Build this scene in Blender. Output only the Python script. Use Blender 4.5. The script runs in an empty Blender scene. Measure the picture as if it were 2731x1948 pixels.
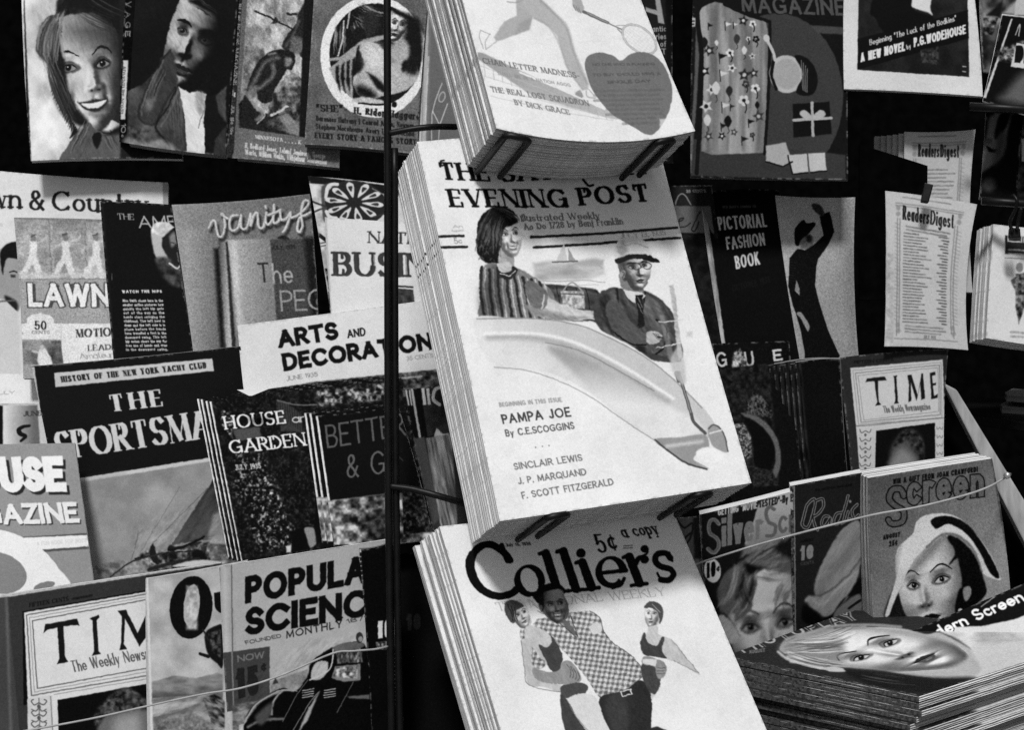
import bpy, math, random
import numpy as np
from mathutils import Vector, Matrix
R = math.radians
random.seed(7); np.random.seed(7)
# ------------------------------------------------------------------ camera, sky, sun, exposure
sc = bpy.context.scene
C = sc.collection
PW, PH, F = 2731.0, 1948.0, 4330.0          # photograph size and focal length in its pixels
cam_d = bpy.data.cameras.new('camera'); cam = bpy.data.objects.new('camera', cam_d); C.objects.link(cam)
cam_d.sensor_width = 36; cam_d.lens = 36 * F / PW; cam_d.clip_start = 0.05; cam_d.clip_end = 60
cam.location = (0, 0, 1.5); cam.rotation_euler = (R(84), 0, 0)
sc.camera = cam
CM = Matrix.Translation((0, 0, 1.5)) @ Matrix.Rotation(R(84), 4, 'X')
CR = CM.to_3x3()
SUN_EL, SUN_AZ = 58, 190                      # degrees; azimuth measured from +Y clockwise: behind the camera, a little to the left
w = bpy.data.worlds.new('World'); sc.world = w; w.use_nodes = True
nt = w.node_tree; nt.nodes.clear()
sky = nt.nodes.new('ShaderNodeTexSky'); sky.sky_type = 'NISHITA'; sky.sun_disc = False
sky.sun_elevation = R(SUN_EL); sky.sun_rotation = R(SUN_AZ); sky.air_density = 1.0; sky.dust_density = 3.0
bw = nt.nodes.new('ShaderNodeRGBToBW'); bg = nt.nodes.new('ShaderNodeBackground'); wo = nt.nodes.new('ShaderNodeOutputWorld')
nt.links.new(sky.outputs[0], bw.inputs[0]); nt.links.new(bw.outputs[0], bg.inputs[0]); nt.links.new(bg.outputs[0], wo.inputs[0])
bg.inputs[1].default_value = 0.052
sl = bpy.data.lights.new('sun', 'SUN'); so = bpy.data.objects.new('sun', sl); C.objects.link(so)
sl.energy = 2.5; sl.angle = R(8); sl.color = (1, 1, 1)
_a = R(SUN_AZ)
sd = Vector((math.sin(_a) * math.cos(R(SUN_EL)), math.cos(_a) * math.cos(R(SUN_EL)), math.sin(R(SUN_EL))))
so.rotation_euler = sd.to_track_quat('Z', 'Y').to_euler(); so.location = (0, 0, 5)
sc.view_settings.view_transform = 'Standard'; sc.view_settings.look = 'None'
sc.view_settings.exposure = 0.14; sc.view_settings.gamma = 1; sc.view_settings.use_curve_mapping = False
sc.cycles.use_denoising = False
sc.cycles.max_bounces = 6

# ------------------------------------------------------------------ projection helpers
def nv(x, y, z=None):
    z = math.sqrt(max(0.05, 1 - x * x - y * y)) if z is None else z
    v = np.array([x, y, z], float); return v / np.linalg.norm(v)
def rays(x, y):
    x = np.asarray(x, float); y = np.asarray(y, float)
    return np.stack([(x - PW / 2) / F, (PH / 2 - y) / F, -np.ones_like(x)], -1)
def world(p):
    p = np.asarray(p, float); m = np.array(CR)
    return p @ m.T + np.array([0, 0, 1.5])
UP = np.array(CR.transposed() @ Vector((0, 0, 1)))          # world up seen from the camera
def onplane(x, y, c, d, n):
    """points of the plane through depth d at pixel c with normal n, seen at pixels x, y (camera space)"""
    p0 = rays(c[0], c[1]) * d
    r = rays(x, y)
    return r * ((n @ p0) / (r @ n))[..., None]
def at(x, y, d): return world(rays(x, y) * d)

# ------------------------------------------------------------------ value noise
def noise(x, y, seed=0):
    rs = np.random.RandomState(seed); g = rs.rand(64, 64)
    xi = np.floor(x).astype(int); yi = np.floor(y).astype(int); fx = x - xi; fy = y - yi
    fx = fx * fx * (3 - 2 * fx); fy = fy * fy * (3 - 2 * fy)
    a = g[yi % 64, xi % 64]; b = g[yi % 64, (xi + 1) % 64]; c = g[(yi + 1) % 64, xi % 64]; d = g[(yi + 1) % 64, (xi + 1) % 64]
    return (a * (1 - fx) + b * fx) * (1 - fy) + (c * (1 - fx) + d * fx) * fy
def fbm(x, y, seed=0, o=3):
    t = 0; a = 1; s = 0
    for i in range(o):
        t = t + a * noise(x * 2 ** i, y * 2 ** i, seed + i); s += a; a *= .55
    return t / s

# ------------------------------------------------------------------ lettering: stroke skeletons, cap height 1
_G = {
'A': (.82, '0,0 .41,1;.41,1 .82,0;!.15,.33 .67,.33'), 'B': (.62, '0,0 0,1;!0,1 .3,1;@.3,.76,.27,.24,90,-90;!.3,.52 0,.52;!.3,.52 .34,.52;@.34,.26,.28,.26,90,-90;!.34,0 0,0'),
'C': (.84, '@.46,.5,.46,.5,42,318'), 'D': (.76, '0,0 0,1;!0,1 .26,1;@.26,.5,.5,.5,90,-90;!.26,0 0,0'),
'E': (.56, '0,0 0,1;!0,1 .55,1;!0,.52 .46,.52;!0,0 .57,0'), 'F': (.54, '0,0 0,1;!0,1 .55,1;!0,.5 .45,.5'),
'G': (.9, '@.46,.5,.46,.5,42,325;.86,.1 .86,.44;!.86,.44 .55,.44'), 'H': (.72, '0,0 0,1;.72,0 .72,1;!0,.52 .72,.52'),
'I': (.02, '0,0 0,1'), 'J': (.42, '.42,1 .42,.25 @.2,.24,.22,.24,0,-150'), 'K': (.68, '0,0 0,1;!.62,1 .02,.42;.2,.58 .68,0'),
'L': (.52, '0,0 0,1;!0,0 .53,0'), 'M': (.92, '!0,0 .06,1;.06,1 .46,.12;!.46,.12 .86,1;.86,1 .92,0'), 'N': (.76, '!0,0 0,1;0,1 .76,0;!.76,0 .76,1'),
'O': (.94, '@.47,.5,.47,.5,0,360'), 'P': (.58, '0,0 0,1;!0,1 .3,1;@.3,.74,.28,.26,90,-90;!.3,.48 0,.48'), 'Q': (.94, '@.47,.5,.47,.5,0,360;.55,.25 .95,-.08'),
'R': (.64, '0,0 0,1;!0,1 .3,1;@.3,.74,.28,.26,90,-90;!.3,.48 0,.48;.26,.48 .66,0'), 'S': (.6, '@.3,.745,.27,.255,28,270 @.3,.25,.3,.24,90,-152'),
'T': (.7, '.35,0 .35,1;!0,1 .7,1'), 'U': (.72, '0,1 0,.34 @.36,.34,.36,.34,180,360;!.72,.34 .72,1'), 'V': (.78, '0,1 .39,0;!.39,0 .78,1'),
'W': (1.1, '0,1 .28,0;!.28,0 .55,.95;.55,.95 .82,0;!.82,0 1.1,1'), 'X': (.72, '0,1 .72,0;!0,0 .72,1'), 'Y': (.72, '0,1 .36,.45;!.72,1 .36,.45;.36,.45 .36,0'), 'Z': (.66, '!.02,1 .66,1;.66,1 0,0;!0,0 .68,0'),
'a': (.5, '@.26,.3,.26,.3,0,360;.52,.6 .52,0'), 'b': (.52, '@.26,.3,.26,.3,0,360;0,1 0,0'), 'c': (.46, '@.27,.3,.27,.3,45,315'), 'd': (.52, '@.26,.3,.26,.3,0,360;.52,1 .52,0'),
'e': (.52, '!.01,.31 .53,.31;@.27,.3,.27,.3,0,318'), 'f': (.3, '.12,0 .12,.8 @.3,.8,.18,.2,180,70;!0,.6 .28,.6'), 'g': (.52, '@.26,.3,.26,.3,0,360;.52,.6 .52,-.1 @.27,-.1,.25,.22,0,-150'),
'h': (.48, '0,0 0,1;@.24,.34,.24,.26,180,0 .48,0'), 'i': (.02, '0,0 0,.6;0,.86 0,.9'), 'j': (.1, '.08,.6 .08,-.15 @-.07,-.15,.15,.15,0,-90;.08,.86 .08,.9'), 'k': (.44, '0,0 0,1;!.4,.6 .02,.24;.14,.35 .44,0'),
'l': (.02, '0,0 0,1'), 'm': (.8, '0,0 0,.6;@.2,.4,.2,.2,180,0 .4,0;@.6,.4,.2,.2,180,0 .8,0'), 'n': (.48, '0,0 0,.6;@.24,.34,.24,.26,180,0 .48,0'), 'o': (.54, '@.27,.3,.27,.3,0,360'),
'p': (.52, '@.26,.3,.26,.3,0,360;0,.6 0,-.33'), 'q': (.52, '@.26,.3,.26,.3,0,360;.52,.6 .52,-.33'), 'r': (.3, '0,0 0,.6;@.22,.36,.22,.24,180,60'), 's': (.38, '@.19,.45,.17,.15,30,270 @.19,.15,.19,.15,90,-150'),
't': (.3, '.13,.9 .13,.12 @.27,.14,.14,.14,180,290;!0,.6 .3,.6'), 'u': (.48, '0,.6 0,.26 @.24,.26,.24,.26,180,360;.48,.6 .48,0'), 'v': (.46, '0,.6 .23,0;!.23,0 .46,.6'), 'w': (.72, '0,.6 .18,0;!.18,0 .36,.58;.36,.58 .54,0;!.54,0 .72,.6'),
'x': (.44, '0,.6 .44,0;!0,0 .44,.6'), 'y': (.48, '0,.6 .24,0;!.48,.6 .12,-.33'), 'z': (.42, '!0,.6 .42,.6;.42,.6 0,0;!0,0 .44,0'),
'0': (.56, '@.28,.5,.28,.5,0,360'), '1': (.16, '!0,.82 .16,1;.16,1 .16,0'), '2': (.54, '@.27,.72,.26,.28,165,-30 0,0;!0,0 .56,0'), '3': (.52, '@.24,.75,.24,.25,150,-90;@.24,.26,.28,.26,90,-150'),
'4': (.58, '.44,0 .44,1 0,.28;!0,.28 .58,.28'), '5': (.52, '!.48,1 .1,1;.1,1 .06,.56;@.24,.32,.28,.32,140,-150'), '6': (.54, '@.27,.3,.27,.3,0,360;.02,.36 @.4,.42,.38,.58,180,95'), '7': (.52, '!0,1 .54,1;.54,1 .16,0'),
'8': (.54, '@.27,.75,.22,.24,0,360;@.27,.26,.27,.26,0,360'), '9': (.54, '@.27,.7,.27,.3,0,360;.53,.64 @.15,.58,.38,.58,0,-85'),
'&': (.74, '.74,0 .16,.66 @.33,.8,.18,.2,200,-40 .1,.42 @.3,.24,.28,.24,145,310 .72,.46'), '.': (.02, '0,0 0,.04'), ',': (.06, '.06,.06 0,-.16'), "'": (.04, '.04,1 0,.76'), '"': (.2, '.04,1 0,.74;.2,1 .16,.74'),
'-': (.34, '!0,.4 .34,.4'), '!': (.02, '0,.28 0,1;0,0 0,.03'), '(': (.2, '@.4,.45,.4,.6,140,220'), ')': (.2, '@-.2,.45,.4,.6,40,-40'), '[': (.04, '0,-.1 0,1'), '¢': (.46, '@.26,.42,.26,.3,50,310;!.26,0 .3,.86'), '*': (.3, '0,.3 .3,.6;0,.6 .3,.3;.15,.25 .15,.65'), ' ': (.3, ''), ':': (.02, '0,0 0,.04;0,.55 0,.59'),
}
def _parse(s):
    out = []
    for st in s.split(';'):
        if not st: continue
        thin = st[0] == '!'; pts = []
        for tok in st.lstrip('!').split():
            if tok[0] == '@':
                cx, cy, rx, ry, a0, a1 = map(float, tok[1:].split(','))
                n = max(4, int(abs(a1 - a0) / 18))
                pts += [(cx + rx * math.cos(R(a0 + (a1 - a0) * i / n)), cy + ry * math.sin(R(a0 + (a1 - a0) * i / n))) for i in range(n + 1)]
            else: pts.append(tuple(map(float, tok.split(','))))
        out.append((thin, pts))
    return out
GL = {k: (w_, _parse(s)) for k, (w_, s) in _G.items()}

def smooth(pts, closed=False, n=6):
    p = [np.array(q, float) for q in pts]; m = len(p); out = []
    if m < 3: return [tuple(q) for q in p]
    for i in range(m if closed else m - 1):
        if closed: a, b, c, d = p[(i - 1) % m], p[i], p[(i + 1) % m], p[(i + 2) % m]
        else: a, b, c, d = p[max(i - 1, 0)], p[i], p[i + 1], p[min(i + 2, m - 1)]
        for k in range(n):
            t = k / n
            out.append(tuple(.5 * (2 * b + (c - a) * t + (2 * a - 5 * b + 4 * c - d) * t * t + (3 * b - a - 3 * c + d) * t ** 3)))
    if not closed: out.append(tuple(p[-1]))
    return out

# views of the photograph I measured in: name -> origin x, y, scale
VW = dict(a1=(0, 0, .3078), a2=(600, 0, .3078), a3=(1050, 0, .3733), a4=(1750, 0, .3080), a5=(2200, 0, .3078), a6=(0, 440, .3448), a7=(500, 440, .3448), a8=(1030, 380, .4392),
          d1=(1750, 440, .3448), d2=(2200, 300, .4310), d3=(0, 900, .3695), d4=(500, 850, .4002), d5=(1080, 850, .4260), d6=(1750, 900, .4308), d7=(0, 1400, .4831), d8=(1050, 1350, .4392), e=(1800, 1250, .4298), p=(0, 0, 1.0), z=(0, 0, 1.1994))
def cv(view, *pts):
    ox, oy, s = VW[view]
    return [(ox + s * x, oy + s * y) for x, y in pts]

class Art:
    """a sheet of printed paper: a grid of grey values laid over a quad (TL, TR, BR, BL)"""
    def __init__(self, q, bulge=None, base=.85, dens=1.35, grain=.018):
        self.q = [np.array(p, float) for p in q]; self.b = dict(bulge or {}); self.grain = grain
        rs_ = random.Random(int(abs(q[0][0] * 7 + q[2][1] * 3)))
        for e_, ax_ in (('t', 1), ('b', 1), ('l', 0), ('r', 0)):
            o_ = rs_.uniform(-4.5, 4.5); self.b.setdefault(e_, (0, o_) if ax_ else (o_, 0))
        TL, TR, BR, BL = self.q
        wd = max(np.linalg.norm(TR - TL), np.linalg.norm(BR - BL)); ht = max(np.linalg.norm(TL - BL), np.linalg.norm(TR - BR))
        self.W = int(np.clip(wd / dens, 16, 1000)); self.H = int(np.clip(ht / dens, 16, 1100))
        u, v = np.meshgrid((np.arange(self.W) + .5) / self.W, (np.arange(self.H) + .5) / self.H)
        self.U, self.V_ = u, v
        self.X, self.Y = self.px(u, v); self.A = np.full(u.shape, float(base)); self.view = (0, 0, 1.0)
        self.up = ((TL - BL) + (TR - BR)) / 2; self.up = self.up / np.linalg.norm(self.up)
    def px(self, u, v):
        TL, TR, BR, BL = self.q
        o = []
        for k in (0, 1):
            a = (BL[k] * (1 - u) + BR[k] * u) * (1 - v) + (TL[k] * (1 - u) + TR[k] * u) * v
            for e, wgt in (('t', 4 * u * (1 - u) * v), ('b', 4 * u * (1 - u) * (1 - v)), ('l', 4 * v * (1 - v) * (1 - u)), ('r', 4 * v * (1 - v) * u)):
                if e in self.b: a = a + wgt * self.b[e][k]
            o.append(a)
        return o
    def F(self, name): self.view = VW[name]; return self
    def _t(self, pts):
        ox, oy, s = self.view; return np.array([(ox + s * p[0], oy + s * p[1]) for p in pts], float)
    def _reg(self, P, m):
        x0, y0 = P.min(0) - m; x1, y1 = P.max(0) + m
        k = (self.X > x0) & (self.X < x1) & (self.Y > y0) & (self.Y < y1)
        r = np.flatnonzero(k.any(1)); c = np.flatnonzero(k.any(0))
        if len(r) == 0: return None
        return slice(r[0], r[-1] + 1), slice(c[0], c[-1] + 1)
    def _mix(self, rg, a, val, alpha, mode='n'):
        a = np.clip(a, 0, 1) * alpha
        if callable(val): val = val(self.X[rg], self.Y[rg])
        if mode == 'm': self.A[rg] *= 1 - a + a * val
        else: self.A[rg] = self.A[rg] * (1 - a) + a * val
    def P(self, pts, val, soft=1.6, sm=0, alpha=1, mode='n'):
        if sm: pts = smooth(pts, True, 5)
        P = self._t(pts); rg = self._reg(P, soft + 2)
        if rg is None: return self
        x, y = self.X[rg], self.Y[rg]; d = np.full(x.shape, 1e9); ins = np.zeros(x.shape, bool)
        for i in range(len(P)):
            (ax, ay), (bx, by) = P[i], P[(i + 1) % len(P)]
            ex, ey = bx - ax, by - ay; wx, wy = x - ax, y - ay; L = ex * ex + ey * ey + 1e-9
            t = np.clip((wx * ex + wy * ey) / L, 0, 1); d = np.minimum(d, (wx - ex * t) ** 2 + (wy - ey * t) ** 2)
            if ay != by: ins ^= ((ay > y) != (by > y)) & (x < ex * (y - ay) / (by - ay) + ax)
        d = np.sqrt(d); d = np.where(ins, -d, d); t = np.clip(.5 - d / soft, 0, 1)
        if soft > 4: t = t * t * (3 - 2 * t)
        self._mix(rg, t, val, alpha, mode); return self
    def E(self, cx, cy, rx, ry, val, rot=0, soft=1.6, alpha=1, mode='n', a0=0, a1=360):
        c, s = math.cos(R(rot)), math.sin(R(rot))
        pts = [(cx + rx * math.cos(t) * c - ry * math.sin(t) * s, cy + rx * math.cos(t) * s + ry * math.sin(t) * c) for t in np.linspace(R(a0), R(a1), 36, endpoint=False)]
        return self.P(pts, val, soft, 0, alpha, mode)
    def S(self, pts, wd, val, sm=1, soft=1.4, alpha=1, taper=0, mode='n'):
        if sm: pts = smooth(pts, False, 6)
        P = self._t(pts); s = self.view[2]; rg = self._reg(P, wd * s + soft + 2)
        if rg is None: return self
        x, y = self.X[rg], self.Y[rg]; d = np.full(x.shape, 1e9); n = len(P) - 1
        for i in range(n):
            (ax, ay), (bx, by) = P[i], P[i + 1]; ex, ey = bx - ax, by - ay; wx, wy = x - ax, y - ay
            t = np.clip((wx * ex + wy * ey) / (ex * ex + ey * ey + 1e-9), 0, 1); f = (i + t) / n
            r = wd * s * .5 * (1 - taper * np.abs(2 * f - 1) if taper >= 0 else 1 + taper * f)
            d = np.minimum(d, np.hypot(wx - ex * t, wy - ey * t) - r)
        self._mix(rg, .5 - d / soft, val, alpha, mode); return self
    def T(self, txt, x0, y0, x1, y1, h, val, wt=.14, thin=None, serif=0, slant=0, gap=.3, soft=1.5, out=None, ow=.04, sh=None, alpha=1, sq=1, up=None):
        """lettering along the base line (x0,y0)-(x1,y1), h tall; wt stroke width / h; out = outline value, sh = (dx, dy, value)"""
        if sh: self.T(txt, x0 + sh[0], y0 + sh[1], x1 + sh[0], y1 + sh[1], h, sh[2], wt + ow * 2 * (out is not None), thin, serif, slant, gap, soft, None, ow, None, alpha, sq, up)
        p0, p1 = self._t([(x0, y0), (x1, y1)]); s = self.view[2]; H = h * s
        e1 = p1 - p0; L = np.linalg.norm(e1); e1 = e1 / L
        e2 = np.array(up if up is not None else self.up, float); e2 = e2 / np.linalg.norm(e2)
        n_ = max(len(txt) - 1, 1)
        det = e1[0] * e2[1] - e1[1] * e2[0]
        rT = wt * H / 2; rt = rT if thin is None else thin * H / 2
        gp = min(2 * rT + (gap - .12) * .5 * H, .55 * L / n_); sm_ = sum(GL.get(c, GL['o'])[0] for c in txt)
        sx = max(L - 2 * rT - gp * (len(txt) - 1), .1 * L) / max(sm_, .05); cur = 0
        if len(txt) == 1 and sm_ < .1: sx = H * .6
        for c in txt:
            wd_, st = GL.get(c, GL['o'])
            if st:
                segs = []; hs = H - 2 * rt
                for th, pts in st:
                    q = [(rT + cur + sx * px_ + slant * (py_ * H), rt + py_ * hs) for px_, py_ in pts]
                    closed = len(q) > 3 and math.hypot(q[0][0] - q[-1][0], q[0][1] - q[-1][1]) < 1e-6
                    for i in range(len(q) - 1):
                        dx, dy = q[i + 1][0] - q[i][0], q[i + 1][1] - q[i][1]; l = math.hypot(dx, dy)
                        if l < 1e-4: continue
                        r = rt if th else rt + (rT - rt) * (abs(dy) / (l + 1e-9)) ** 1.3
                        segs.append((q[i], q[i + 1], r, (i == 0) and not closed, (i == len(q) - 2) and not closed))
                    if serif and not closed:
                        for (e, o, pe, yq) in ((q[0], q[1], pts[0], 0), (q[-1], q[-2], pts[-1], 0)):
                            dx, dy = abs(e[0] - o[0]), abs(e[1] - o[1]); rr = rt if th else rT
                            ycap = min(abs(pe[1] - k) for k in (0, 1, .6, -.33))
                            if dy > dx and ycap < .02 and len(q) == 2 or (ycap < .02 and dy > 2 * dx):
                                segs.append(((e[0] - rr - serif * H, e[1]), (e[0] + rr + serif * H, e[1]), rt, 0, 0))
                            elif th and dx > dy and abs(pe[1] - .5) > .3 and pe[0] > .2 or (th and dx > dy and c in 'TZz' and abs(pe[1] - .5) > .3):
                                sg = -1 if pe[1] > .5 else 1
                                segs.append((e, (e[0], e[1] + sg * H * .2), rt * 1.3, 0, 0))
                            elif c in 'CGS' and dy > 0:
                                segs.append((e, (e[0], e[1] + (.13 if pe[1] > .5 else -.1) * H), rt * 1.2, 0, 0))
                A_ = np.array([(a[0], a[1]) for a, b, *_ in segs] + [(b[0], b[1]) for a, b, *_ in segs])
                Pp = p0 + A_[:, :1] * e1 + A_[:, 1:] * e2
                rg = self._reg(Pp, rT + soft + 3 + (ow * H if out is not None else 0))
                if rg is not None:
                    wx, wy = self.X[rg] - p0[0], self.Y[rg] - p0[1]
                    tx = (wx * e2[1] - wy * e2[0]) / det; ty = (e1[0] * wy - e1[1] * wx) / det
                    d = np.full(tx.shape, 1e9)
                    for (ax, ay), (bx, by), r, f0, f1 in segs:
                        ex, ey = bx - ax, by - ay; l = math.hypot(ex, ey) + 1e-9; ex /= l; ey /= l
                        al = (tx - ax) * ex + (ty - ay) * ey; pe = np.abs((tx - ax) * ey - (ty - ay) * ex)
                        k = np.clip(al, 0, l); dd = np.hypot(al - k, pe) - r
                        if sq:
                            ext = r if sq == 1 else 0
                            if f0: dd = np.where(al < 0, np.maximum(pe - r, -al - ext), dd)
                            if f1: dd = np.where(al > l, np.maximum(pe - r, al - l - ext), dd)
                        d = np.minimum(d, dd)
                    if c.isupper(): d = np.maximum(d, np.abs(ty - H / 2) - H / 2) if c not in 'QJ' else d
                    if out is not None: self._mix(rg, .5 - (d - ow * H) / soft, out, alpha)
                    self._mix(rg, .5 - d / soft, val, alpha)
            cur += sx * wd_ + gp
        return self
    def grad(self, pts, p0, v0, p1, v1, soft=1.6, sm=0, alpha=1):
        a, b = self._t([p0, p1]); e = b - a; L2 = e @ e
        return self.P(pts, lambda x, y: v0 + (v1 - v0) * np.clip(((x - a[0]) * e[0] + (y - a[1]) * e[1]) / L2, 0, 1), soft, sm, alpha)
    def mottle(self, pts, lo, hi, sc_=14, seed=1, soft=3, sm=0, alpha=1, pw=1.0, st=1.0, ang=0):
        c, s = math.cos(R(ang)), math.sin(R(ang))
        return self.P(pts, lambda x, y: lo + (hi - lo) * np.clip((fbm((x * c + y * s) / sc_ / st, (-x * s + y * c) / sc_, seed) - .25) * 2, 0, 1) ** pw, soft, sm, alpha)
    def greek(self, x0, y0, x1, y1, rows, h, val, seed=0, alpha=.8, ragged=.15, dy=None, wd=.55):
        """rows of print far too small to read: base of first row (x0,y0)-(x1,y1), row pitch h"""
        rs = random.Random(seed)
        for i in range(rows):
            ox, oy = (0, i * h) if dy is None else (i * dy[0], i * dy[1])
            t = 0; end = 1 - rs.random() * ragged
            while t < end:
                l = (.05 + .1 * rs.random()); a = t; b = min(end, t + l)
                self.S([(x0 + ox + (x1 - x0) * a, y0 + oy + (y1 - y0) * a), (x0 + ox + (x1 - x0) * b, y0 + oy + (y1 - y0) * b)], h * wd, val, 0, alpha=alpha * (.6 + .4 * rs.random()))
                t = b + .025
        return self
    def brush(self, pts, amp=2.5, sc_=9, tex=.18, ang=0, st=4, bl=0, soft=14, seed=3, alpha=1):
        """paint or photographic softness: edges wander, tones carry strokes along ang, bl blurs"""
        P = self._t(pts); rg = self._reg(P, soft + 2)
        if rg is None: return self
        x, y = self.X[rg], self.Y[rg]; A = self.A[rg].copy(); h, w_ = A.shape
        for _ in range(3 if bl else 0):
            for ax in (0, 1):
                k = max(1, int(round(bl))); pd = [(0, 0), (0, 0)]; pd[ax] = (k + 1, k); c_ = np.cumsum(np.pad(A, pd, mode='edge'), ax)
                A = (c_[2 * k + 1:] - c_[:-2 * k - 1]) / (2 * k + 1) if ax == 0 else (c_[:, 2 * k + 1:] - c_[:, :-2 * k - 1]) / (2 * k + 1)
        rr, cc = np.mgrid[0:h, 0:w_]
        sc_ *= 1.7; dx = (fbm(x / sc_, y / sc_, seed, 2) - .5) * 2.4 * amp; dy = (fbm(x / sc_ + 9, y / sc_ + 5, seed + 7, 2) - .5) * 2.4 * amp
        N = A[np.clip((rr + dy).round().astype(int), 0, h - 1), np.clip((cc + dx).round().astype(int), 0, w_ - 1)]
        c, s = math.cos(R(ang)), math.sin(R(ang)); g = 5.0
        t = fbm((x * c + y * s) / g / st, (-x * s + y * c) / g, seed + 3) - .5; t2 = fbm(x / 34, y / 34, seed + 11) - .5
        k_ = np.clip((.9 - N) * 6, 0, 1); N = N * (1 + k_ * (tex * 1.5 * t + tex * .9 * t2)) + tex * .06 * t * k_
        d = self._mask(P, rg, soft) * alpha; self.A[rg] = self.A[rg] * (1 - d) + np.clip(N, .01, .96) * d
        return self
    def _mask(self, P, rg, soft):
        x, y = self.X[rg], self.Y[rg]; d = np.full(x.shape, 1e9); ins = np.zeros(x.shape, bool)
        for i in range(len(P)):
            (ax, ay), (bx, by) = P[i], P[(i + 1) % len(P)]
            ex, ey = bx - ax, by - ay; wx, wy = x - ax, y - ay; t = np.clip((wx * ex + wy * ey) / (ex * ex + ey * ey + 1e-9), 0, 1)
            d = np.minimum(d, (wx - ex * t) ** 2 + (wy - ey * t) ** 2)
            if ay != by: ins ^= ((ay > y) != (by > y)) & (x < ex * (y - ay) / (by - ay) + ax)
        d = np.sqrt(d); return np.clip(.5 - np.where(ins, -d, d) / soft, 0, 1)
    def image(self, name):
        g = np.random.RandomState(len(name) * 37 + self.W)
        n = g.randn(self.H, self.W); n = (n + np.roll(n, 1, 0) + np.roll(n, 1, 1) + np.roll(n, (1, 1), (0, 1))) / 2
        rr, cc = np.mgrid[0:self.H, 0:self.W]; yy = np.clip(rr + (fbm(self.X / 9, self.Y / 9, 51, 2) - .5) * 1.7, 0, self.H - 1.001); xx = np.clip(cc + (fbm(self.X / 9 + 7, self.Y / 9, 57, 2) - .5) * 1.7, 0, self.W - 1.001)
        y0 = yy.astype(int); x0 = xx.astype(int); fy = yy - y0; fx = xx - x0; S_ = self.A      # ink spread: printed edges are never ruled straight
        self.A = (S_[y0, x0] * (1 - fx) + S_[y0, x0 + 1] * fx) * (1 - fy) + (S_[y0 + 1, x0] * (1 - fx) + S_[y0 + 1, x0 + 1] * fx) * fy
        wear = np.minimum(np.minimum(np.arange(self.W), np.arange(self.W)[::-1])[None, :], np.minimum(np.arange(self.H), np.arange(self.H)[::-1])[:, None])
        wm = np.clip((fbm(self.X / 9, self.Y / 9, 31) - .50) * 6, 0, 1) * np.clip(1.6 - wear / 2.2, 0, 1); self.A = self.A * (1 - .5 * wm) + .5 * wm * .62
        self.A = self.A * (1 + .10 * (fbm(self.X / 150, self.Y / 150, 41) - .5)) * (1 - .022 * np.clip((fbm(self.X / 26 + 3, self.Y / 26, 43) - .55) * 5, 0, 1))
        A = np.clip(self.A + n * self.grain * (.45 + .55 * np.sqrt(np.clip(self.A, 0, 1))), .012, .97)
        im = bpy.data.images.new(name, self.W, self.H); buf = np.ones((self.H, self.W, 4), np.float32)
        buf[..., :3] = A[..., None]; im.pixels.foreach_set(buf.ravel()); im.update(); im.pack()
        return im
# ------------------------------------------------------------------ materials
def N_(nt, t, **k):
    n = nt.nodes.new(t)
    for a, b in k.items(): setattr(n, a, b)
    return n
def new_mat(name, rough=.5, spec=.3):
    m = bpy.data.materials.new(name); m.use_nodes = True; t = m.node_tree; b = t.nodes['Principled BSDF']
    b.inputs['Roughness'].default_value = rough; b.inputs['Specular IOR Level'].default_value = spec
    return m, t, b
def paper_bump(t, b, strength=.12, scale=55):
    tc = N_(t, 'ShaderNodeTexCoord'); no = N_(t, 'ShaderNodeTexNoise'); bu = N_(t, 'ShaderNodeBump')
    no.inputs['Scale'].default_value = scale; no.inputs['Detail'].default_value = 5; bu.inputs['Strength'].default_value = strength; bu.inputs['Distance'].default_value = .002
    t.links.new(tc.outputs['Object'], no.inputs['Vector']); t.links.new(no.outputs['Fac'], bu.inputs['Height'])
    n2 = N_(t, 'ShaderNodeTexNoise'); n2.inputs['Scale'].default_value = 11; n2.inputs['Detail'].default_value = 1.5; b2 = N_(t, 'ShaderNodeBump'); b2.inputs['Strength'].default_value = .35; b2.inputs['Distance'].default_value = .006
    t.links.new(tc.outputs['Object'], n2.inputs['Vector']); t.links.new(n2.outputs['Fac'], b2.inputs['Height']); t.links.new(bu.outputs['Normal'], b2.inputs['Normal']); t.links.new(b2.outputs['Normal'], b.inputs['Normal'])
def cover_mat(name, img, rough=.6, spec=.04):
    m, t, b = new_mat('printed_' + name, rough, spec)
    i = N_(t, 'ShaderNodeTexImage', image=img, interpolation='Cubic', extension='EXTEND')
    t.links.new(i.outputs[0], b.inputs['Base Color']); paper_bump(t, b); return m
_pm = {}
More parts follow.
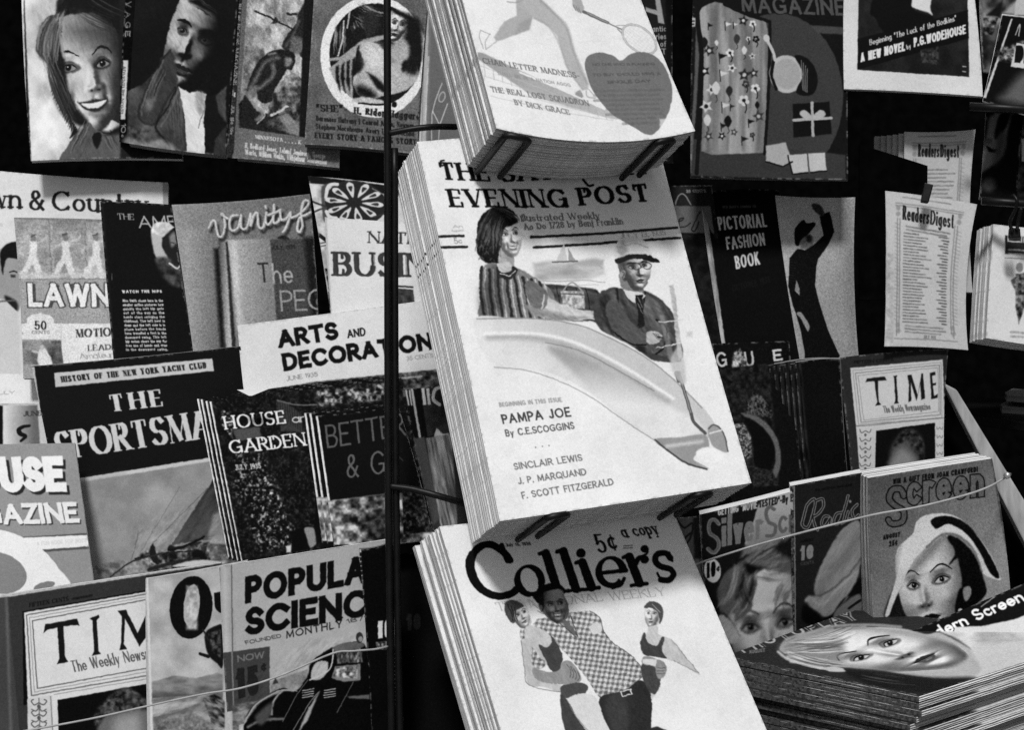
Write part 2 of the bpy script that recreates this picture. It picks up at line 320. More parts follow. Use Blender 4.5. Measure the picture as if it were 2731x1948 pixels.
def page_mat(lo, hi):
    """cut page edges: fine streaks running along the sheets"""
    k = (lo, hi)
    if k in _pm: return _pm[k]
    m, t, b = new_mat('page_edges', .9, .1)
    uv = N_(t, 'ShaderNodeUVMap'); mp = N_(t, 'ShaderNodeMapping'); mp.inputs['Scale'].default_value = (1.4, 1, 1)
    n1 = N_(t, 'ShaderNodeTexNoise'); n1.inputs['Scale'].default_value = 1; n1.inputs['Detail'].default_value = 6; n1.inputs['Roughness'].default_value = .75
    r = N_(t, 'ShaderNodeValToRGB'); r.color_ramp.elements[0].position = .33; r.color_ramp.elements[1].position = .68
    r.color_ramp.elements[0].color = (lo, lo, lo, 1); r.color_ramp.elements[1].color = (hi, hi, hi, 1)
    L = t.links.new
    oi = N_(t, 'ShaderNodeObjectInfo'); mr = N_(t, 'ShaderNodeMapRange'); mr.inputs['To Min'].default_value = .68; mr.inputs['To Max'].default_value = 1.12; mx = N_(t, 'ShaderNodeMix', data_type='RGBA', blend_type='MULTIPLY'); mx.inputs[0].default_value = 1
    L(oi.outputs['Random'], mr.inputs[0]); L(r.outputs[0], mx.inputs[6]); L(mr.outputs[0], mx.inputs[7])
    L(uv.outputs[0], mp.inputs[0]); L(mp.outputs[0], n1.inputs['Vector']); L(n1.outputs['Fac'], r.inputs[0]); L(mx.outputs[2], b.inputs['Base Color'])
    bu = N_(t, 'ShaderNodeBump'); bu.inputs['Strength'].default_value = .5; bu.inputs['Distance'].default_value = .001
    L(n1.outputs['Fac'], bu.inputs['Height']); L(bu.outputs['Normal'], b.inputs['Normal'])
    _pm[k] = m; return m
def plain_mat(name, lo, hi, rough=.6, spec=.3, scale=(12, 12, 12), metal=0, bump=.2, detail=6):
    m, t, b = new_mat(name, rough, spec); b.inputs['Metallic'].default_value = metal
    tc = N_(t, 'ShaderNodeTexCoord'); mp = N_(t, 'ShaderNodeMapping'); mp.inputs['Scale'].default_value = scale
    n1 = N_(t, 'ShaderNodeTexNoise'); n1.inputs['Scale'].default_value = 1; n1.inputs['Detail'].default_value = detail
    r = N_(t, 'ShaderNodeValToRGB'); r.color_ramp.elements[0].position = .3; r.color_ramp.elements[1].position = .7
    r.color_ramp.elements[0].color = (lo, lo, lo, 1); r.color_ramp.elements[1].color = (hi, hi, hi, 1)
    L = t.links.new
    L(tc.outputs['Object'], mp.inputs[0]); L(mp.outputs[0], n1.inputs['Vector']); L(n1.outputs['Fac'], r.inputs[0]); L(r.outputs[0], b.inputs['Base Color'])
    bu = N_(t, 'ShaderNodeBump'); bu.inputs['Strength'].default_value = bump; bu.inputs['Distance'].default_value = .003
    L(n1.outputs['Fac'], bu.inputs['Height']); L(bu.outputs['Normal'], b.inputs['Normal'])
    return m
M_BLACK = plain_mat('black_paint', .003, .008, .75, .1, (40, 40, 40))
M_IRON = plain_mat('black_iron', .002, .006, .45, .25, (60, 60, 60))
M_WOOD = plain_mat('weathered_wood', .24, .46, .8, .15, (90, 90, 4), bump=.5)
M_DWOOD = plain_mat('dark_wood', .0012, .003, .9, .0, (60, 4, 60), bump=.2)
M_WIRE = plain_mat('pale_wire', .28, .42, .5, .4, (80, 80, 80))
M_STEEL = plain_mat('worn_steel', .35, .6, .35, .5, (60, 60, 60), metal=.6)

# ------------------------------------------------------------------ objects
def tag(o, label=None, cat=None, group=None, kind=None):
    for k, v in (('label', label), ('category', cat), ('group', group), ('kind', kind)):
        if v: o[k] = v
    return o
def empty(name, loc, label, cat, group=None):
    o = bpy.data.objects.new(name, None); C.objects.link(o); o.location = loc; o.empty_display_size = .02
    return tag(o, label, cat, group)
def mesh(name, verts, faces, mat, parent=None, uvs=None, smooth_=False, origin=None):
    verts = np.asarray(verts, float)
    org = np.array(parent.location if parent is not None and origin is None else (origin if origin is not None else verts.mean(0)), float)
    me = bpy.data.meshes.new(name); me.from_pydata((verts - org).tolist(), [], [tuple(map(int, f)) for f in faces])
    if uvs is not None:
        ul = me.uv_layers.new(name='UVMap'); li = np.empty(len(me.loops), np.int32); me.loops.foreach_get('vertex_index', li)
        ul.data.foreach_set('uv', np.asarray(uvs, np.float32)[li].ravel())
    if smooth_: me.polygons.foreach_set('use_smooth', [True] * len(me.polygons))
    me.materials.append(mat)
    o = bpy.data.objects.new(name, me); C.objects.link(o)
    if parent is not None: o.parent = parent
    else: o.location = org
    return o
def gridfaces(nu, nv_, off=0, flip=False):
    f = []
    for j in range(nv_ - 1):
        for i in range(nu - 1):
            a = off + j * nu + i; q = (a, a + 1, a + nu + 1, a + nu); f.append(q[::-1] if flip else q)
    return f
def sheet(name, Pf, uv, back, mat, parent):
    """a thin closed sheet: front grid Pf (nv, nu, 3), back grid = Pf + back"""
    nv_, nu = Pf.shape[:2]; n = nu * nv_
    F_ = Pf.reshape(-1, 3); B_ = (Pf + back).reshape(-1, 3); u2 = uv.reshape(-1, 2)
    f = gridfaces(nu, nv_) + gridfaces(nu, nv_, n, True); ns = len(f)
    ring = [i for i in range(nu)] + [j * nu + nu - 1 for j in range(1, nv_)] + [(nv_ - 1) * nu + i for i in range(nu - 2, -1, -1)] + [j * nu for j in range(nv_ - 2, 0, -1)]
    m = len(ring); V = np.concatenate([F_, B_, F_[ring], B_[ring]]); U = np.concatenate([u2, u2, u2[ring], u2[ring]])
    for i in range(m): j = (i + 1) % m; f.append((2 * n + j, 2 * n + i, 2 * n + m + i, 2 * n + m + j))
    o = mesh(name, V, f, mat, parent, U)
    o.data.polygons.foreach_set('use_smooth', [i < ns for i in range(len(f))]); return o
def block(name, Pf, nvec, t0, T, mat, parent, layers=6, rag=.0008, inset=.004, seed=0):
    """the cut pages between two covers: the rim of grid Pf extruded back in ragged layers"""
    nv_, nu = Pf.shape[:2]; rs = np.random.RandomState(seed)
    ring = [(0, i) for i in range(nu)] + [(j, nu - 1) for j in range(1, nv_)] + [(nv_ - 1, i) for i in range(nu - 2, -1, -1)] + [(j, 0) for j in range(nv_ - 2, 0, -1)]
    rim = np.array([Pf[j, i] for j, i in ring]); cen = Pf.reshape(-1, 3).mean(0); rim = cen + (rim - cen) * (1 - inset)
    s = np.concatenate([[0], np.cumsum(np.linalg.norm(np.diff(rim, axis=0), axis=1))]); m = len(rim)
    out = rim - cen; out -= (out @ nvec)[:, None] * nvec; out /= np.linalg.norm(out, axis=1)[:, None]
    V = []; U = []; f = []
    for k in range(layers + 1):
        z = t0 + (T - t0) * k / layers
        V.append(rim - nvec * z + out * (rs.uniform(-rag, rag) + rs.uniform(-rag, rag, m)[:, None] * .25)); U.append(np.stack([s * 8, np.full(m, z * 900 + seed * 1.7)], 1))
    for k in range(layers):
        for i in range(m):
            j = (i + 1) % m; f.append((k * m + i, (k + 1) * m + i, (k + 1) * m + j, k * m + j))
    return mesh(name, np.concatenate(V), f, mat, parent, np.concatenate(U))
def copy_thing(o, parent=None):
    c = o.copy(); C.objects.link(c)
    if parent is not None: c.parent = parent
    for ch in list(o.children): copy_thing(ch, c)
    return c
MAGS = {}
def mag(name, label, art, d, n, T=.006, fold=0, bend=None, pages=(.28, .62), group=None, cat='magazine', copies=(), clabel=None, nu=20, nv_=24, layers=5, rag=.0006, rough=.6, spec=.04, ref=None, backcover=True, spine=None, backmat=None):
    q = art.q; c = ref if ref is not None else np.mean(q, 0); n = np.asarray(n, float)
    nw = np.array(CR) @ n
    us = np.linspace(0, 1, nu)
    if fold: us = np.unique(np.concatenate([np.linspace(0, fold, 4), np.linspace(fold, 1, nu)]))
    u, v = np.meshgrid(us, np.linspace(0, 1, nv_)); x, y = art.px(u, v)
    r = rays(x, y); p0 = rays(c[0], c[1]) * d; nr = r @ n
    off = np.zeros_like(u)
    if fold: off = np.where(u < fold, -T * (1 - u / fold), 0)
    if bend is not None: off = off + bend(u, v)
    else:
        r1 = random.Random(len(MAGS) * 13 + 5); a1, a2, a3, a4 = r1.uniform(-.003, .003), r1.uniform(-.0025, .0025), r1.uniform(0, .006), r1.uniform(0, .004)
        uu = np.clip((u - fold) / (1 - fold), 0, 1); off = off + (a1 * np.sin(np.pi * uu) + a2 * np.sin(np.pi * v * 1.5) * uu + a3 * np.clip(uu + v - 1.55, 0, 1) ** 2 * 6 + a4 * np.clip(uu - v - .6, 0, 1) ** 2 * 6)
    t = ((n @ p0) + off) / nr
    P = world(r * t[..., None]); uv = np.stack([u, v], -1)
    base = world((rays(*art.px(np.array(.5), np.array(0.)))) * float(((n @ p0)) / (rays(*art.px(np.array(.5), np.array(0.))) @ n)))
    root = empty(name, base, label, cat, group)
    m = cover_mat(name, art.image(name), rough, spec)
    k0 = int(np.argmin(abs(us - fold))) if fold else 0
    Pf = P[:, k0:]
    ct = min(.0005, T * .2)
    cov = sheet('cover', Pf, uv[:, k0:], -nw * ct, m, root)
    if fold: sheet('spine', P[:, :k0 + 1], uv[:, :k0 + 1], np.array(CR) @ np.array([.0004, 0, -.0004]), m, root)
    if spine is not None:
        Lf = P[:, 0]; S2 = np.stack([Lf - nw * T, Lf], 1) ; o_ = Lf - P.reshape(-1, 3).mean(0); o_ -= (o_ @ nw)[:, None] * nw; o_ /= np.linalg.norm(o_, axis=1)[:, None]
        sheet('spine', S2 + o_.mean(0) * .0006, np.stack(np.broadcast_arrays(np.array([[0., 1.]]), np.linspace(0, 1, nv_)[:, None]), -1), -o_.mean(0) * .0004, spine, root)
    sd_ = len(MAGS) + 1
    block('page_block', Pf, nw, ct, T - ct * (1 if backcover else 0), page_mat(*pages), root, layers, rag, .0015 if fold else .003, sd_)
    if backcover: sheet('back_cover', Pf - nw * (T - ct), uv[:, k0:], -nw * ct, backmat or M_BACK, root)
    MAGS[name + str(sd_)] = root
    for i, cc in enumerate(copies):
        cp = copy_thing(root); tag(cp, cc[3] if len(cc) > 3 else clabel, cat, cc[4] if len(cc) > 4 else group)
        dx, dy, dd = cc[:3]
        cp.location = Vector(root.location) + Vector(at(c[0] + dx, c[1] + dy, d + dd) - at(c[0], c[1], d))
    return root
M_BACK = plain_mat('back_cover_print', .1, .3, .5, .3, (30, 30, 30))
M_BACKL = plain_mat('pale_back_cover', .42, .62, .6, .1, (30, 30, 30))
def stack(root, n, T, k, label, group, jit=.0012, seed=1, fan=0, rot=.002, gap=1.34):
    """k further copies lying behind the front one"""
    rs = np.random.RandomState(seed); nw = np.array(CR) @ np.asarray(n, float)
    rt = np.cross([0, 0, 1], nw); rt /= np.linalg.norm(rt); upv = np.cross(nw, rt)
    z_ = 0
    for i in range(1, k + 1):
        z_ += T * rs.uniform(1.01, gap)
        cp = copy_thing(root); tag(cp, label, 'magazine', group)
        j = rs.uniform(-jit, jit, 2) * (3.2 if rs.rand() < .16 else 1)
        cp.location = Vector(root.location) + Vector(-nw * z_ + rt * (j[0] - fan * i) + upv * (j[1] * .5))
        cp.rotation_euler = Matrix.Rotation(rs.uniform(-rot, rot), 3, Vector(nw)).to_euler()
def tube(name, pts, r, mat, parent=None, seg=8, taper=None):
    pts = [Vector(p) for p in pts]; V = []; f = []; n = len(pts); pv = None
    for i, p in enumerate(pts):
        t = ((pts[min(i + 1, n - 1)] - pts[max(i - 1, 0)])).normalized()
        a = t.orthogonal().normalized() if pv is None else (pv - t * pv.dot(t)).normalized(); pv = a; b = t.cross(a)
        for k in range(seg):
            w_ = 2 * math.pi * k / seg; V.append(p + (a * math.cos(w_) + b * math.sin(w_)) * r)
    for i in range(n - 1):
        for k in range(seg):
            k2 = (k + 1) % seg; f.append((i * seg + k, i * seg + k2, (i + 1) * seg + k2, (i + 1) * seg + k))
    f.append(tuple(range(seg - 1, -1, -1))); f.append(tuple(range((n - 1) * seg, n * seg)))
    return mesh(name, [tuple(v) for v in V], f, mat, parent, None, True)
def slab(name, q, d, n, T, mat, parent=None, bev=0):
    """a flat board whose front face is the pixel quad q (TL TR BR BL) on plane (d, n), T thick"""
    c = np.mean(np.array(q, float), 0); P = world(onplane(np.array([p[0] for p in q]), np.array([p[1] for p in q]), c, d, np.asarray(n, float)))
    nw = np.array(CR) @ np.asarray(n, float)
    V = np.concatenate([P, P - nw * T]); f = [(3, 2, 1, 0), (4, 5, 6, 7)] + [(i, (i + 1) % 4, (i + 1) % 4 + 4, i + 4) for i in range(4)]
    o = mesh(name, V, f, mat, parent)
    if bev:
        md = o.modifiers.new('bevel', 'BEVEL'); md.width = bev; md.segments = 2
    return o
# ------------------------------------------------------------------ the stand itself
NW = nv(.02, .23)                      # racks on the back wall lean back a little
NS = nv(.36, .36)                      # the middle rack is turned and leans back more
NR = nv(-.10, .16)
ND = nv(.04, -.07)                     # front rows stand almost upright, their top edges show
bp = slab('back_panel', [(-4200, -1800), (6900, -1800), (6900, 3600), (-4200, 3600)], 2.75, nv(0, .10), .03, M_DWOOD)
tag(bp, 'black board wall at the back of the stand behind every magazine', 'back wall')
def eye(a, x, y, r, rot=0, dark=.08, lid=.2, white=.8, look=(0, 0), brow=True, bw=.18, bs=1.0):
    c, s = math.cos(R(rot)), math.sin(R(rot))
    def L(*pts): return [(x + (px * c - py * s) * r, y + (px * s + py * c) * r) for px, py in pts]
    a.P(L((-1.5, .1), (-.8, -.75), (.2, -.95), (1.2, -.5), (1.7, .1), (.9, .85), (-.6, .85)), lid, soft=r * .45 * a.view[2], sm=1, alpha=.75)
    a.P(L((-1.15, .12), (-.5, -.42), (.2, -.5), (1.15, .0), (.5, .45), (-.5, .45)), white, soft=2, sm=1)
    q = L((look[0], look[1]))[0]; a.E(q[0], q[1], r * .52, r * .52, dark, soft=2); a.E(q[0] - r * .17, q[1] - r * .2, r * .13, r * .13, .95, soft=1.2)
    a.S(L((-1.25, .16), (-.5, -.48), (.2, -.56), (1.3, -.05)), r * .28, dark, taper=.5); a.S(L((-.9, .38), (0, .55), (1, .3)), r * .12, dark * 1.6, alpha=.7)
    if brow: a.S(L((-1.6 * bs, -1.05), (-.4, -1.9), (.6, -1.95), (1.9 * bs, -1.2)), r * bw * 1.6, dark * 1.3, taper=.7)
def lips(a, x, y, w_, h, rot=0, val=.1, smile=0, teeth=False):
    c, s = math.cos(R(rot)), math.sin(R(rot))
    def L(*pts): return [(x + (px * c * w_ - py * s * h), y + (px * s * w_ + py * c * h)) for px, py in pts]
    k = smile
    a.P(L((-1, -.1 - k), (-.4, -.7), (-.1, -.85), (0, -.7), (.15, -.85), (.45, -.7), (1, -.1 - k), (.5, .8), (0, 1), (-.5, .8)), val, soft=2.5, sm=1)
    if teeth: a.P(L((-.8, -.1 - k * .8), (-.3, -.35), (.3, -.35), (.8, -.1 - k * .8), (.4, .35), (-.4, .35)), .9, soft=2, sm=1)
    else: a.S(L((-.9, -.05 - k), (-.3, .05), (.3, .05), (.9, -.05 - k)), h * .16, val * .4)
def strands(a, p0, p1, spread, n, wd, lo, hi, seed=0, curve=0, alpha=.7, soft=2):
    """loose locks of drawn hair running p0 -> p1"""
    rs = random.Random(seed)
    dx, dy = p1[0] - p0[0], p1[1] - p0[1]; l = math.hypot(dx, dy); nx, ny = -dy / l, dx / l
    for i in range(n):
        o0 = rs.uniform(-1, 1) * spread; o1 = o0 * rs.uniform(.6, 1.2) + rs.uniform(-.2, .2) * spread; f = rs.uniform(0, .35); g = rs.uniform(.65, 1); m = curve * rs.uniform(.6, 1.3)
        pts = [(p0[0] + dx * t + nx * (o0 * (1 - t) + o1 * t + m * 4 * t * (1 - t)), p0[1] + dy * t + ny * (o0 * (1 - t) + o1 * t + m * 4 * t * (1 - t))) for t in (f, (f * 2 + g) / 3, (f + 2 * g) / 3, g)]
        a.S(pts, wd * rs.uniform(.5, 1.4), rs.uniform(lo, hi), soft=soft, alpha=alpha, taper=.8)
def portrait(a, c, U, V, turn=0, L=(-.4, -.4, .8), skin=.72, amb=.22, smile=0, lipv=.12, browv=.07, k=1.0, soft=5, look=0, eyew=.75, shadow=.12, bw=.05, arch=1.0):
    """a printed photograph of a face: shaded from a relief of brow, sockets, nose, cheeks, lips and chin. U, V = image vectors of one face unit right and down"""
    ox, oy, s = a.view; C0 = np.array([ox + s * c[0], oy + s * c[1]]); Mx = np.array([[U[0], V[0]], [U[1], V[1]]], float) * s; Mi = np.linalg.inv(Mx)
    def W(uf, d): return uf * (1 - .38 * turn * (1 if uf > 0 else -1)) + turn * d
    def M(uf, v, d=.28): u = W(uf, d); return (c[0] + U[0] * u + V[0] * v, c[1] + U[1] * u + V[1] * v)
    def H(u, v):
        w_ = np.where(v < .1, .88, .88 - .50 * np.clip(v - .1, 0, 1.2) ** 1.5); h = 1.0 * np.sqrt(np.clip(1 - (u / np.clip(w_, .2, 1)) ** 2 * .8 - (np.clip(v, -1.4, 1.3) / 1.35) ** 2 * .75, 0.02, 1))
        g = lambda x, y, sx, sy: np.exp(-(x / sx) ** 2 - (y / sy) ** 2)
        n = u - turn * .5; rid = np.clip((v + .34) / .5, 0, 1) * (1 / (1 + np.exp((v - .27) * 40)))
        h = h + .24 * rid * np.exp(-(n / (.085 + .05 * np.clip(v + .3, 0, 1))) ** 2) + .07 * g(n - .14, v - .22, .07, .06) + .07 * g(n + .14, v - .22, .07, .06)
        for sg in (-1, 1):
            e = u - W(.38 * sg, .28); h = h - .15 * g(e, v + .27, .23, .13) + .07 * g(e, v + .23, .13, .07) + .05 * g(e, v + .50, .3, .08)
            ck = u - W(.50 * sg, .2); h = h + (.11 + .06 * smile) * g(ck, v - .18, .26, .2) - .09 * smile * g(u - W((.36 + .0) * sg, .33), v - .42, .07, .16)
        m = u - turn * .42
        h = h + .07 * g(m, v - .50, .22, .05) + .08 * g(m, v - .62, .18, .055) - .07 * g(m, v - .56, .26, .025) - .06 * g(m, v - .74, .2, .06) + .12 * g(m, v - .92, .24, .14) - .03 * g(m, v - .40, .05, .07)
        return h * k
    l = np.array(L, float); l /= np.linalg.norm(l)
    def val(x, y):
        q = np.stack([x - C0[0], y - C0[1]], -1) @ Mi.T; u, v = q[..., 0], q[..., 1]; e = .012
        hx = (H(u + e, v) - H(u - e, v)) / (2 * e); hy = (H(u, v + e) - H(u, v - e)) / (2 * e)
        nn = 1 / np.sqrt(hx * hx + hy * hy + 1); d = np.clip((-hx * l[0] - hy * l[1] + l[2]) * nn, 0, 1)
        return np.clip(skin * (amb + (1 - amb) * d ** 1.2) * 1.12, .02, .95)
    out = [(-.80, -.9), (-.87, -.3), (-.82, .2), (-.68, .6), (-.42, .95), (-.14, 1.1), (.14, 1.1), (.42, .95), (.68, .6), (.82, .2), (.87, -.3), (.80, -.9), (.5, -1.25), (-.5, -1.25)]
    a.P([(c[0] + U[0] * u + V[0] * v, c[1] + U[1] * u + V[1] * v) for u, v in out], val, soft, 1)
    sz = math.hypot(*U)
    for sg in (-1, 1):
        E = lambda x, y, sg=sg: M(.38 * sg + x * sg, -.23 + y)
        a.P([E(-.24, .03), (E(-.1, -.12)), E(.08, -.13), E(.24, -.02), E(.12, .09), E(-.1, .1)], shadow, sz * .06 * s, 1, .6)
        a.P([E(-.155, .02), E(-.06, -.055), E(.05, -.06), E(.165, .0), E(.06, .06), E(-.07, .06)], eyew, sz * .012 * s + 1, 1)
        p = E((look) * sg, -.005); r = sz * .068
        a.E(p[0], p[1], r, r, .05, 0, 2); a.E(p[0] - r * .3, p[1] - r * .35, r * .24, r * .24, .9, 0, 1.2)
        a.S([E(-.165, .025), E(-.06, -.06), E(.06, -.068), E(.19, -.015)], sz * .036, .04, taper=.5); a.S([E(-.13, .05), E(0, .075), E(.14, .03)], sz * .014, .2, alpha=.8); a.S([E(-.12, -.10), E(.02, -.135), E(.18, -.07)], sz * .016, .2, alpha=.6)
        a.S([M(.15 * sg, -.44 + .05 * (1 - arch)), M(.36 * sg, -.46 - .11 * arch), M(.52 * sg, -.45 - .09 * arch), M(.66 * sg, -.42)], sz * bw, browv, taper=.6)
        p = M(.085 * sg, .275, .52); a.E(p[0], p[1], sz * .035, sz * .02, .06, 0, sz * .02 * s + 1.5, .85)
    P = lambda x, y: M(x, y, .40)
    if smile:
        a.P([P(-.33, .475), P(-.16, .475), P(-.04, .465), P(0, .475), P(.04, .465), P(.16, .475), P(.33, .475), P(.22, .63), P(0, .70), P(-.22, .63)], lipv * 1.3 + .05, 4, 1); a.P([P(-.29, .495), P(-.15, .515), P(0, .53), P(.15, .515), P(.29, .495), P(.2, .585), P(0, .635), P(-.2, .585)], .90, 3, 1); a.S([P(-.34, .455), P(-.32, .49)], sz * .03, .2, 0, 4, .6); a.S([P(.34, .455), P(.32, .49)], sz * .03, .2, 0, 4, .6); a.S([P(-.16, .735), P(0, .765), P(.16, .735)], sz * .05, .5, soft=5, alpha=.6)
    else:
        a.P([P(-.27, .56), P(-.12, .49), P(-.04, .475), P(0, .49), P(.04, .475), P(.12, .49), P(.27, .56), P(.1, .575), P(-.1, .575)], lipv * .8, 2.5, 1); a.P([P(-.24, .565), P(-.1, .58), P(.1, .58), P(.24, .565), P(.13, .66), P(0, .68), P(-.13, .66)], lipv * 1.5, 3, 1); a.S([P(-.05, .625), P(.08, .625)], sz * .03, lipv * 3, soft=3, alpha=.7); a.S([P(-.27, .56), P(0, .57), P(.27, .56)], sz * .014, .03)
    return M
# ------------------------------------------------------------------ middle rack, three tall stacks
def art_tennis():
    a = Art([(1132, -380), (1577, -395), (1854, 349), (1324, 342)], dict(b=(10, 33), r=(-14, 0)), .93)
    a.F('a3')
    a.P([(870, -60), (880, 110), (790, 150), (715, 265), (735, 296), (970, 212), (990, 125), (1060, -60)], .70, 4); a.P([(985, 130), (975, 210), (860, 245), (900, 160)], .6, 12, alpha=.6)
    a.P([(880, -80), (930, 40), (1000, 128), (1110, 190), (1165, 250), (1190, 330), (1235, 480), (1300, 580), (1350, 645), (1392, 640), (1385, 590), (1330, 480), (1290, 370), (1245, 205), (1180, 120), (1060, 0), (1030, -80)], .73, 4)
    a.S([(1050, 0), (1180, 125), (1243, 205), (1290, 370), (1388, 600)], 16, .58, soft=8, alpha=.7); a.S([(1000, 128), (1110, 190), (1190, 330), (1240, 480), (1350, 640)], 10, .62, soft=6, alpha=.6)
    a.S([(810, 10), (880, 16), (930, -10)], 10, .62, alpha=.7)
    for p in ([(620, 215), (612, 260), (640, 345)], [(690, 240), (655, 300), (660, 350)], [(620, 215), (690, 245)], [(660, 350), (735, 296)], [(1375, 650), (1385, 690), (1440, 700)], [(1395, 640), (1430, 680)]): a.S(p, 7, .62, alpha=.7)
    a.P([(1300, 660), (1330, 640), (1360, 690), (1340, 700), (1295, 685)], .62, 3)
    a.P([(1275, -20), (1335, -20), (1362, 60), (1340, 98), (1300, 75), (1278, 40)], .68, 3)
    for i in range(3): a.S([(1285 + i * 18, 35 + i * 10), (1300 + i * 18, 72 + i * 8)], 5, .5)
    a.S([(1358, 82), (1450, 125), (1530, 162)], 22, .42, 0); a.S([(1385, 92), (1525, 158)], 5, .7, 0); a.S([(1530, 162), (1640, 215)], 9, .5, 0); a.S([(1590, 180), (1650, 180)], 5, .6, 0); a.S([(1600, 205), (1640, 250)], 8, .6, 0)
    el = [(1755 + 138 * math.cos(t) * .8 - 82 * math.sin(t) * .6, 280 + 138 * math.cos(t) * .6 + 82 * math.sin(t) * .8) for t in np.linspace(0, 6.283, 30)]
    a.S(el, 15, .62, 0); a.S(el, 6, .85, 0)
    for i in range(-4, 5):
        a.S([(1755 + i * 22 - 50, 280 + i * 14 + 60), (1755 + i * 22 + 50, 280 + i * 14 - 60)], 2, .84, 0); a.S([(1755 - i * 14 - 88, 280 + i * 12 - 66), (1755 - i * 14 + 88, 280 + i * 12 + 66)], 2, .84, 0)
    # the net and its tape
    a.grad([(600, 372), (640, 378), (1300, 690), (1660, 850), (1560, 850), (1000, 690), (600, 420)], (600, 400), .62, (1600, 830), .76, 4)
    a.S([(900, 515), (1200, 640), (1520, 785)], 12, .93, 0)
    for i in range(15): a.S([(640 + i * 62, 410 + i * 28), (655 + i * 62, 545 + i * 22)], 5, .68, 0, alpha=.8); 
    for i in range(4): a.S([(620 + i * 25, 470 + i * 72), (1000 + i * 60, 610 + i * 62), (1480 + i * 30, 800 + i * 20)], 5, .74, alpha=.7)
    a.T('CHAIN LETTER MADNESS-', 642, 452, 1335, 562, 44, .40, .17, .09, .03, gap=.34)
    a.T('SHALL WE BE A NATION AGOG', 745, 535, 1270, 622, 26, .55, .16, gap=.36)
    a.T('THE REAL LOST SQUADRON', 700, 655, 1400, 758, 44, .42, .16, .09, .03, gap=.34); a.T('BY DICK GRACE', 868, 748, 1262, 822, 42, .42, .16, .09, .03, gap=.34)
    h = [(1625, 434), (1690, 385), (1765, 370), (1855, 393), (1930, 468), (1982, 590), (1988, 700), (1945, 845), (1840, 964), (1700, 900), (1550, 806), (1430, 660), (1378, 530), (1365, 445), (1398, 392), (1470, 374), (1560, 393)]
    a.P(h, .46, 2, 1)
    a.T('NO ONE WHO IS PLANNING', 1425, 470, 1870, 466, 20, .30, .2, alpha=.8); a.T('TO BUY SHOULD MISS A', 1425, 545, 1910, 535, 22, .30, .2, alpha=.8); a.T('SINGLE DAY', 1530, 598, 1840, 588, 24, .28, .2, alpha=.8)
    a.greek(1435, 650, 1950, 640, 3, 34, .38, 3, .5); a.greek(1520, 750, 1930, 742, 3, 34, .38, 5, .5); a.greek(1640, 850, 1900, 840, 2, 34, .38, 6, .5)
    a.P([(1900, 850), (2110, 826), (2160, 935), (1900, 965)], .97, 6, alpha=.6)
    return a
a = art_tennis(); nT = nv(.34, .31)
top = mag('tennis_magazine', 'white tennis player magazine with a grey heart on the upper rack', a, 1.672, nT, .0051, bend=lambda u, v: .006 * np.sin(np.pi * u) * (1 - v) ** 2, pages=(.26, .66), group='copies in the upper middle stack', backmat=M_BACKL, layers=5, rag=.0009)
stack(top, nT, .0051, 14, 'thin copy stacked behind the tennis player magazine on the upper rack', 'copies in the upper middle stack', .0007, 3, rot=.0035)

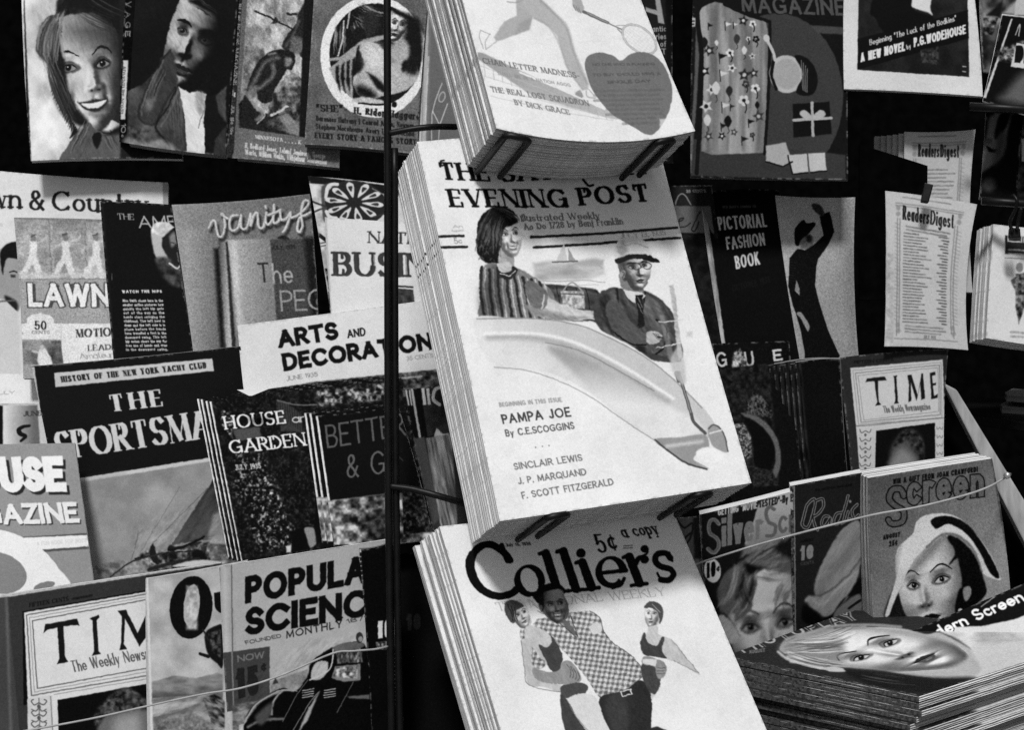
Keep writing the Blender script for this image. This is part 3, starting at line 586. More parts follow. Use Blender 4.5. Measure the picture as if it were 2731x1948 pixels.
def art_weekly():
    a = Art([(1112, 378), (1743, 336), (2004, 1289), (1333, 1391)], dict(r=(-6, 0)), .93)
    a.F('a8')
    K = .07
    a.T('THE', 335, 226, 640, 238, 112, K, .24, .09, .05, gap=.3); a.T('SATURDAY', 700, 243, 1612, 188, 110, K, .24, .09, .05, gap=.3)
    a.S([(350, 108), (330, 115), (338, 140), (352, 132)], 10, K); a.S([(1195, 225), (1230, 262), (1255, 258)], 14, K)
    a.T('EVENING', 392, 394, 1115, 396, 116, K, .24, .09, .05, gap=.32); a.T('POST', 1178, 384, 1608, 357, 112, K, .25, .10, .05, gap=.32); a.S([(1520, 262), (1500, 275), (1512, 290)], 10, K)
    a.T('Illustrated Weekly', 820, 480, 1300, 463, 42, .36, .17, .09, .03, gap=.3); a.T('A\u00b0 D\u00b0 1728 by Benj Franklin'.replace('\u00b0', 'o'), 840, 532, 1440, 496, 40, .38, .17, .09, .03, gap=.28)
    a.T('An', 405, 520, 465, 518, 20, .6); a.T('Founded', 400, 545, 468, 540, 14, .62)
    a.S([(322, 572), (470, 567)], 15, .13, 0); a.S([(880, 576), (1320, 552), (1766, 517)], 15, .13); a.S([(336, 638), (490, 634)], 15, .13, 0); a.S([(895, 638), (1320, 612), (1786, 579)], 15, .13)
    a.T('JULY 13, 1935', 1425, 586, 1700, 562, 34, .5, .1, .06, .02, gap=.3); a.T('5', 415, 618, 438, 616, 38, .5, .12); a.T('c', 440, 615, 462, 612, 34, .5, .12)
    # a motor launch with two passengers, heading right
    # far shore, a small sail and the seat back with a basket
    a.mottle([(890, 735), (1000, 715), (1120, 728), (1260, 700), (1320, 712), (1330, 800), (1240, 830), (900, 840)], .58, .8, 26, 17, 12, st=3); a.P([(1080, 610), (1100, 720), (1030, 722)], .80, 2); a.P([(1104, 640), (1150, 718), (1108, 722)], .62, 2); a.S([(1010, 726), (1160, 722)], 9, .4, 0)
    a.S([(900, 835), (1040, 845), (1200, 838), (1330, 850)], 5, .66); a.S([(920, 860), (1100, 870), (1290, 862)], 4, .72)
    a.P([(880, 880), (980, 862), (1180, 880), (1290, 910), (1330, 1080), (1200, 1085), (900, 1070)], .22, 4, 1); a.mottle([(890, 890), (1180, 885), (1300, 930), (1310, 1070), (920, 1060)], .12, .42, 26, 19, 6, st=3, ang=10)
    for i in range(7): a.S([(920 + i * 58, 876 + abs(i - 2) * 4), (930 + i * 60, 960), (925 + i * 62, 1060)], 5, .08, alpha=.8)
    a.mottle([(1060, 900), (1200, 905), (1210, 1010), (1075, 1010)], .5, .86, 6, 21, 2); a.S([(1070, 905), (1130, 850), (1196, 910)], 9, .62); a.S([(1058, 920), (1205, 925)], 7, .3)
    # the woman: dark waved bob, face turned right, striped jersey
    a.P([(548, 600), (556, 500), (590, 430), (650, 396), (720, 392), (775, 420), (806, 470), (800, 500), (760, 505), (728, 540), (716, 600), (700, 660), (716, 700), (690, 730), (640, 740), (590, 720), (556, 670)], .10, 3, 1)
    strands(a, (700, 405), (590, 700), 60, 40, 8, .05, .42, 2, 26, soft=1.5); strands(a, (640, 410), (790, 470), 26, 16, 7, .06, .5, 4, -10, soft=1.5)
    for j in range(4):
        for i in range(4): a.S([(562 + i * 34, 600 + j * 36 + i * 3), (578 + i * 34, 588 + j * 36 + i * 3), (592 + i * 34, 604 + j * 36 + i * 3)], 8, .4 if (i + j) % 2 else .05, soft=3, alpha=.7)
    a.P([(690, 640), (760, 650), (770, 760), (690, 770)], .66, 3, 1)
    portrait(a, (752, 580), (84, -14), (14, 104), .34, (.5, -.4, .8), .9, .42, 1, .22, .12, .9, 3, .03, .9, .3, .06)
    a.P([(640, 440), (700, 420), (770, 440), (800, 480), (770, 500), (720, 520), (690, 600), (670, 700), (640, 690)], .1, 4, 1); strands(a, (700, 430), (660, 690), 34, 22, 8, .05, .45, 12, 14, soft=1.5); strands(a, (680, 430), (800, 490), 20, 10, 7, .06, .5, 14, -8, soft=1.5)
    a.P([(600, 745), (680, 735), (760, 745), (850, 790), (940, 850), (1010, 920), (1010, 1080), (590, 1080), (575, 960), (560, 850)], .5, 3, 1)
    for i in range(8): a.S([(580 + i * 50, 760 + i * 12), (574 + i * 56, 900 + i * 10), (600 + i * 56, 1078)], 17, .18, soft=2); a.S([(604 + i * 50, 764 + i * 12), (598 + i * 56, 900 + i * 10), (626 + i * 56, 1078)], 9, .78, soft=2)
    a.P([(640, 760), (700, 800), (720, 940), (660, 1080), (590, 1080), (570, 900)], .1, 40, 1, .45)
    a.P([(672, 738), (735, 728), (768, 752), (752, 786), (700, 792)], .76, 3, 1); a.P([(668, 748), (700, 790), (756, 782), (768, 752), (800, 775), (760, 830), (690, 820)], .16, 3, 1); a.S([(690, 800), (750, 808), (786, 778)], 6, .8)
    # a pennant of striped cloth streaming behind and her arm along the coaming
    a.P([(850, 900), (960, 935), (1110, 1000), (1230, 1030), (1226, 1072), (1080, 1080), (900, 1040)], .78, 3, 1); a.P([(860, 985), (1080, 1050), (1228, 1060), (1080, 1082), (900, 1050)], .56, 12, 1)
    a.P([(1220, 1028), (1275, 1030), (1310, 1050), (1300, 1078), (1230, 1074)], .76, 2, 1)
    for i in range(3): a.S([(1255, 1044 + i * 11), (1302, 1052 + i * 9)], 3.5, .45)
    a.P([(840, 860), (900, 850), (980, 920), (960, 1010), (880, 990)], .44, 3, 1); a.S([(960, 930), (945, 1010)], 10, .75, 0)
    # the man at the wheel: yachting cap, dark jacket, face turned right
    a.P([(1270, 960), (1310, 905), (1390, 880), (1480, 905), (1570, 900), (1650, 940), (1720, 1010), (1765, 1130), (1790, 1330), (1500, 1290), (1330, 1170), (1262, 1060)], .26, 3, 1)
    a.mottle([(1290, 940), (1400, 890), (1560, 905), (1700, 1000), (1760, 1130), (1770, 1310), (1500, 1270), (1320, 1140)], .14, .48, 22, 8, 6, st=4, ang=62); a.S([(1400, 890), (1420, 1000), (1500, 1120)], 10, .1, soft=4); a.S([(1570, 905), (1560, 1000), (1530, 1110)], 10, .1, soft=4)
    a.P([(1415, 800), (1440, 900), (1520, 930), (1560, 900), (1545, 870), (1480, 860)], .5, 3, 1)
    a.P([(1408, 720), (1470, 700), (1480, 800), (1450, 840), (1424, 810)], .3, 5, 1); strands(a, (1425, 715), (1450, 810), 22, 14, 5, .15, .6, 5, soft=1.4)
    portrait(a, (1524, 780), (96, -8), (8, 108), .36, (.5, -.5, .7), .8, .3, 0, .2, .14, 1.0, 3, .03, .7, .18, .09, .2)
    a.E(1436, 800, 17, 28, .6, 8, 2); a.S([(1430, 782), (1446, 798), (1436, 824)], 5, .34)
    for cx_ in (1520, 1585): a.S([(cx_ + 26 * math.cos(t), 752 + 22 * math.sin(t)) for t in np.linspace(0, 6.28, 14)], 4, .2, 0)
    a.S([(1494, 750), (1446, 764)], 4, .25, 0)
    a.P([(1400, 712), (1385, 660), (1410, 600), (1480, 575), (1560, 590), (1600, 640), (1606, 690), (1500, 680)], .88, 2, 1); a.P([(1400, 704), (1500, 676), (1604, 686), (1610, 716), (1500, 706), (1404, 734)], .14, 2, 1); a.P([(1590, 690), (1640, 708), (1660, 732), (1600, 726), (1560, 712)], .10, 2, 1); a.P([(1400, 640), (1440, 600), (1470, 660), (1420, 690)], .66, 14, 1); a.S([(1420, 640), (1500, 612), (1590, 640)], 5, .62, soft=4)
    a.P([(1440, 890), (1500, 905), (1545, 908), (1575, 930), (1530, 990), (1470, 950)], .86, 2); a.P([(1512, 925), (1556, 925), (1570, 1110), (1536, 1130)], .12, 2); a.S([(1530, 940), (1556, 1000)], 5, .5, 0); a.S([(1528, 980), (1560, 1040)], 5, .5, 0)
    a.P([(1330, 1000), (1400, 960), (1480, 1080), (1560, 1150), (1600, 1170), (1580, 1230), (1480, 1220), (1380, 1150)], .34, 4, 1); a.S([(1380, 1150), (1480, 1220), (1580, 1232)], 7, .08); a.P([(1580, 1160), (1640, 1150), (1676, 1180), (1650, 1215), (1590, 1225)], .70, 2, 1)
    for i in range(3): a.S([(1620 + i * 14, 1158 + i * 5), (1640 + i * 12, 1190 + i * 5)], 4, .4)
    a.S([(1640, 1080), (1690, 1110), (1706, 1180), (1680, 1250), (1640, 1290)], 12, .10); a.S([(1644, 1180), (1720, 1200)], 8, .2, 0)
    a.P([(1722, 870), (1748, 862), (1800, 1310), (1774, 1320)], .74, 3); a.S([(1660, 1092), (1800, 1076)], 7, .86, 0); a.S([(1640, 1250), (1800, 1215)], 7, .88, 0)
    a.brush([(530, 380), (880, 380), (900, 800), (1250, 1000), (1330, 560), (1650, 560), (1820, 880), (1830, 1330), (1500, 1330), (1280, 1100), (540, 1090)], 1.6, 8, .22, 35, 3, 0, 10)
    # the hull: long light curves
    a.P([(520, 1075), (900, 1072), (1120, 1085), (1300, 1140), (1480, 1230), (1700, 1380), (1700, 1460), (520, 1460)], .93, 3)
    a.F('d5')
    a.grad([(430, 5), (700, 0), (930, 15), (1100, 50), (1300, 130), (1480, 230), (1660, 365), (1900, 600), (1930, 740), (1560, 760), (1180, 480), (900, 340), (560, 300)], (1000, 60), .80, (800, 330), .90, 4, 1)
    a.S([(450, 2), (800, 0), (1080, 40), (1300, 130), (1500, 240), (1680, 380), (1860, 560)], 9, .58, alpha=.8)
    a.S([(520, 118), (760, 118), (960, 155), (1180, 240), (1400, 370), (1640, 520)], 30, .66, soft=14, alpha=.8); a.S([(500, 95), (780, 92), (1000, 130), (1220, 220), (1450, 350), (1680, 500)], 16, .97, soft=8); a.S([(880, 150), (1100, 205), (1350, 335), (1560, 455)], 6, .48, alpha=.8)
    a.grad([(900, 175), (1100, 225), (1350, 360), (1640, 540), (1830, 640), (1850, 720), (1560, 755), (1250, 520), (980, 270)], (1200, 280), .66, (1180, 520), .90, 24, 1)
    a.S([(560, 305), (760, 325), (960, 390), (1160, 490), (1360, 630), (1560, 760), (1900, 940)], 6, .6, alpha=.85)
    a.P([(1560, 758), (1720, 745), (1880, 730), (1900, 830), (1830, 850), (1810, 890), (1890, 945), (1760, 905), (1650, 830)], .60, 4, 1); a.S([(1565, 760), (1650, 830), (1760, 905), (1890, 945)], 12, .3); a.S([(1640, 800), (1720, 790), (1860, 770)], 18, .82, soft=10)
    a.S([(1715, 340), (1745, 440), (1790, 590), (1810, 650), (1880, 720)], 20, .34); a.S([(1700, 340), (1715, 390)], 26, .25); a.S([(1722, 360), (1790, 590)], 6, .6, 0)
    a.P([(1895, 690), (1925, 665), (1965, 680), (2000, 740), (2020, 835), (1980, 830), (1920, 790)], .62, 3, 1); a.S([(1900, 690), (1930, 667), (1966, 682), (2004, 745), (2022, 835)], 9, .36); a.S([(1910, 720), (1980, 700)], 10, .85)
    a.P([(1820, 840), (1900, 805), (1990, 850), (1980, 890), (1880, 900)], .96, 6, 1)
    a.P([(1590, -20), (1620, -20), (1700, 300), (1650, 250)], .7, 8, 0, .5); a.P([(1660, 260), (1730, 180), (1760, 400), (1700, 380)], .78, 10, 1, .8)
    a.T('BEGINNING IN THIS ISSUE', 592, 556, 985, 522, 30, .58, .18, gap=.3); a.T('PAMPA JOE', 612, 662, 1043, 614, 62, .26, .17, gap=.34, soft=1.3)
    a.T('By C.E.SCOGGINS', 632, 742, 1065, 692, 46, .34, .16, gap=.3)
    for i in range(3): a.E(818 + i * 42, 808 - i * 6, 5, 5, .5)
    a.T('SINCLAIR LEWIS', 685, 951, 1115, 891, 44, .42, .16, gap=.32); a.T('J. P. MARQUAND', 712, 1040, 1140, 980, 44, .42, .16, gap=.3); a.T('F. SCOTT FITZGERALD', 735, 1132, 1310, 1044, 45, .42, .16, gap=.32)
    a.mottle([(1760, 80), (1800, 80), (1800, 120), (1760, 120)], .7, .9, 5, 3, 8, alpha=.6)
    return a
a = art_weekly()
post = mag('weekly_magazine', 'large white weekly showing two motor boat passengers, on the centre rack', a, 1.665, NS, .0046, bend=lambda u, v: .004 * np.sin(np.pi * u) * (1 - v), pages=(.55, .76), group='copies in the centre stack', backmat=M_BACKL, layers=5, rag=.0006)
stack(post, NS, .0046, 14, 'pale copy stacked behind the motor boat cover in the centre stack', 'copies in the centre stack', .0006, 5, rot=.002)

def art_national():
    a = Art([(1172, 1405), (1790, 1352), (2160, 2215), (1432, 2270)], {}, .93)
    a.F('d8'); K = .06
    a.S([(705, 330), (670, 285), (600, 238), (540, 240), (485, 290), (470, 370), (500, 460), (560, 525), (640, 550), (710, 535), (745, 510)], 44, K); a.S([(470, 290), (452, 360), (480, 455), (530, 515)], 34, K); a.S([(655, 240), (675, 300), (690, 335)], 30, K, 0)
    a.E(826, 456, 94, 100, K, -12); a.E(824, 452, 50, 76, lambda x, y: .93 + 0 * x, -22)
    for x0, y0, x1, y1, tp in ((924, 290, 996, 518, 1), (1030, 278, 1106, 506, 1), (1146, 345, 1202, 496, 1), (1432, 312, 1492, 470, 1)):
        a.S([(x0, y0), (x1, y1)], 54, K, 0); a.S([(x0 - 38, y0 + 2), (x0 + 6, y0 - 14)], 24, K, 0); a.S([(x1 - 48, y1 + 14), (x1 + 46, y1 + 2)], 22, K, 0)
    a.E(1136, 288, 29, 28, K); a.E(1322, 404, 98, 98, K, -10); a.E(1318, 398, 52, 72, .93, -14); a.P([(1330, 415), (1425, 405), (1428, 445), (1380, 452)], .93, 2); a.S([(1268, 408), (1412, 392)], 24, K, 0); a.S([(1400, 440), (1380, 480), (1330, 498)], 20, K)
    a.S([(1462, 370), (1490, 318), (1528, 318)], 30, K); a.E(1524, 328, 26, 25, K); a.E(1524, 262, 25, 24, K); a.S([(1542, 262), (1538, 288), (1512, 304)], 13, K)
    a.S([(1680, 318), (1650, 288), (1600, 296), (1588, 335), (1620, 368), (1680, 386), (1698, 420), (1668, 452), (1622, 450)], 36, K); a.S([(1672, 285), (1692, 335)], 14, K, 0); a.S([(1600, 410), (1630, 462)], 14, K, 0)
    a.T('5\u00a2', 1246, 290, 1370, 268, 118, .10, .15, .08, gap=.34); a.T('a copy', 1395, 195, 1616, 168, 78, .14, .15, .08, .03, slant=-.12, gap=.24); a.T('July 13, 1935', 682, 248, 836, 238, 20, .05, .2); a.greek(1395, 245, 1450, 240, 2, 14, .45, 4)
    a.T('THE NATIONAL WEEKLY', 632, 640, 1655, 545, 56, .66, .11, .06, .03, gap=.42)
    # a stout man in a checked shirt between two bathers
    def chk(x, y):
        g = 6.6; r = (x * .95 + y * .2) / g; s = (y * .97 - x * .12) / g
        return .86 - .27 * ((np.sin(r * 3.1416) > 0).astype(float) + (np.sin(s * 3.1416) > 0)) * .85
    a.P([(870, 700), (980, 660), (1090, 650), (1190, 640), (1250, 680), (1275, 760), (1330, 830), (1440, 910), (1510, 1000), (1490, 1060), (1400, 1120), (1260, 1170), (1180, 1060), (1100, 960), (1000, 850), (930, 780), (850, 730)], chk, 2, 1)
    a.S([(1190, 640), (1250, 680), (1275, 760), (1330, 830), (1440, 910), (1512, 1000), (1490, 1060), (1400, 1120), (1255, 1168)], 5, .3, alpha=.8)
    a.P([(860, 700), (940, 690), (1000, 760), (960, 830), (900, 790)], chk, 2, 1); a.P([(765, 770), (810, 745), (850, 840), (890, 960), (850, 975), (800, 930)], chk, 2, 1)
    a.P([(900, 560), (960, 520), (1020, 535), (1060, 600), (1062, 660), (1035, 705), (990, 712), (930, 680), (890, 620)], .36, 2, 1); a.P([(930, 560), (1000, 550), (1040, 600), (1020, 660), (950, 640)], .5, 12, 1, .7)
    a.P([(850, 555), (880, 500), (950, 470), (1010, 480), (1040, 515), (980, 520), (900, 560), (880, 590)], .06, 2, 1)
    portrait(a, (984, 618), (76, -16), (16, 84), .12, (.3, -.5, .8), .52, .32, 1, .1, .08, .95, 3, .05, .8, .12, .07, .6); a.P([(880, 580), (905, 540), (915, 600), (905, 640), (890, 640)], .1, 4, 1)
    a.S([(930, 555), (955, 548)], 6, .1, alpha=0); a.E(893, 620, 10, 18, .34)
    a.P([(1020, 690), (1060, 700), (1120, 790), (1080, 780), (1040, 740)], .4, 2); a.S([(1010, 715), (1110, 800)], 5, .25, 0); a.S([(1075, 665), (1118, 795)], 5, .25, 0); a.E(1230, 745, 34, 36, .84, 20, 2)
    a.P([(1250, 1175), (1400, 1125), (1500, 1060), (1560, 1140), (1565, 1290), (1540, 1370), (1300, 1370)], .18, 2, 1); a.P([(1290, 1180), (1400, 1140), (1420, 1360), (1330, 1360)], .28, 20, 1, .6); a.S([(1380, 1130), (1440, 1115), (1445, 1145), (1390, 1162), (1380, 1130)], 7, .9, 0)
    a.P([(1500, 1370), (1600, 1340), (1700, 1380), (1700, 1500), (1300, 1500), (1300, 1370)], .2, 3)
    SK = .76
    # left bather
    a.P([(700, 680), (690, 620), (720, 578), (770, 590), (815, 650), (838, 710), (810, 735), (760, 720)], .72, 2, 1); a.P([(676, 640), (680, 590), (715, 572), (770, 590), (800, 625), (740, 640), (735, 715), (700, 690)], .34, 2, 1)
    portrait(a, (775, 672), (54, -26), (24, 62), .3, (.4, -.4, .8), .84, .4, 0, .25, .2, .9, 3, .05, .85, .35, .06); a.P([(676, 640), (680, 590), (715, 572), (770, 590), (790, 612), (735, 640), (728, 715), (700, 690)], .3, 3, 1)
    for i in range(3): a.S([(690 + i * 22, 600 + i * 8), (715 + i * 14, 650 + i * 14), (725 + i * 12, 700)], 4, .1)
    a.S([(845, 600), (900, 640), (915, 660), (870, 640)], 4, .5)
    a.P([(800, 740), (850, 730), (940, 780), (1000, 870), (1010, 960), (990, 1010), (920, 960), (860, 880), (800, 820)], SK, 2, 1)
    a.P([(880, 845), (930, 860), (960, 830), (955, 790), (1000, 850), (1025, 930), (1000, 1010), (955, 1000), (920, 930)], .27, 2, 1)
    a.P([(775, 830), (810, 805), (840, 850), (845, 960), (900, 1060), (1020, 1095), (1010, 1130), (900, 1100), (820, 1090), (795, 980)], SK, 2, 1); a.S([(775, 830), (795, 980), (820, 1090), (1010, 1132)], 4, .45); a.S([(842, 860), (848, 960), (905, 1060)], 4, .5)
    a.P([(845, 985), (930, 1010), (1000, 1000), (1030, 950), (1060, 940), (1100, 970), (1135, 1030), (1130, 1070), (1050, 1085), (940, 1080), (860, 1050)], .58, 2, 1); a.E(880, 955, 45, 35, chk, 20, 2)
    for i in range(4): a.S([(1050 + i * 22, 965 + i * 14), (1075 + i * 18, 1005 + i * 12), (1070 + i * 16, 1040 + i * 8)], 4, .3)
    a.P([(1020, 1095), (1130, 1075), (1180, 1100), (1150, 1150), (1060, 1170), (1020, 1150)], .3, 2, 1); a.P([(1050, 1180), (1090, 1155), (1160, 1140), (1230, 1170), (1280, 1300), (1320, 1400), (1200, 1400), (1080, 1240)], .86, 2, 1); a.P([(1015, 1150), (1060, 1190), (1120, 1300), (1180, 1400), (1060, 1400), (1020, 1260)], .26, 2, 1)
    a.S([(1052, 1178), (1100, 1270), (1190, 1380)], 4, .5)
    # right bather
    a.P([(1525, 660), (1530, 610), (1570, 590), (1610, 610), (1630, 660), (1610, 715), (1570, 740), (1540, 710)], .76, 2, 1); portrait(a, (1566, 668), (50, 4), (-4, 64), -.25, (-.4, -.4, .8), .86, .42, 0, .3, .25, .9, 3, -.05, .85, .4, .05); a.P([(1520, 620), (1540, 588), (1580, 580), (1625, 605), (1638, 660), (1615, 720), (1605, 650), (1560, 620)], .3, 2, 1); a.S([(1570, 600), (1620, 650)], 5, .6)
    a.P([(1550, 735), (1600, 730), (1610, 780), (1700, 820), (1740, 880), (1850, 1010), (1845, 1022), (1740, 960), (1650, 930), (1620, 870), (1540, 850), (1500, 800), (1540, 770)], SK + .03, 2, 1); a.S([(1690, 815), (1740, 880), (1852, 1014), (1700, 945)], 4, .58, 0)
    a.P([(1510, 790), (1525, 770), (1545, 830), (1600, 850), (1630, 800), (1645, 810), (1630, 880), (1655, 930), (1600, 920), (1520, 905), (1500, 850)], .27, 2, 1); a.P([(1510, 960), (1600, 970), (1620, 1080), (1580, 1150), (1540, 1110), (1510, 1040)], .28, 2, 1)
    a.P([(1520, 915), (1590, 930), (1640, 950), (1660, 990), (1640, 1040), (1600, 1050), (1585, 980), (1510, 960)], .58, 2, 1); a.P([(1510, 930), (1600, 935), (1590, 975), (1510, 955)], .85, 2)
    for i in range(3): a.S([(1600, 985 + i * 18), (1650, 985 + i * 18)], 4, .35)
    a.P([(1560, 1140), (1590, 1150), (1570, 1180)], .8, 3)
    a.brush([(660, 560), (860, 460), (1060, 460), (1300, 640), (1500, 570), (1660, 570), (1880, 1030), (1700, 1100), (1720, 1380), (1000, 1380), (740, 1100)], 1.1, 7, .13, 60, 3, 0, 10)
    return a
a = art_national(); nC = nv(.36, .34)
col = mag('national_magazine', 'white magazine with a man in checked shirt between two bathers', a, 1.64, nC, .0050, pages=(.40, .72), group='copies in the lower middle stack', backmat=M_BACKL, layers=5, rag=.0010)
stack(col, nC, .0050, 15, 'loose copy stacked behind the checked shirt magazine in the lower stack', 'copies in the lower middle stack', .0012, 9, rot=.008)
# ------------------------------------------------------------------ back wall, top row left
def art_smile():
    a = Art([(56, -70), (480, -90), (486, 424), (82, 429)], dict(b=(0, -4)), .86); a.F('a1')
    a.mottle([(150, -200), (700, -200), (900, 1500), (200, 1500)], .74, .95, 60, 3, 4)
    a.mottle([(560, -40), (500, 110), (405, 150), (345, 250), (312, 430), (370, 520), (440, 680), (490, 830), (540, 920), (600, 1010), (640, 1090), (605, 1200), (760, 1060), (860, 1000), (1200, 1000), (1200, -200), (600, -200)], .06, .2, 30, 5, 3, 1)
    strands(a, (470, 140), (390, 520), 80, 26, 14, .12, .72, 3, 10); strands(a, (400, 470), (620, 1000), 50, 22, 12, .05, .4, 5, 20); strands(a, (560, 0), (500, 130), 40, 10, 10, .3, .75, 6)
    for i in range(16): a.S([(440 + i * 14, 690 + i * 30), (425 + i * 15, 720 + i * 32)], 8, .12, 0, taper=-.9)
    portrait(a, (735, 672), (385, -55), (62, 430), .40, (-.5, .0, .85), .80, .20, 1, .08, .03, .88, 8, .0, .55, .03, .055)
    a.P([(470, 200), (520, 330), (560, 520), (575, 660), (610, 830), (680, 950), (760, 1040), (740, 1090), (640, 1060), (540, 900), (470, 700), (400, 520), (420, 300)], .09, 14, 1); strands(a, (480, 160), (430, 560), 80, 44, 7, .06, .8, 21, 10, .85, 1.4); strands(a, (450, 540), (640, 1060), 66, 60, 7, .02, .4, 22, 20, .85, 1.4); strands(a, (560, 0), (470, 240), 50, 20, 8, .1, .75, 25, 10, .8, 1.4)
    for i in range(22): a.S([(470 + i * 9, 760 + i * 17), (440 + i * 9, 800 + i * 18 + (i % 3) * 10)], 16, .08, 0, taper=-.95, soft=2)
    a.P([(500, 250), (530, 300), (566, 470), (540, 480)], .7, 10, 1); a.P([(340, 260), (410, 160), (480, 150), (500, 260), (440, 420), (380, 520), (320, 440)], .34, 20, 1, .8)
    for i, p in enumerate([[(420, 150), (350, 260), (325, 420)], [(450, 150), (390, 280), (360, 440), (400, 540)], [(480, 170), (420, 330), (420, 480), (470, 600)], [(500, 220), (460, 380), (470, 540), (530, 680)], [(400, 480), (450, 620), (510, 760), (560, 880)], [(440, 500), (500, 660), (570, 800), (650, 960)]]): a.S(p, 16, (.62, .16, .55, .1, .42, .3)[i], soft=5, alpha=.85, taper=.6); a.S([(x + 18, y + 8) for x, y in p], 8, (.12, .6, .08, .5, .06, .06)[i], soft=3, alpha=.8, taper=.6)
    a.P([(560, 240), (760, 150), (900, 190), (1000, 330), (860, 400), (700, 380), (600, 340)], .22, 110, 1, .75); a.P([(760, 150), (800, 145), (880, 220), (830, 226)], .5, 22, 1)
    a.P([(1010, 380), (1120, 330), (1130, 1100), (1040, 1080), (1020, 700)], .12, 60, 1, .8)
    a.P([(500, 110), (620, 60), (760, 80), (900, 160), (1010, 260), (1120, 350), (1130, -60), (560, -60)], .06, 12, 1, .9); a.P([(720, 150), (780, 130), (820, 175), (760, 200)], .45, 16, 1)
    
    a.P([(510, 1390), (560, 1300), (640, 1180), (760, 1060), (820, 1110), (900, 1165), (1060, 1130), (1100, 1420), (500, 1420)], .34, 3, 1); strands(a, (790, 1060), (640, 1350), 70, 18, 16, .15, .7, 8); a.P([(800, 1180), (860, 1140), (880, 1200), (840, 1290), (810, 1240)], .06, 6, 1); strands(a, (900, 1140), (1000, 1330), 60, 12, 14, .12, .5, 9)
    a.P([(860, 1120), (950, 1135), (1060, 1080), (1060, 1150), (900, 1165)], .07, 14, 1)
    a.brush([(300, -60), (1060, -60), (1060, 1400), (480, 1400), (300, 500)], 1.4, 10, .16, 72, 4, 0, 20)
    a.P([(205, 0), (212, 0), (270, 1400), (240, 1400)], .1, 3); a.P([(1030, -400), (1700, -400), (1700, 1500), (1045, 1500)], .10, 8); strands(a, (480, 160), (420, 560), 70, 30, 8, .06, .6, 13, 14); strands(a, (450, 560), (640, 1060), 60, 34, 8, .04, .34, 15, 24); strands(a, (700, 20), (1060, 200), 120, 26, 10, .03, .3, 16, 20)
    return a
mag('portrait_magazine', 'magazine cover of a smiling dark haired woman before a bright sky, top left', art_smile(), 2.06, NW, .008)

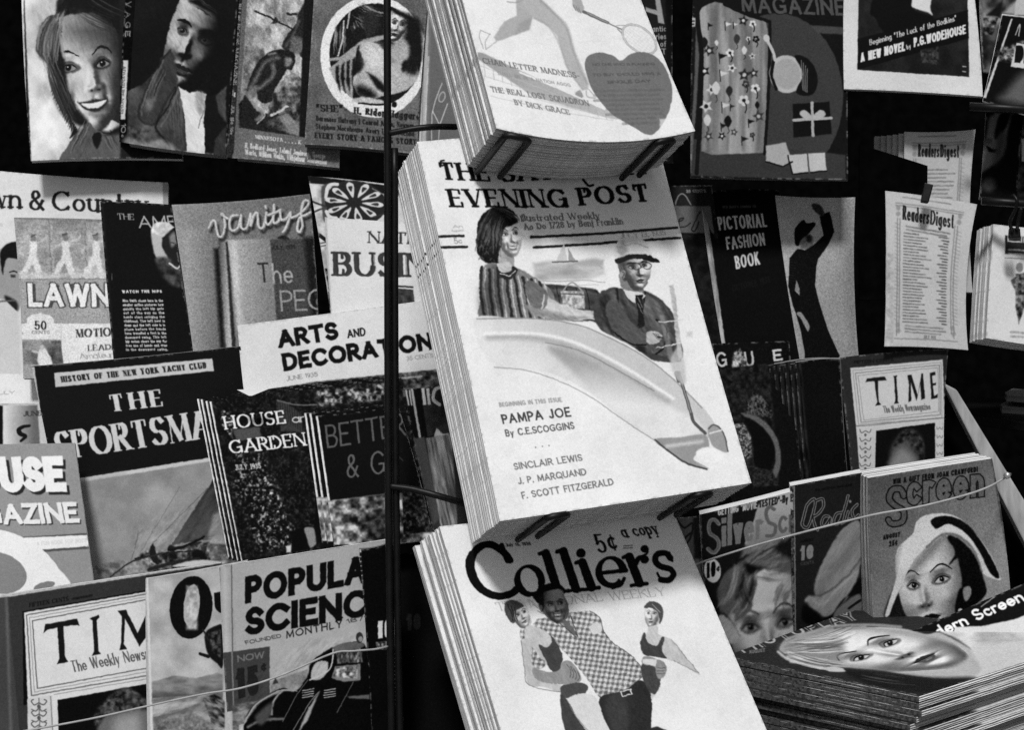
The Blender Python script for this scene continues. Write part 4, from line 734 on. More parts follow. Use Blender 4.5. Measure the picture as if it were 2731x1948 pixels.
def art_pulp():
    a = Art([(340, -70), (640, -70), (603, 415), (318, 378)], {}, .035); a.F('a1')
    a.P([(1060, -200), (1150, -200), (1125, 520), (1095, 1270), (1035, 1240)], .03, 2)
    for ch, y in zip('SAVAGE', (-280, -160, 30, 130, 220, 285)): pass
    for ch, y in (('V', 35), ('A', 125), ('G', 215), ('E', 290)): a.T(ch, 1085 + (300 - y) * .02, y - 26, 1083 + (300 - y) * .02, y + 26, 46, .82, .18, up=(1, 0))
    a.P([(1068, 520), (1110, 522), (1085, 1035), (1045, 1033)], .84, 2); a.T('ADVENTURE NOVEL', 1062, 570, 1040, 1000, 26, .2, .2, .1, .03, gap=.4, up=(1, 0))
    a.T('10', 1052, 1070, 1048, 1150, 40, .8, .14, up=(1, 0)); a.T('c', 1052, 1165, 1051, 1185, 26, .8, .2, up=(1, 0))
    a.P([(1130, 0), (1500, 0), (1300, 200), (1130, 260)], .07, 60, 1, .8)
    portrait(a, (1668, 400), (258, 110), (-120, 366), -.34, (-.62, -.42, .55), .66, .03, 0, .12, .03, 1.05, 5, -.03, .34, .03, .11, .05)
    a.P([(1640, 0), (1750, -20), (1960, -40), (2000, 200), (1960, 700), (1880, 830), (1800, 790), (1880, 480), (1900, 250), (1850, 130), (1720, 60)], .03, 14, 1); strands(a, (1680, 0), (1900, 130), 50, 14, 10, .02, .3, 3)
    a.P([(1760, 300), (1960, 200), (1960, 740), (1800, 800), (1840, 600)], .02, 60, 1, .9)
    a.mottle([(1105, 790), (1230, 730), (1330, 640), (1400, 500), (1490, 430), (1480, 640), (1540, 740), (1580, 900), (1620, 1330), (1100, 1255)], .1, .34, 50, 4, 3)
    a.P([(1480, 440), (1330, 680), (1220, 900), (1200, 1030), (1350, 1070), (1480, 820), (1540, 700)], .2, 8, 1); a.S([(1480, 430), (1390, 540), (1300, 700), (1215, 900), (1205, 1030), (1340, 1070), (1440, 870), (1520, 750)], 9, .07, soft=6, alpha=.8); strands(a, (1420, 560), (1250, 1000), 60, 22, 12, .06, .4, 31, 14); strands(a, (1500, 760), (1540, 1280), 60, 18, 12, .06, .34, 33, 10); a.S([(1420, 520), (1330, 670), (1240, 880), (1225, 1000)], 7, .42, soft=5); a.S([(1530, 760), (1440, 950), (1350, 1090), (1420, 1200), (1470, 1270)], 14, .05, soft=5); a.S([(1555, 760), (1480, 950), (1400, 1090)], 8, .4, soft=6)
    a.P([(1260, 870), (1340, 850), (1330, 920), (1280, 960)], .42, 20, 1); a.P([(1110, 1180), (1250, 1230), (1400, 1210), (1500, 1300), (1100, 1255)], .5, 20, 1)
    a.P([(1550, 750), (1640, 800), (1720, 790), (1790, 820), (1770, 1000), (1780, 1360), (1620, 1335), (1600, 1020)], .84, 3); a.P([(1690, 800), (1780, 820), (1770, 950), (1720, 990)], .62, 12, 1); a.S([(1780, 900), (1720, 1110)], 8, .45)
    a.P([(1790, 830), (1870, 820), (1900, 960), (1960, 1100), (1860, 1200), (1850, 1370), (1780, 1360), (1765, 1000)], .05, 3); a.P([(1870, 830), (1960, 740), (1960, 1060), (1900, 980)], .26, 6); a.P([(1860, 1210), (1960, 1100), (1960, 1380), (1850, 1370)], .18, 6)
    a.brush([(1110, -60), (1980, -60), (1980, 1380), (1110, 1270)], 1.6, 9, .24, 60, 4, 0, 10)
    a.mottle([(1110, 1090), (1300, 1130), (1240, 1230), (1110, 1180)], .06, .4, 10, 7, 10, alpha=.7)
    return a
mag('pulp_magazine', 'dark pulp magazine with a stern man in a grey coat and white shirt', art_pulp(), 2.045, NW, .012, fold=.09, pages=(.1, .25))

def art_blue():
    a = Art([(642, -70), (920, -70), (905, 448), (601, 420)], {}, .42, grain=.05); a.F('a2')
    a.P([(80, -200), (160, -200), (75, 1370), (0, 1370)], .16, 2); a.T('BLUE BOOK MAGAZINE', 112, 30, 72, 735, 30, .74, .2, .1, .03, gap=.5, up=(1, .05)); a.T('*', 70, 800, 68, 840, 30, .8, .3, up=(1, 0)); a.T('JUL 15c 10c', 58, 910, 42, 1165, 28, .7, .2, gap=.5, up=(1, .05))
    a.P([(160, -200), (200, -200), (120, 1370), (75, 1370)], .38, 2)
    a.mottle([(200, -100), (760, -100), (690, 1260), (120, 1110)], .48, .8, 26, 4, 3, st=.6); a.mottle([(175, 400), (330, 420), (360, 520), (120, 1000)], .3, .6, 16, 6, 10)
    a.mottle([(540, 600), (700, 700), (690, 900), (380, 960), (400, 820), (500, 700)], .2, .7, 14, 9, 6)
    a.P([(120, 900), (180, 820), (280, 960), (460, 1000), (700, 880), (690, 1250), (120, 1110)], .1, 6); a.mottle([(400, 850), (690, 820), (680, 1200), (360, 1080)], .05, .5, 14, 3, 12)
    a.P([(640, 100), (700, 20), (760, 0), (760, 500), (690, 520), (640, 460), (660, 380), (600, 400), (560, 440), (500, 420), (500, 370), (560, 270), (620, 200)], .13, 4, 1); a.P([(580, 320), (660, 330), (680, 420), (620, 470), (560, 440)], .4, 10, 1)
    a.P([(500, 430), (590, 450), (610, 530), (580, 600), (540, 600), (500, 660), (420, 800), (400, 880), (300, 880), (260, 760), (190, 800), (210, 690), (270, 560), (350, 470), (440, 430)], .1, 3, 1)
    a.S([(460, 500), (350, 540), (280, 660), (220, 760)], 26, .42, soft=12); a.S([(420, 560), (410, 660), (330, 740), (250, 780)], 22, .5, soft=12); a.P([(520, 500), (580, 510), (570, 560), (530, 570)], .5, 10, 1); a.S([(520, 400), (590, 300), (640, 180)], 14, .36, soft=8); a.S([(380, 470), (440, 460)], 12, .6, soft=8)
    a.P([(190, 800), (270, 740), (260, 840), (210, 860)], .42, 8, 1); a.S([(215, 830), (270, 920), (330, 990), (280, 1040)], 30, .5, soft=8); a.S([(430, 820), (440, 980), (340, 1040)], 40, .14, soft=6)
    a.S([(400, 1000), (540, 925)], 20, .78, 0); a.S([(330, 960), (345, 1000), (280, 1070)], 12, .6); a.P([(460, 1010), (540, 980), (620, 1060), (690, 1190), (560, 1160)], .5, 8); a.S([(265, 98), (430, 170), (600, 260)], 15, .12, 0); a.P([(420, 170), (445, 145), (470, 190), (400, 205)], .14, 3); a.S([(540, 115), (620, 122)], 20, .15, 0)
    a.brush([(190, -60), (740, -60), (690, 1250), (130, 1110)], 1.4, 8, .24, 55, 3, 0, 8)
    a.P([(690, -100), (790, -100), (690, 1250), (640, 1240)], .05, 4)
    a.P([(115, 1105), (700, 1190), (1000, 1300), (1000, 1470), (60, 1380)], .4, 2); a.T('MINNESOTA . . . . K', 262, 1200, 660, 1250, 34, .86, .22, .1, .03); a.T('H. Bedford-Jones, Leland Jamieson, George', 170, 1280, 870, 1375, 46, .84, .17, .08, .02, gap=.24); a.T('Worts, William Makin, Vilhjalmur Stefansson', 172, 1338, 885, 1425, 46, .84, .17, .08, .02, gap=.24)
    return a
mag('adventure_magazine', 'grey magazine with a crouching man holding a spear by a rocky cliff', art_blue(), 2.035, NW, .010, fold=.10, pages=(.1, .3))

def art_oval():
    a = Art([(842, -90), (1150, -90), (1112, 412), (812, 385)], {}, .36, grain=.05); a.F('a2')
    a.P([(780, -200), (830, -200), (750, 1240), (700, 1240)], .42, 3); a.mottle([(760, -200), (1720, -200), (1660, 1300), (700, 1240)], .32, .46, 60, 3, 3, alpha=.8)
    a.E(1290, 490, 465, 530, .9, -3); a.E(1305, 470, 400, 445, .06, -4)
    W = .62
    a.P([(900, 590), (1020, 500), (1150, 380), (1120, 560), (1110, 700), (1110, 860), (1000, 760), (930, 660)], W, 4); a.P([(905, 500), (1000, 490), (1200, 330), (1320, 310), (1380, 300), (1380, 340), (1150, 390), (1000, 520), (905, 530)], W, 4)
    for i in range(4): a.P([(960 + i * 48, 580 - i * 22), (985 + i * 48, 560 - i * 22), (1000 + i * 42, 800 + i * 5), (960 + i * 46, 700)], .05, 7)
    strands(a, (1000, 180), (990, 480), 50, 10, 9, .5, .85, 4); strands(a, (1100, 60), (1380, 180), 90, 22, 8, .3, .8, 6, 20, soft=1.5); strands(a, (1110, 190), (1260, 330), 80, 20, 9, .3, .85, 7, 30); a.P([(1200, 120), (1300, 110), (1320, 260), (1220, 330), (1190, 220)], .14, 20, 1)
    a.S([(1030, 180), (1020, 330), (980, 480)], 14, .75); a.S([(1080, 100), (1060, 240)], 14, .7); a.P([(1100, 330), (1130, 240), (1200, 250), (1220, 330)], .08, 8, 1)
    a.P([(1160, 400), (1240, 360), (1320, 380), (1390, 430), (1560, 420), (1680, 620), (1600, 760), (1480, 810), (1380, 830), (1300, 850), (1200, 850), (1130, 780), (1110, 680), (1180, 580), (1200, 520)], .7, 4, 1)
    a.P([(1140, 740), (1240, 760), (1310, 830), (1240, 860), (1150, 820)], .06, 22, 1); a.P([(1230, 620), (1300, 660), (1380, 740), (1400, 810), (1320, 770)], .06, 10); a.P([(1140, 540), (1210, 540), (1180, 610), (1120, 640)], .06, 12, 1); a.P([(1280, 390), (1320, 400), (1310, 450)], .4, 10)
    a.P([(1100, 870), (1180, 840), (1340, 860), (1390, 900), (1240, 900)], .75, 4, 1); a.S([(1160, 890), (1300, 905), (1420, 890), (1540, 800)], 16, .08)
    a.P([(1430, 100), (1470, 95), (1560, 160), (1620, 240), (1590, 300), (1540, 350), (1440, 360), (1420, 250)], .66, 4, 1); a.P([(1490, 190), (1550, 150), (1600, 230), (1530, 220)], .08, 8, 1); a.P([(1440, 150), (1465, 160), (1470, 200), (1440, 190)], .9, 4); a.P([(1430, 285), (1500, 280), (1500, 305), (1440, 312)], .05, 3, 1); a.S([(1480, 120), (1440, 240), (1460, 255)], 8, .25, soft=4); a.P([(1430, 380), (1600, 360), (1560, 460), (1430, 560)], .55, 10); a.P([(1520, 380), (1640, 240), (1690, 460), (1660, 640), (1540, 600), (1570, 500)], .07, 20, 1); a.P([(1530, 570), (1570, 480), (1580, 560), (1550, 620)], .06, 10, 1)
    portrait(a, (1492, 232), (96, 22), (-40, 112), -.1, (-.3, -.6, .7), .86, .2, 0, .05, .05, 1.0, 4, 0, .4, .06, .08)
    a.P([(1580, 130), (1700, 200), (1700, 520), (1600, 420), (1570, 300)], .05, 20, 1); a.P([(1440, 70), (1560, 110), (1600, 170), (1480, 120)], .05, 10, 1); a.P([(1460, 380), (1560, 340), (1600, 440), (1560, 520), (1450, 500)], .66, 14, 1)
    a.P([(1210, 400), (1290, 370), (1370, 440), (1380, 640), (1300, 600), (1220, 560)], .84, 40, 1, .8)
    a.brush([(900, 100), (1300, 20), (1700, 200), (1700, 700), (1400, 920), (1000, 880)], 1, 8, .14, 40, 3, 0, 16)
    a.E(1467, 905, 24, 24, .04)
    a.T('"SHE"-', 790, 965, 1060, 975, 62, .10, .26, .1, .03, slant=-.1); a.T('H. Rider Haggard', 1115, 985, 1690, 1035, 60, .10, .26, .1, .03)
    a.T('Baroness Hatvany [ Conrad Aiken, Newman', 790, 1045, 1640, 1110, 44, .08, .2, .1, .02, slant=-.1, gap=.24); a.T('Stephen Morehouse Avery [ The Second', 786, 1115, 1640, 1180, 44, .08, .2, .1, .02, slant=-.1, gap=.24); a.T("EVERY STORY A FAMOUS STORY", 778, 1195, 1660, 1255, 50, .07, .24, .1, .03, slant=-.08, gap=.28)
    return a
mag('story_magazine', 'grey magazine with a large white ring around two draped figures', art_oval(), 2.02, NW, .010, pages=(.06, .2))

def art_letters():
    a = Art([(1122, -120), (1330, -120), (1300, 440), (1112, 400)], {}, .45); a.F('a2')
    a.P([(1690, -300), (1730, -300), (1700, 1300), (1660, 1300)], .8, 3); a.P([(1740, -300), (1775, -300), (1740, 1300), (1705, 1300)], .7, 3); a.greek(1765, 490, 1735, 1060, 1, 24, .85, 4); a.P([(1800, -300), (2300, -300), (2300, 1400), (1760, 1300)], .4, 3)
    a.S([(1880, 720), (1800, 960), (1790, 1220)], 9, .75); a.S([(1800, 960), (1860, 1080), (1930, 900)], 8, .8, 0); a.S([(1860, 1080), (1850, 1230)], 8, .75, 0); a.E(1880, 840, 30, 50, .7, 20); a.E(1880, 840, 20, 38, .42, 20); a.S([(1760, 1210), (1860, 1215)], 6, .3, 0)
    return a
mag('letter_magazine', 'mid grey magazine with thin pale letters, wedged behind the tennis stack', art_letters(), 2.03, NW, .012, pages=(.3, .7))

# ------------------------------------------------------------------ second row left
def art_town():
    a = Art([(-190, 436), (448, 487), (470, 1140), (-190, 1200)], dict(t=(0, 6)), .86); a.F('a6')
    a.P([(1255, 130), (1310, 140), (1360, 900), (1290, 900)], .6, 3)
    for t_, x0, y0, x1, y1 in (('Town', -340, 322, 166, 334), ('&', 222, 348, 345, 350), ('Country', 402, 352, 1150, 374)): a.T(t_, x0, y0, x1, y1, 152, .12, .17, .08, .045, gap=.3, soft=2)
    a.T('TC', -30, 470, 20, 470, 18, .5)
    a.P([(-60, 720), (20, 640), (120, 600), (200, 640), (150, 1120), (60, 1080), (-60, 960)], .62, 4, 1); a.P([(0, 720), (10, 660), (60, 610), (140, 600), (150, 720), (60, 720), (30, 790), (20, 850)], .07, 5, 1); a.S([(75, 830), (110, 822), (130, 830)], 10, .12); a.P([(80, 850), (120, 850), (120, 870), (85, 870)], .2, 4); a.P([(40, 1010), (130, 1060), (130, 1130), (60, 1080)], .12, 10, 1)
    a.P([(-100, 1020), (30, 1040), (140, 1140), (160, 1640), (-100, 1640)], .82, 5); a.greek(-60, 1060, 140, 1046, 1, 30, .4, 2)
    a.F('d3'); a.P([(-300, 265), (300, 265), (300, 500), (-300, 495)], .92, 3); a.T('JULY', -45, 415, 110, 412, 26, .6, .16)
    return a
mag('society_magazine', 'broad pale magazine with serif title, largest at the left edge behind the tennis magazine', art_town(), 2.03, NW, .007, pages=(.4, .7))

def art_lawn():
    a = Art([(37, 580), (330, 588), (345, 1010), (62, 1010)], {}, .64, grain=.05); a.F('a6')
    for x0, x1 in ((110, 375), (395, 650), (665, 960)): a.mottle([(x0, 410), (x1, 420), (x1 + 15, 880), (x0 + 30, 880)], .52, .72, 40, x0, 3)
    a.S([(380, 415), (400, 880)], 10, .5, 0); a.S([(655, 420), (675, 870)], 10, .5, 0); a.P([(105, 405), (790, 425), (790, 440), (105, 418)], .48, 3)
    rs = random.Random(3)
    for cx, cy in ((255, 700), (510, 700), (740, 700)):
        a.P([(cx - 25, 590), (cx + 25, 590), (cx + 35, 700), (cx + 70, 850), (cx + 30, 880), (cx - 5, 760), (cx - 60, 870), (cx - 100, 850), (cx - 30, 700)], .88, 6, 1, .95); a.S([(cx - 25, 600), (cx - 80, 640), (cx - 100, 680)], 16, .72, soft=5); a.S([(cx + 25, 600), (cx + 80, 580), (cx + 110, 540)], 16, .74, soft=5); a.E(cx, 565, 20, 24, .5, 0, 5); a.S([(cx - 20, 545), (cx + 10, 540)], 14, .3, soft=4)
    a.P([(130, 820), (400, 840), (830, 840), (830, 870), (140, 885)], .8, 8, alpha=.8); a.P([(140, 882), (830, 882), (850, 1230), (160, 1230)], .64, 2); a.S([(140, 885), (830, 882)], 4, .45, 0)
    a.brush([(110, 420), (800, 420), (830, 880), (140, 880)], 2.6, 7, .16, 0, 3, 0, 8)
    a.T('LAWN', 220, 1100, 855, 1100, 185, .93, .2, gap=.26, out=.25, ow=.045, sh=(8, 6, .3)); a.T('As Played By', 560, 1180, 1000, 1172, 48, .72, .14, sh=(3, 3, .45), gap=.26)
    a.P([(165, 1230), (210, 1225), (205, 1190), (240, 1160), (320, 1148), (390, 1165), (420, 1200), (415, 1225), (470, 1230), (470, 1350), (170, 1350)], .9, 2); a.T('50', 268, 1275, 362, 1275, 66, .16, .2, .08); a.T('CENTS', 245, 1308, 385, 1306, 24, .4, .2, .1, .03)
    a.P([(470, 1228), (880, 1228), (900, 1560), (480, 1560)], .9, 2); a.T('MOTION', 585, 1338, 920, 1322, 66, .25, .24, .07, .03, gap=.26); a.T('LEADERS', 680, 1440, 990, 1426, 46, .3, .24, .06, .03); a.T('Amateur', 620, 1505, 880, 1490, 46, .5, .1, .06, slant=-.3, gap=.2)
    a.mottle([(170, 1365), (470, 1360), (490, 1540), (185, 1545)], .18, .62, 40, 7, 2); a.P([(300, 1440), (340, 1420), (375, 1460), (400, 1545), (300, 1545)], .9, 4, 1); a.E(325, 1412, 18, 20, .75, 0, 4); a.S([(300, 1450), (255, 1440)], 16, .8, soft=4); a.S([(350, 1470), (385, 1500), (400, 1540)], 12, .85, soft=4)
    return a
mag('tennis_guide', 'grey tennis magazine with three white players above a fifty cent price', art_lawn(), 2.005, NW, .006, pages=(.4, .7))

def art_golf():
    a = Art([(267, 538), (457, 546), (522, 970), (304, 975)], {}, .05); a.F('a6')
    a.T('THE', 910, 420, 1040, 424, 46, .74, .15, .08, .03); a.T('AMERICAN', 1075, 490, 1800, 480, 96, .66, .13, gap=.28)
    a.mottle([(1180, 470), (1230, 440), (1300, 445), (1340, 480), (1310, 520), (1260, 560), (1220, 570), (1170, 540)], .7, .95, 12, 3, 5, 1)
    a.P([(1172, 530), (1250, 560), (1255, 640), (1310, 720), (1240, 740), (1200, 700), (1180, 620)], .72, 6, 1); a.P([(1255, 590), (1330, 500), (1360, 560), (1390, 760), (1330, 780), (1290, 700)], .12, 8, 1); a.P([(1310, 560), (1345, 520), (1360, 590), (1330, 640)], .5, 10, 1); a.S([(1320, 600), (1345, 605)], 6, .1)
    a.mottle([(1200, 730), (1300, 720), (1400, 810), (1420, 940), (1330, 930), (1260, 860)], .1, .34, 14, 3, 12, 1); a.S([(1310, 760), (1370, 800), (1395, 775)], 14, .8)
    a.T('WATCH THE HIPS', 945, 992, 1255, 990, 24, .92, .3, gap=.5)
    for i, t in enumerate(('Miss Smith shows here in the', 'smaller action pictures how', 'quickly the left hip gets', 'out of the way as the', 'hands start swinging the', 'clubhead. The left heel is', 'down and the left side is in', 'place before the hands', 'have travelled a foot in the', 'downward swing. This left', 'hip action clears the way for', 'free use of hands and arms', 'in the downward swing.')):
        a.T(t, 948 + i * 2.4, 1062 + i * 31.6, 1262 + i * 3.0, 1060 + i * 31.4, 22, .86, .24, gap=.34)
    a.P([(865, 840), (868, 840), (868, 890), (862, 890)], .5, 2)
    a.P([(780, 285), (800, 285), (900, 1560), (872, 1560)], .11, 6, alpha=.6)
    return a
mag('golf_magazine', 'black golf magazine with a white gloved arm raised and a column of print', art_golf(), 1.99, NW, .005, bend=lambda u, v: .004 * v * v, pages=(.2, .5))

def art_vanity():
    a = Art([(458, 546), (826, 517), (852, 960), (520, 975)], {}, .47, grain=.05); a.F('a7')
    a.grad([(-140, 300), (950, 220), (1030, 1400), (50, 1500)], (-100, 300), .56, (700, 250), .42, 3); a.grad([(-60, 500), (230, 500), (270, 1450), (0, 1450)], (0, 900), .62, (240, 900), .42, 40)
    # a standing book drawn on the cover
    a.P([(205, 650), (245, 640), (290, 1420), (255, 1420), (215, 820)], .05, 16); a.grad([(240, 580), (305, 575), (350, 1420), (300, 1420)], (245, 900), .3, (320, 900), .72, 6); a.P([(295, 600), (312, 590), (375, 1420), (345, 1420)], .14, 6)
    a.grad([(310, 580), (640, 570), (690, 1220), (390, 1250)], (320, 700), .70, (640, 700), .5, 5); a.P([(340, 600), (380, 600), (420, 1250), (390, 1250)], .8, 24)
    a.P([(640, 580), (980, 570), (1000, 1180), (690, 1210)], .26, 3); a.P([(900, 560), (1000, 560), (1010, 1180), (960, 1180)], .08, 20)
    a.T('JULY, 1935', 655, 655, 835, 650, 30, .12, .18); a.P([(690, 570), (740, 545), (790, 575)], .1, 6, 1)
    a.T('T', 555, 912, 640, 908, 156, .16, .1); a.T('he', 662, 920, 820, 915, 160, .62, .1, gap=.3); a.T('PEOPLE', 725, 1136, 1400, 1110, 165, .58, .1, gap=.22)
    V = [([(165, 490), (190, 440), (215, 440), (225, 500), (245, 555), (275, 540), (290, 470), (280, 390), (262, 380)], 1), ([(262, 385), (300, 410), (330, 420)], 1), ([(390, 390), (340, 400), (325, 470), (350, 510), (395, 480), (415, 390), (415, 480), (450, 495), (475, 440), (490, 375), (490, 470), (510, 400), (540, 375), (550, 470), (580, 490), (605, 420), (610, 370)], 1), ([(605, 320), (607, 335)], 1), ([(610, 370), (605, 440), (630, 460), (665, 400), (670, 310), (665, 440), (700, 440), (720, 400)], 1), ([(625, 390), (720, 350)], 1), ([(715, 360), (725, 420), (760, 420), (800, 370), (770, 470), (740, 520)], 1), ([(800, 410), (850, 390), (910, 340), (940, 290), (900, 280), (880, 380), (890, 470), (870, 520), (850, 490), (870, 410), (930, 380), (1000, 340)], 1)]
    for p, _ in V: a.S([(x + 16, y + 26) for x, y in p], 22, .1, soft=7, alpha=.8)
    for p, _ in V: a.S(p, 22, .5); a.S([(x - 2, y - 3) for x, y in p], 14, .82, soft=3)
    return a
mag('style_magazine', 'grey magazine with white cord script above a picture of a standing book', art_vanity(), 1.975, NW, .007, pages=(.3, .6))

def art_flower():
    a = Art([(821, 469), (1130, 506), (1130, 880), (886, 870)], {}, .8); a.F('a7')
    a.P([(930, 80), (1800, 190), (1800, 260), (940, 140)], .07, 2)
    a.mottle([(940, 140), (1060, 150), (1100, 1150), (990, 1160)], .62, .88, 20, 4, 2)
    a.E(1300, 270, 225, 150, .16, 8); a.E(1300, 300, 240, 170, .14, 5); a.P([(1060, 150), (1100, 150), (1060, 260), (1090, 420), (1050, 420), (1035, 200)], .3, 4, 1)
    for i in range(10):
        t = R(36 * i + 8); a.P([(1290 + math.cos(t) * 60, 290 + math.sin(t) * 38), (1290 + math.cos(t - .16) * 190, 290 + math.sin(t - .16) * 130), (1290 + math.cos(t) * 230, 290 + math.sin(t) * 160), (1290 + math.cos(t + .16) * 190, 290 + math.sin(t + .16) * 130)], .84, 2, 1); a.P([(1290 + math.cos(t) * 130, 290 + math.sin(t) * 85), (1290 + math.cos(t - .09) * 185, 290 + math.sin(t - .09) * 125), (1290 + math.cos(t + .09) * 185, 290 + math.sin(t + .09) * 125)], .2, 2, 1)
    a.S([(1070, 250), (1090, 160), (1160, 150)], 26, .84); a.S([(1075, 360), (1100, 400), (1150, 410)], 26, .84); a.S([(1430, 180), (1520, 230)], 8, .5); a.S([(1410, 410), (1520, 380)], 10, .2)
    a.S([(945, 270), (1010, 300), (1070, 320)], 14, .2); a.S([(950, 380), (1010, 350), (1075, 330)], 14, .25); a.S([(955, 500), (1070, 580)], 30, .1); a.S([(965, 620), (1070, 600)], 8, .15); a.S([(970, 650), (1075, 620)], 6, .15); a.P([(985, 560), (1010, 570), (1000, 610), (970, 600)], .1, 3)
    a.mottle([(985, 800), (1110, 800), (1115, 1160), (1000, 1160)], .05, .7, 8, 9, 3, pw=1.5); a.P([(1010, 760), (1050, 740), (1095, 980), (1060, 1000)], .72, 5)
    return a
mag('pattern_magazine', 'magazine with a bold petal wheel pattern under a dark top band', art_flower(), 1.965, NW, .006)

def art_business():
    a = Art([(866, 579), (1190, 598), (1230, 960), (893, 930)], {}, .87); a.F('a7')
    a.T("NATION'S", 1395, 604, 2060, 625, 92, .22, .2, .09, .05, gap=.3, up=(.02, -1)); a.T('BUSINESS', 1128, 860, 2330, 880, 190, .20, .22, .09, .045, gap=.27, up=(-.03, -1))
    a.T('BUSINESS', 1128, 860, 2330, 880, 190, .27, .14, .05, .03, gap=.27, up=(-.03, -1), alpha=.5)
    a.P([(1060, 405), (1075, 405), (1115, 1150), (1100, 1150)], .72, 4)
    a.S([(1610, 938), (1740, 945)], 14, .2, 0); a.mottle([(1625, 955), (1745, 965), (1758, 1072), (1635, 1085)], .1, .3, 14, 4, 2); a.P([(1550, 960), (1625, 950), (1635, 1085), (1560, 1090)], .3, 3)
    return a
mag('business_magazine', 'white magazine with tall slab serif title, crossed by the iron pole', art_business(), 1.945, NW, .006, pages=(.4, .7))

# ------------------------------------------------------------------ third row left
def art_brush():
    a = Art([(-60, 1082), (150, 1080), (165, 1330), (-60, 1330)], {}, .78); a.F('d3')
    a.grad([(20, 495), (270, 490), (290, 780), (20, 780)], (40, 600), .86, (250, 600), .4, 4); a.P([(-100, 490), (20, 495), (20, 780), (-100, 780)], .06, 3)
    a.T('JUNE', 170, 572, 300, 566, 36, .15, .2, .1, .03); a.S([(215, 640), (170, 645), (135, 670), (150, 700), (185, 715), (150, 750)], 34, .07, taper=.5)
    return a
mag('brush_magazine', 'pale magazine with a thick black brush stroke, peeking out at the left edge', art_brush(), 1.965, NW, .006)

def art_yacht():
    a = Art([(84, 978), (641, 924), (760, 1560), (208, 1600)], {}, .04); a.F('d3')
    a.P([(225, 215), (248, 214), (360, 1000), (330, 1000)], .84, 2); a.T('THE SPORTSMAN', 237, 560, 268, 760, 16, .2, .2, up=(1, -.1))
    a.P([(390, 258), (1532, 153), (1546, 243), (400, 362)], .87, 2); a.T('HISTORY OF THE NEW YORK YACHT CLUB', 445, 326, 1492, 224, 44, .14, .27, .08, .03, gap=.34)
    a.T('THE', 795, 540, 1190, 496, 125, .93, .3, .07, .035, gap=.62); a.T('SPORTSMAN', 415, 892, 1690, 700, 205, .92, .2, .05, .03, gap=.16)
    a.P([(560, 1020), (1500, 872), (1800, 850), (1900, 1800), (560, 1900)], .9, 2); a.mottle([(560, 1050), (1500, 900), (1800, 870), (1900, 1800), (560, 1900)], .60, .72, 60, 3, 3)
    a.mottle([(1240, 1500), (1370, 1290), (1510, 1090), (1600, 1000), (1700, 1440), (1440, 1470)], .16, .42, 30, 7, 3, st=5, ang=-58); a.P([(1500, 1100), (1560, 1300), (1590, 1460), (1440, 1460), (1480, 1300)], .44, 20, 0, .7); a.P([(1500, 1440), (1560, 1330), (1620, 1480), (1540, 1510)], .75, 16, 0, .7)
    a.S([(1500, 1090), (1240, 1500)], 5, .3, 0); a.S([(1500, 1090), (1100, 1490)], 5, .36, 0, alpha=.7); a.S([(1300, 1080), (1010, 1560)], 4, .4, 0, alpha=.7); a.mottle([(560, 1040), (900, 990), (760, 1300), (560, 1400)], .5, .66, 50, 13, 40, alpha=.6)
    a.S([(1220, 1530), (1340, 1510), (1460, 1450)], 22, .08); a.P([(1230, 1500), (1300, 1520), (1440, 1480), (1440, 1500), (1300, 1555), (1220, 1545)], .12, 4, 1)
    a.mottle([(980, 1600), (1060, 1530), (1200, 1560), (1500, 1480), (1640, 1640), (1640, 1800), (980, 1800)], .05, .8, 14, 5, 8, pw=1.3); a.P([(1380, 1560), (1430, 1530), (1480, 1560), (1490, 1620), (1420, 1640)], .04, 8, 1); a.P([(1090, 1600), (1080, 1540), (1105, 1490), (1130, 1560), (1140, 1640)], .1, 5, 1)
    a.S([(980, 1600), (1200, 1560), (1400, 1545)], 10, .1); a.S([(940, 1630), (970, 1540), (1000, 1400)], 4, .4, 0); a.mottle([(1500, 1490), (1700, 1500), (1720, 1660), (1530, 1660)], .3, .7, 12, 8, 8)
    a.grad([(1506, 1086), (1240, 1504), (1440, 1452), (1560, 1440), (1720, 1400), (1700, 1000), (1560, 980)], (1300, 1450), .34, (1560, 1150), .14, 3); a.mottle([(1506, 1100), (1260, 1490), (1440, 1440), (1700, 1400), (1700, 1000)], .14, .40, 22, 27, 14, st=6, ang=-58, alpha=.6); a.P([(1500, 1440), (1540, 1280), (1600, 1240), (1640, 1480)], .66, 12, 0, .8); a.S([(1216, 1540), (1330, 1512), (1470, 1446)], 16, .04)
    a.brush([(940, 1380), (1700, 1080), (1720, 1680), (960, 1680)], 1.1, 8, .2, -50, 3, 0, 12)
    a.F('d7'); a.mottle([(525, 230), (650, 200), (830, 200), (820, 260), (540, 300)], .4, .75, 12, 4, 6); a.S([(610, 290), (730, 205), (900, 160)], 8, .2); a.S([(820, 250), (960, 210), (1100, 190)], 18, .15); a.P([(960, 225), (1100, 195), (1240, 215), (1000, 235)], .9, 4, 1)
    return a
mag('yachting_magazine', 'black and grey sports magazine with heavy white title above a yacht deck', art_yacht(), 1.93, ND, .010, pages=(.5, .8), spec=.2)

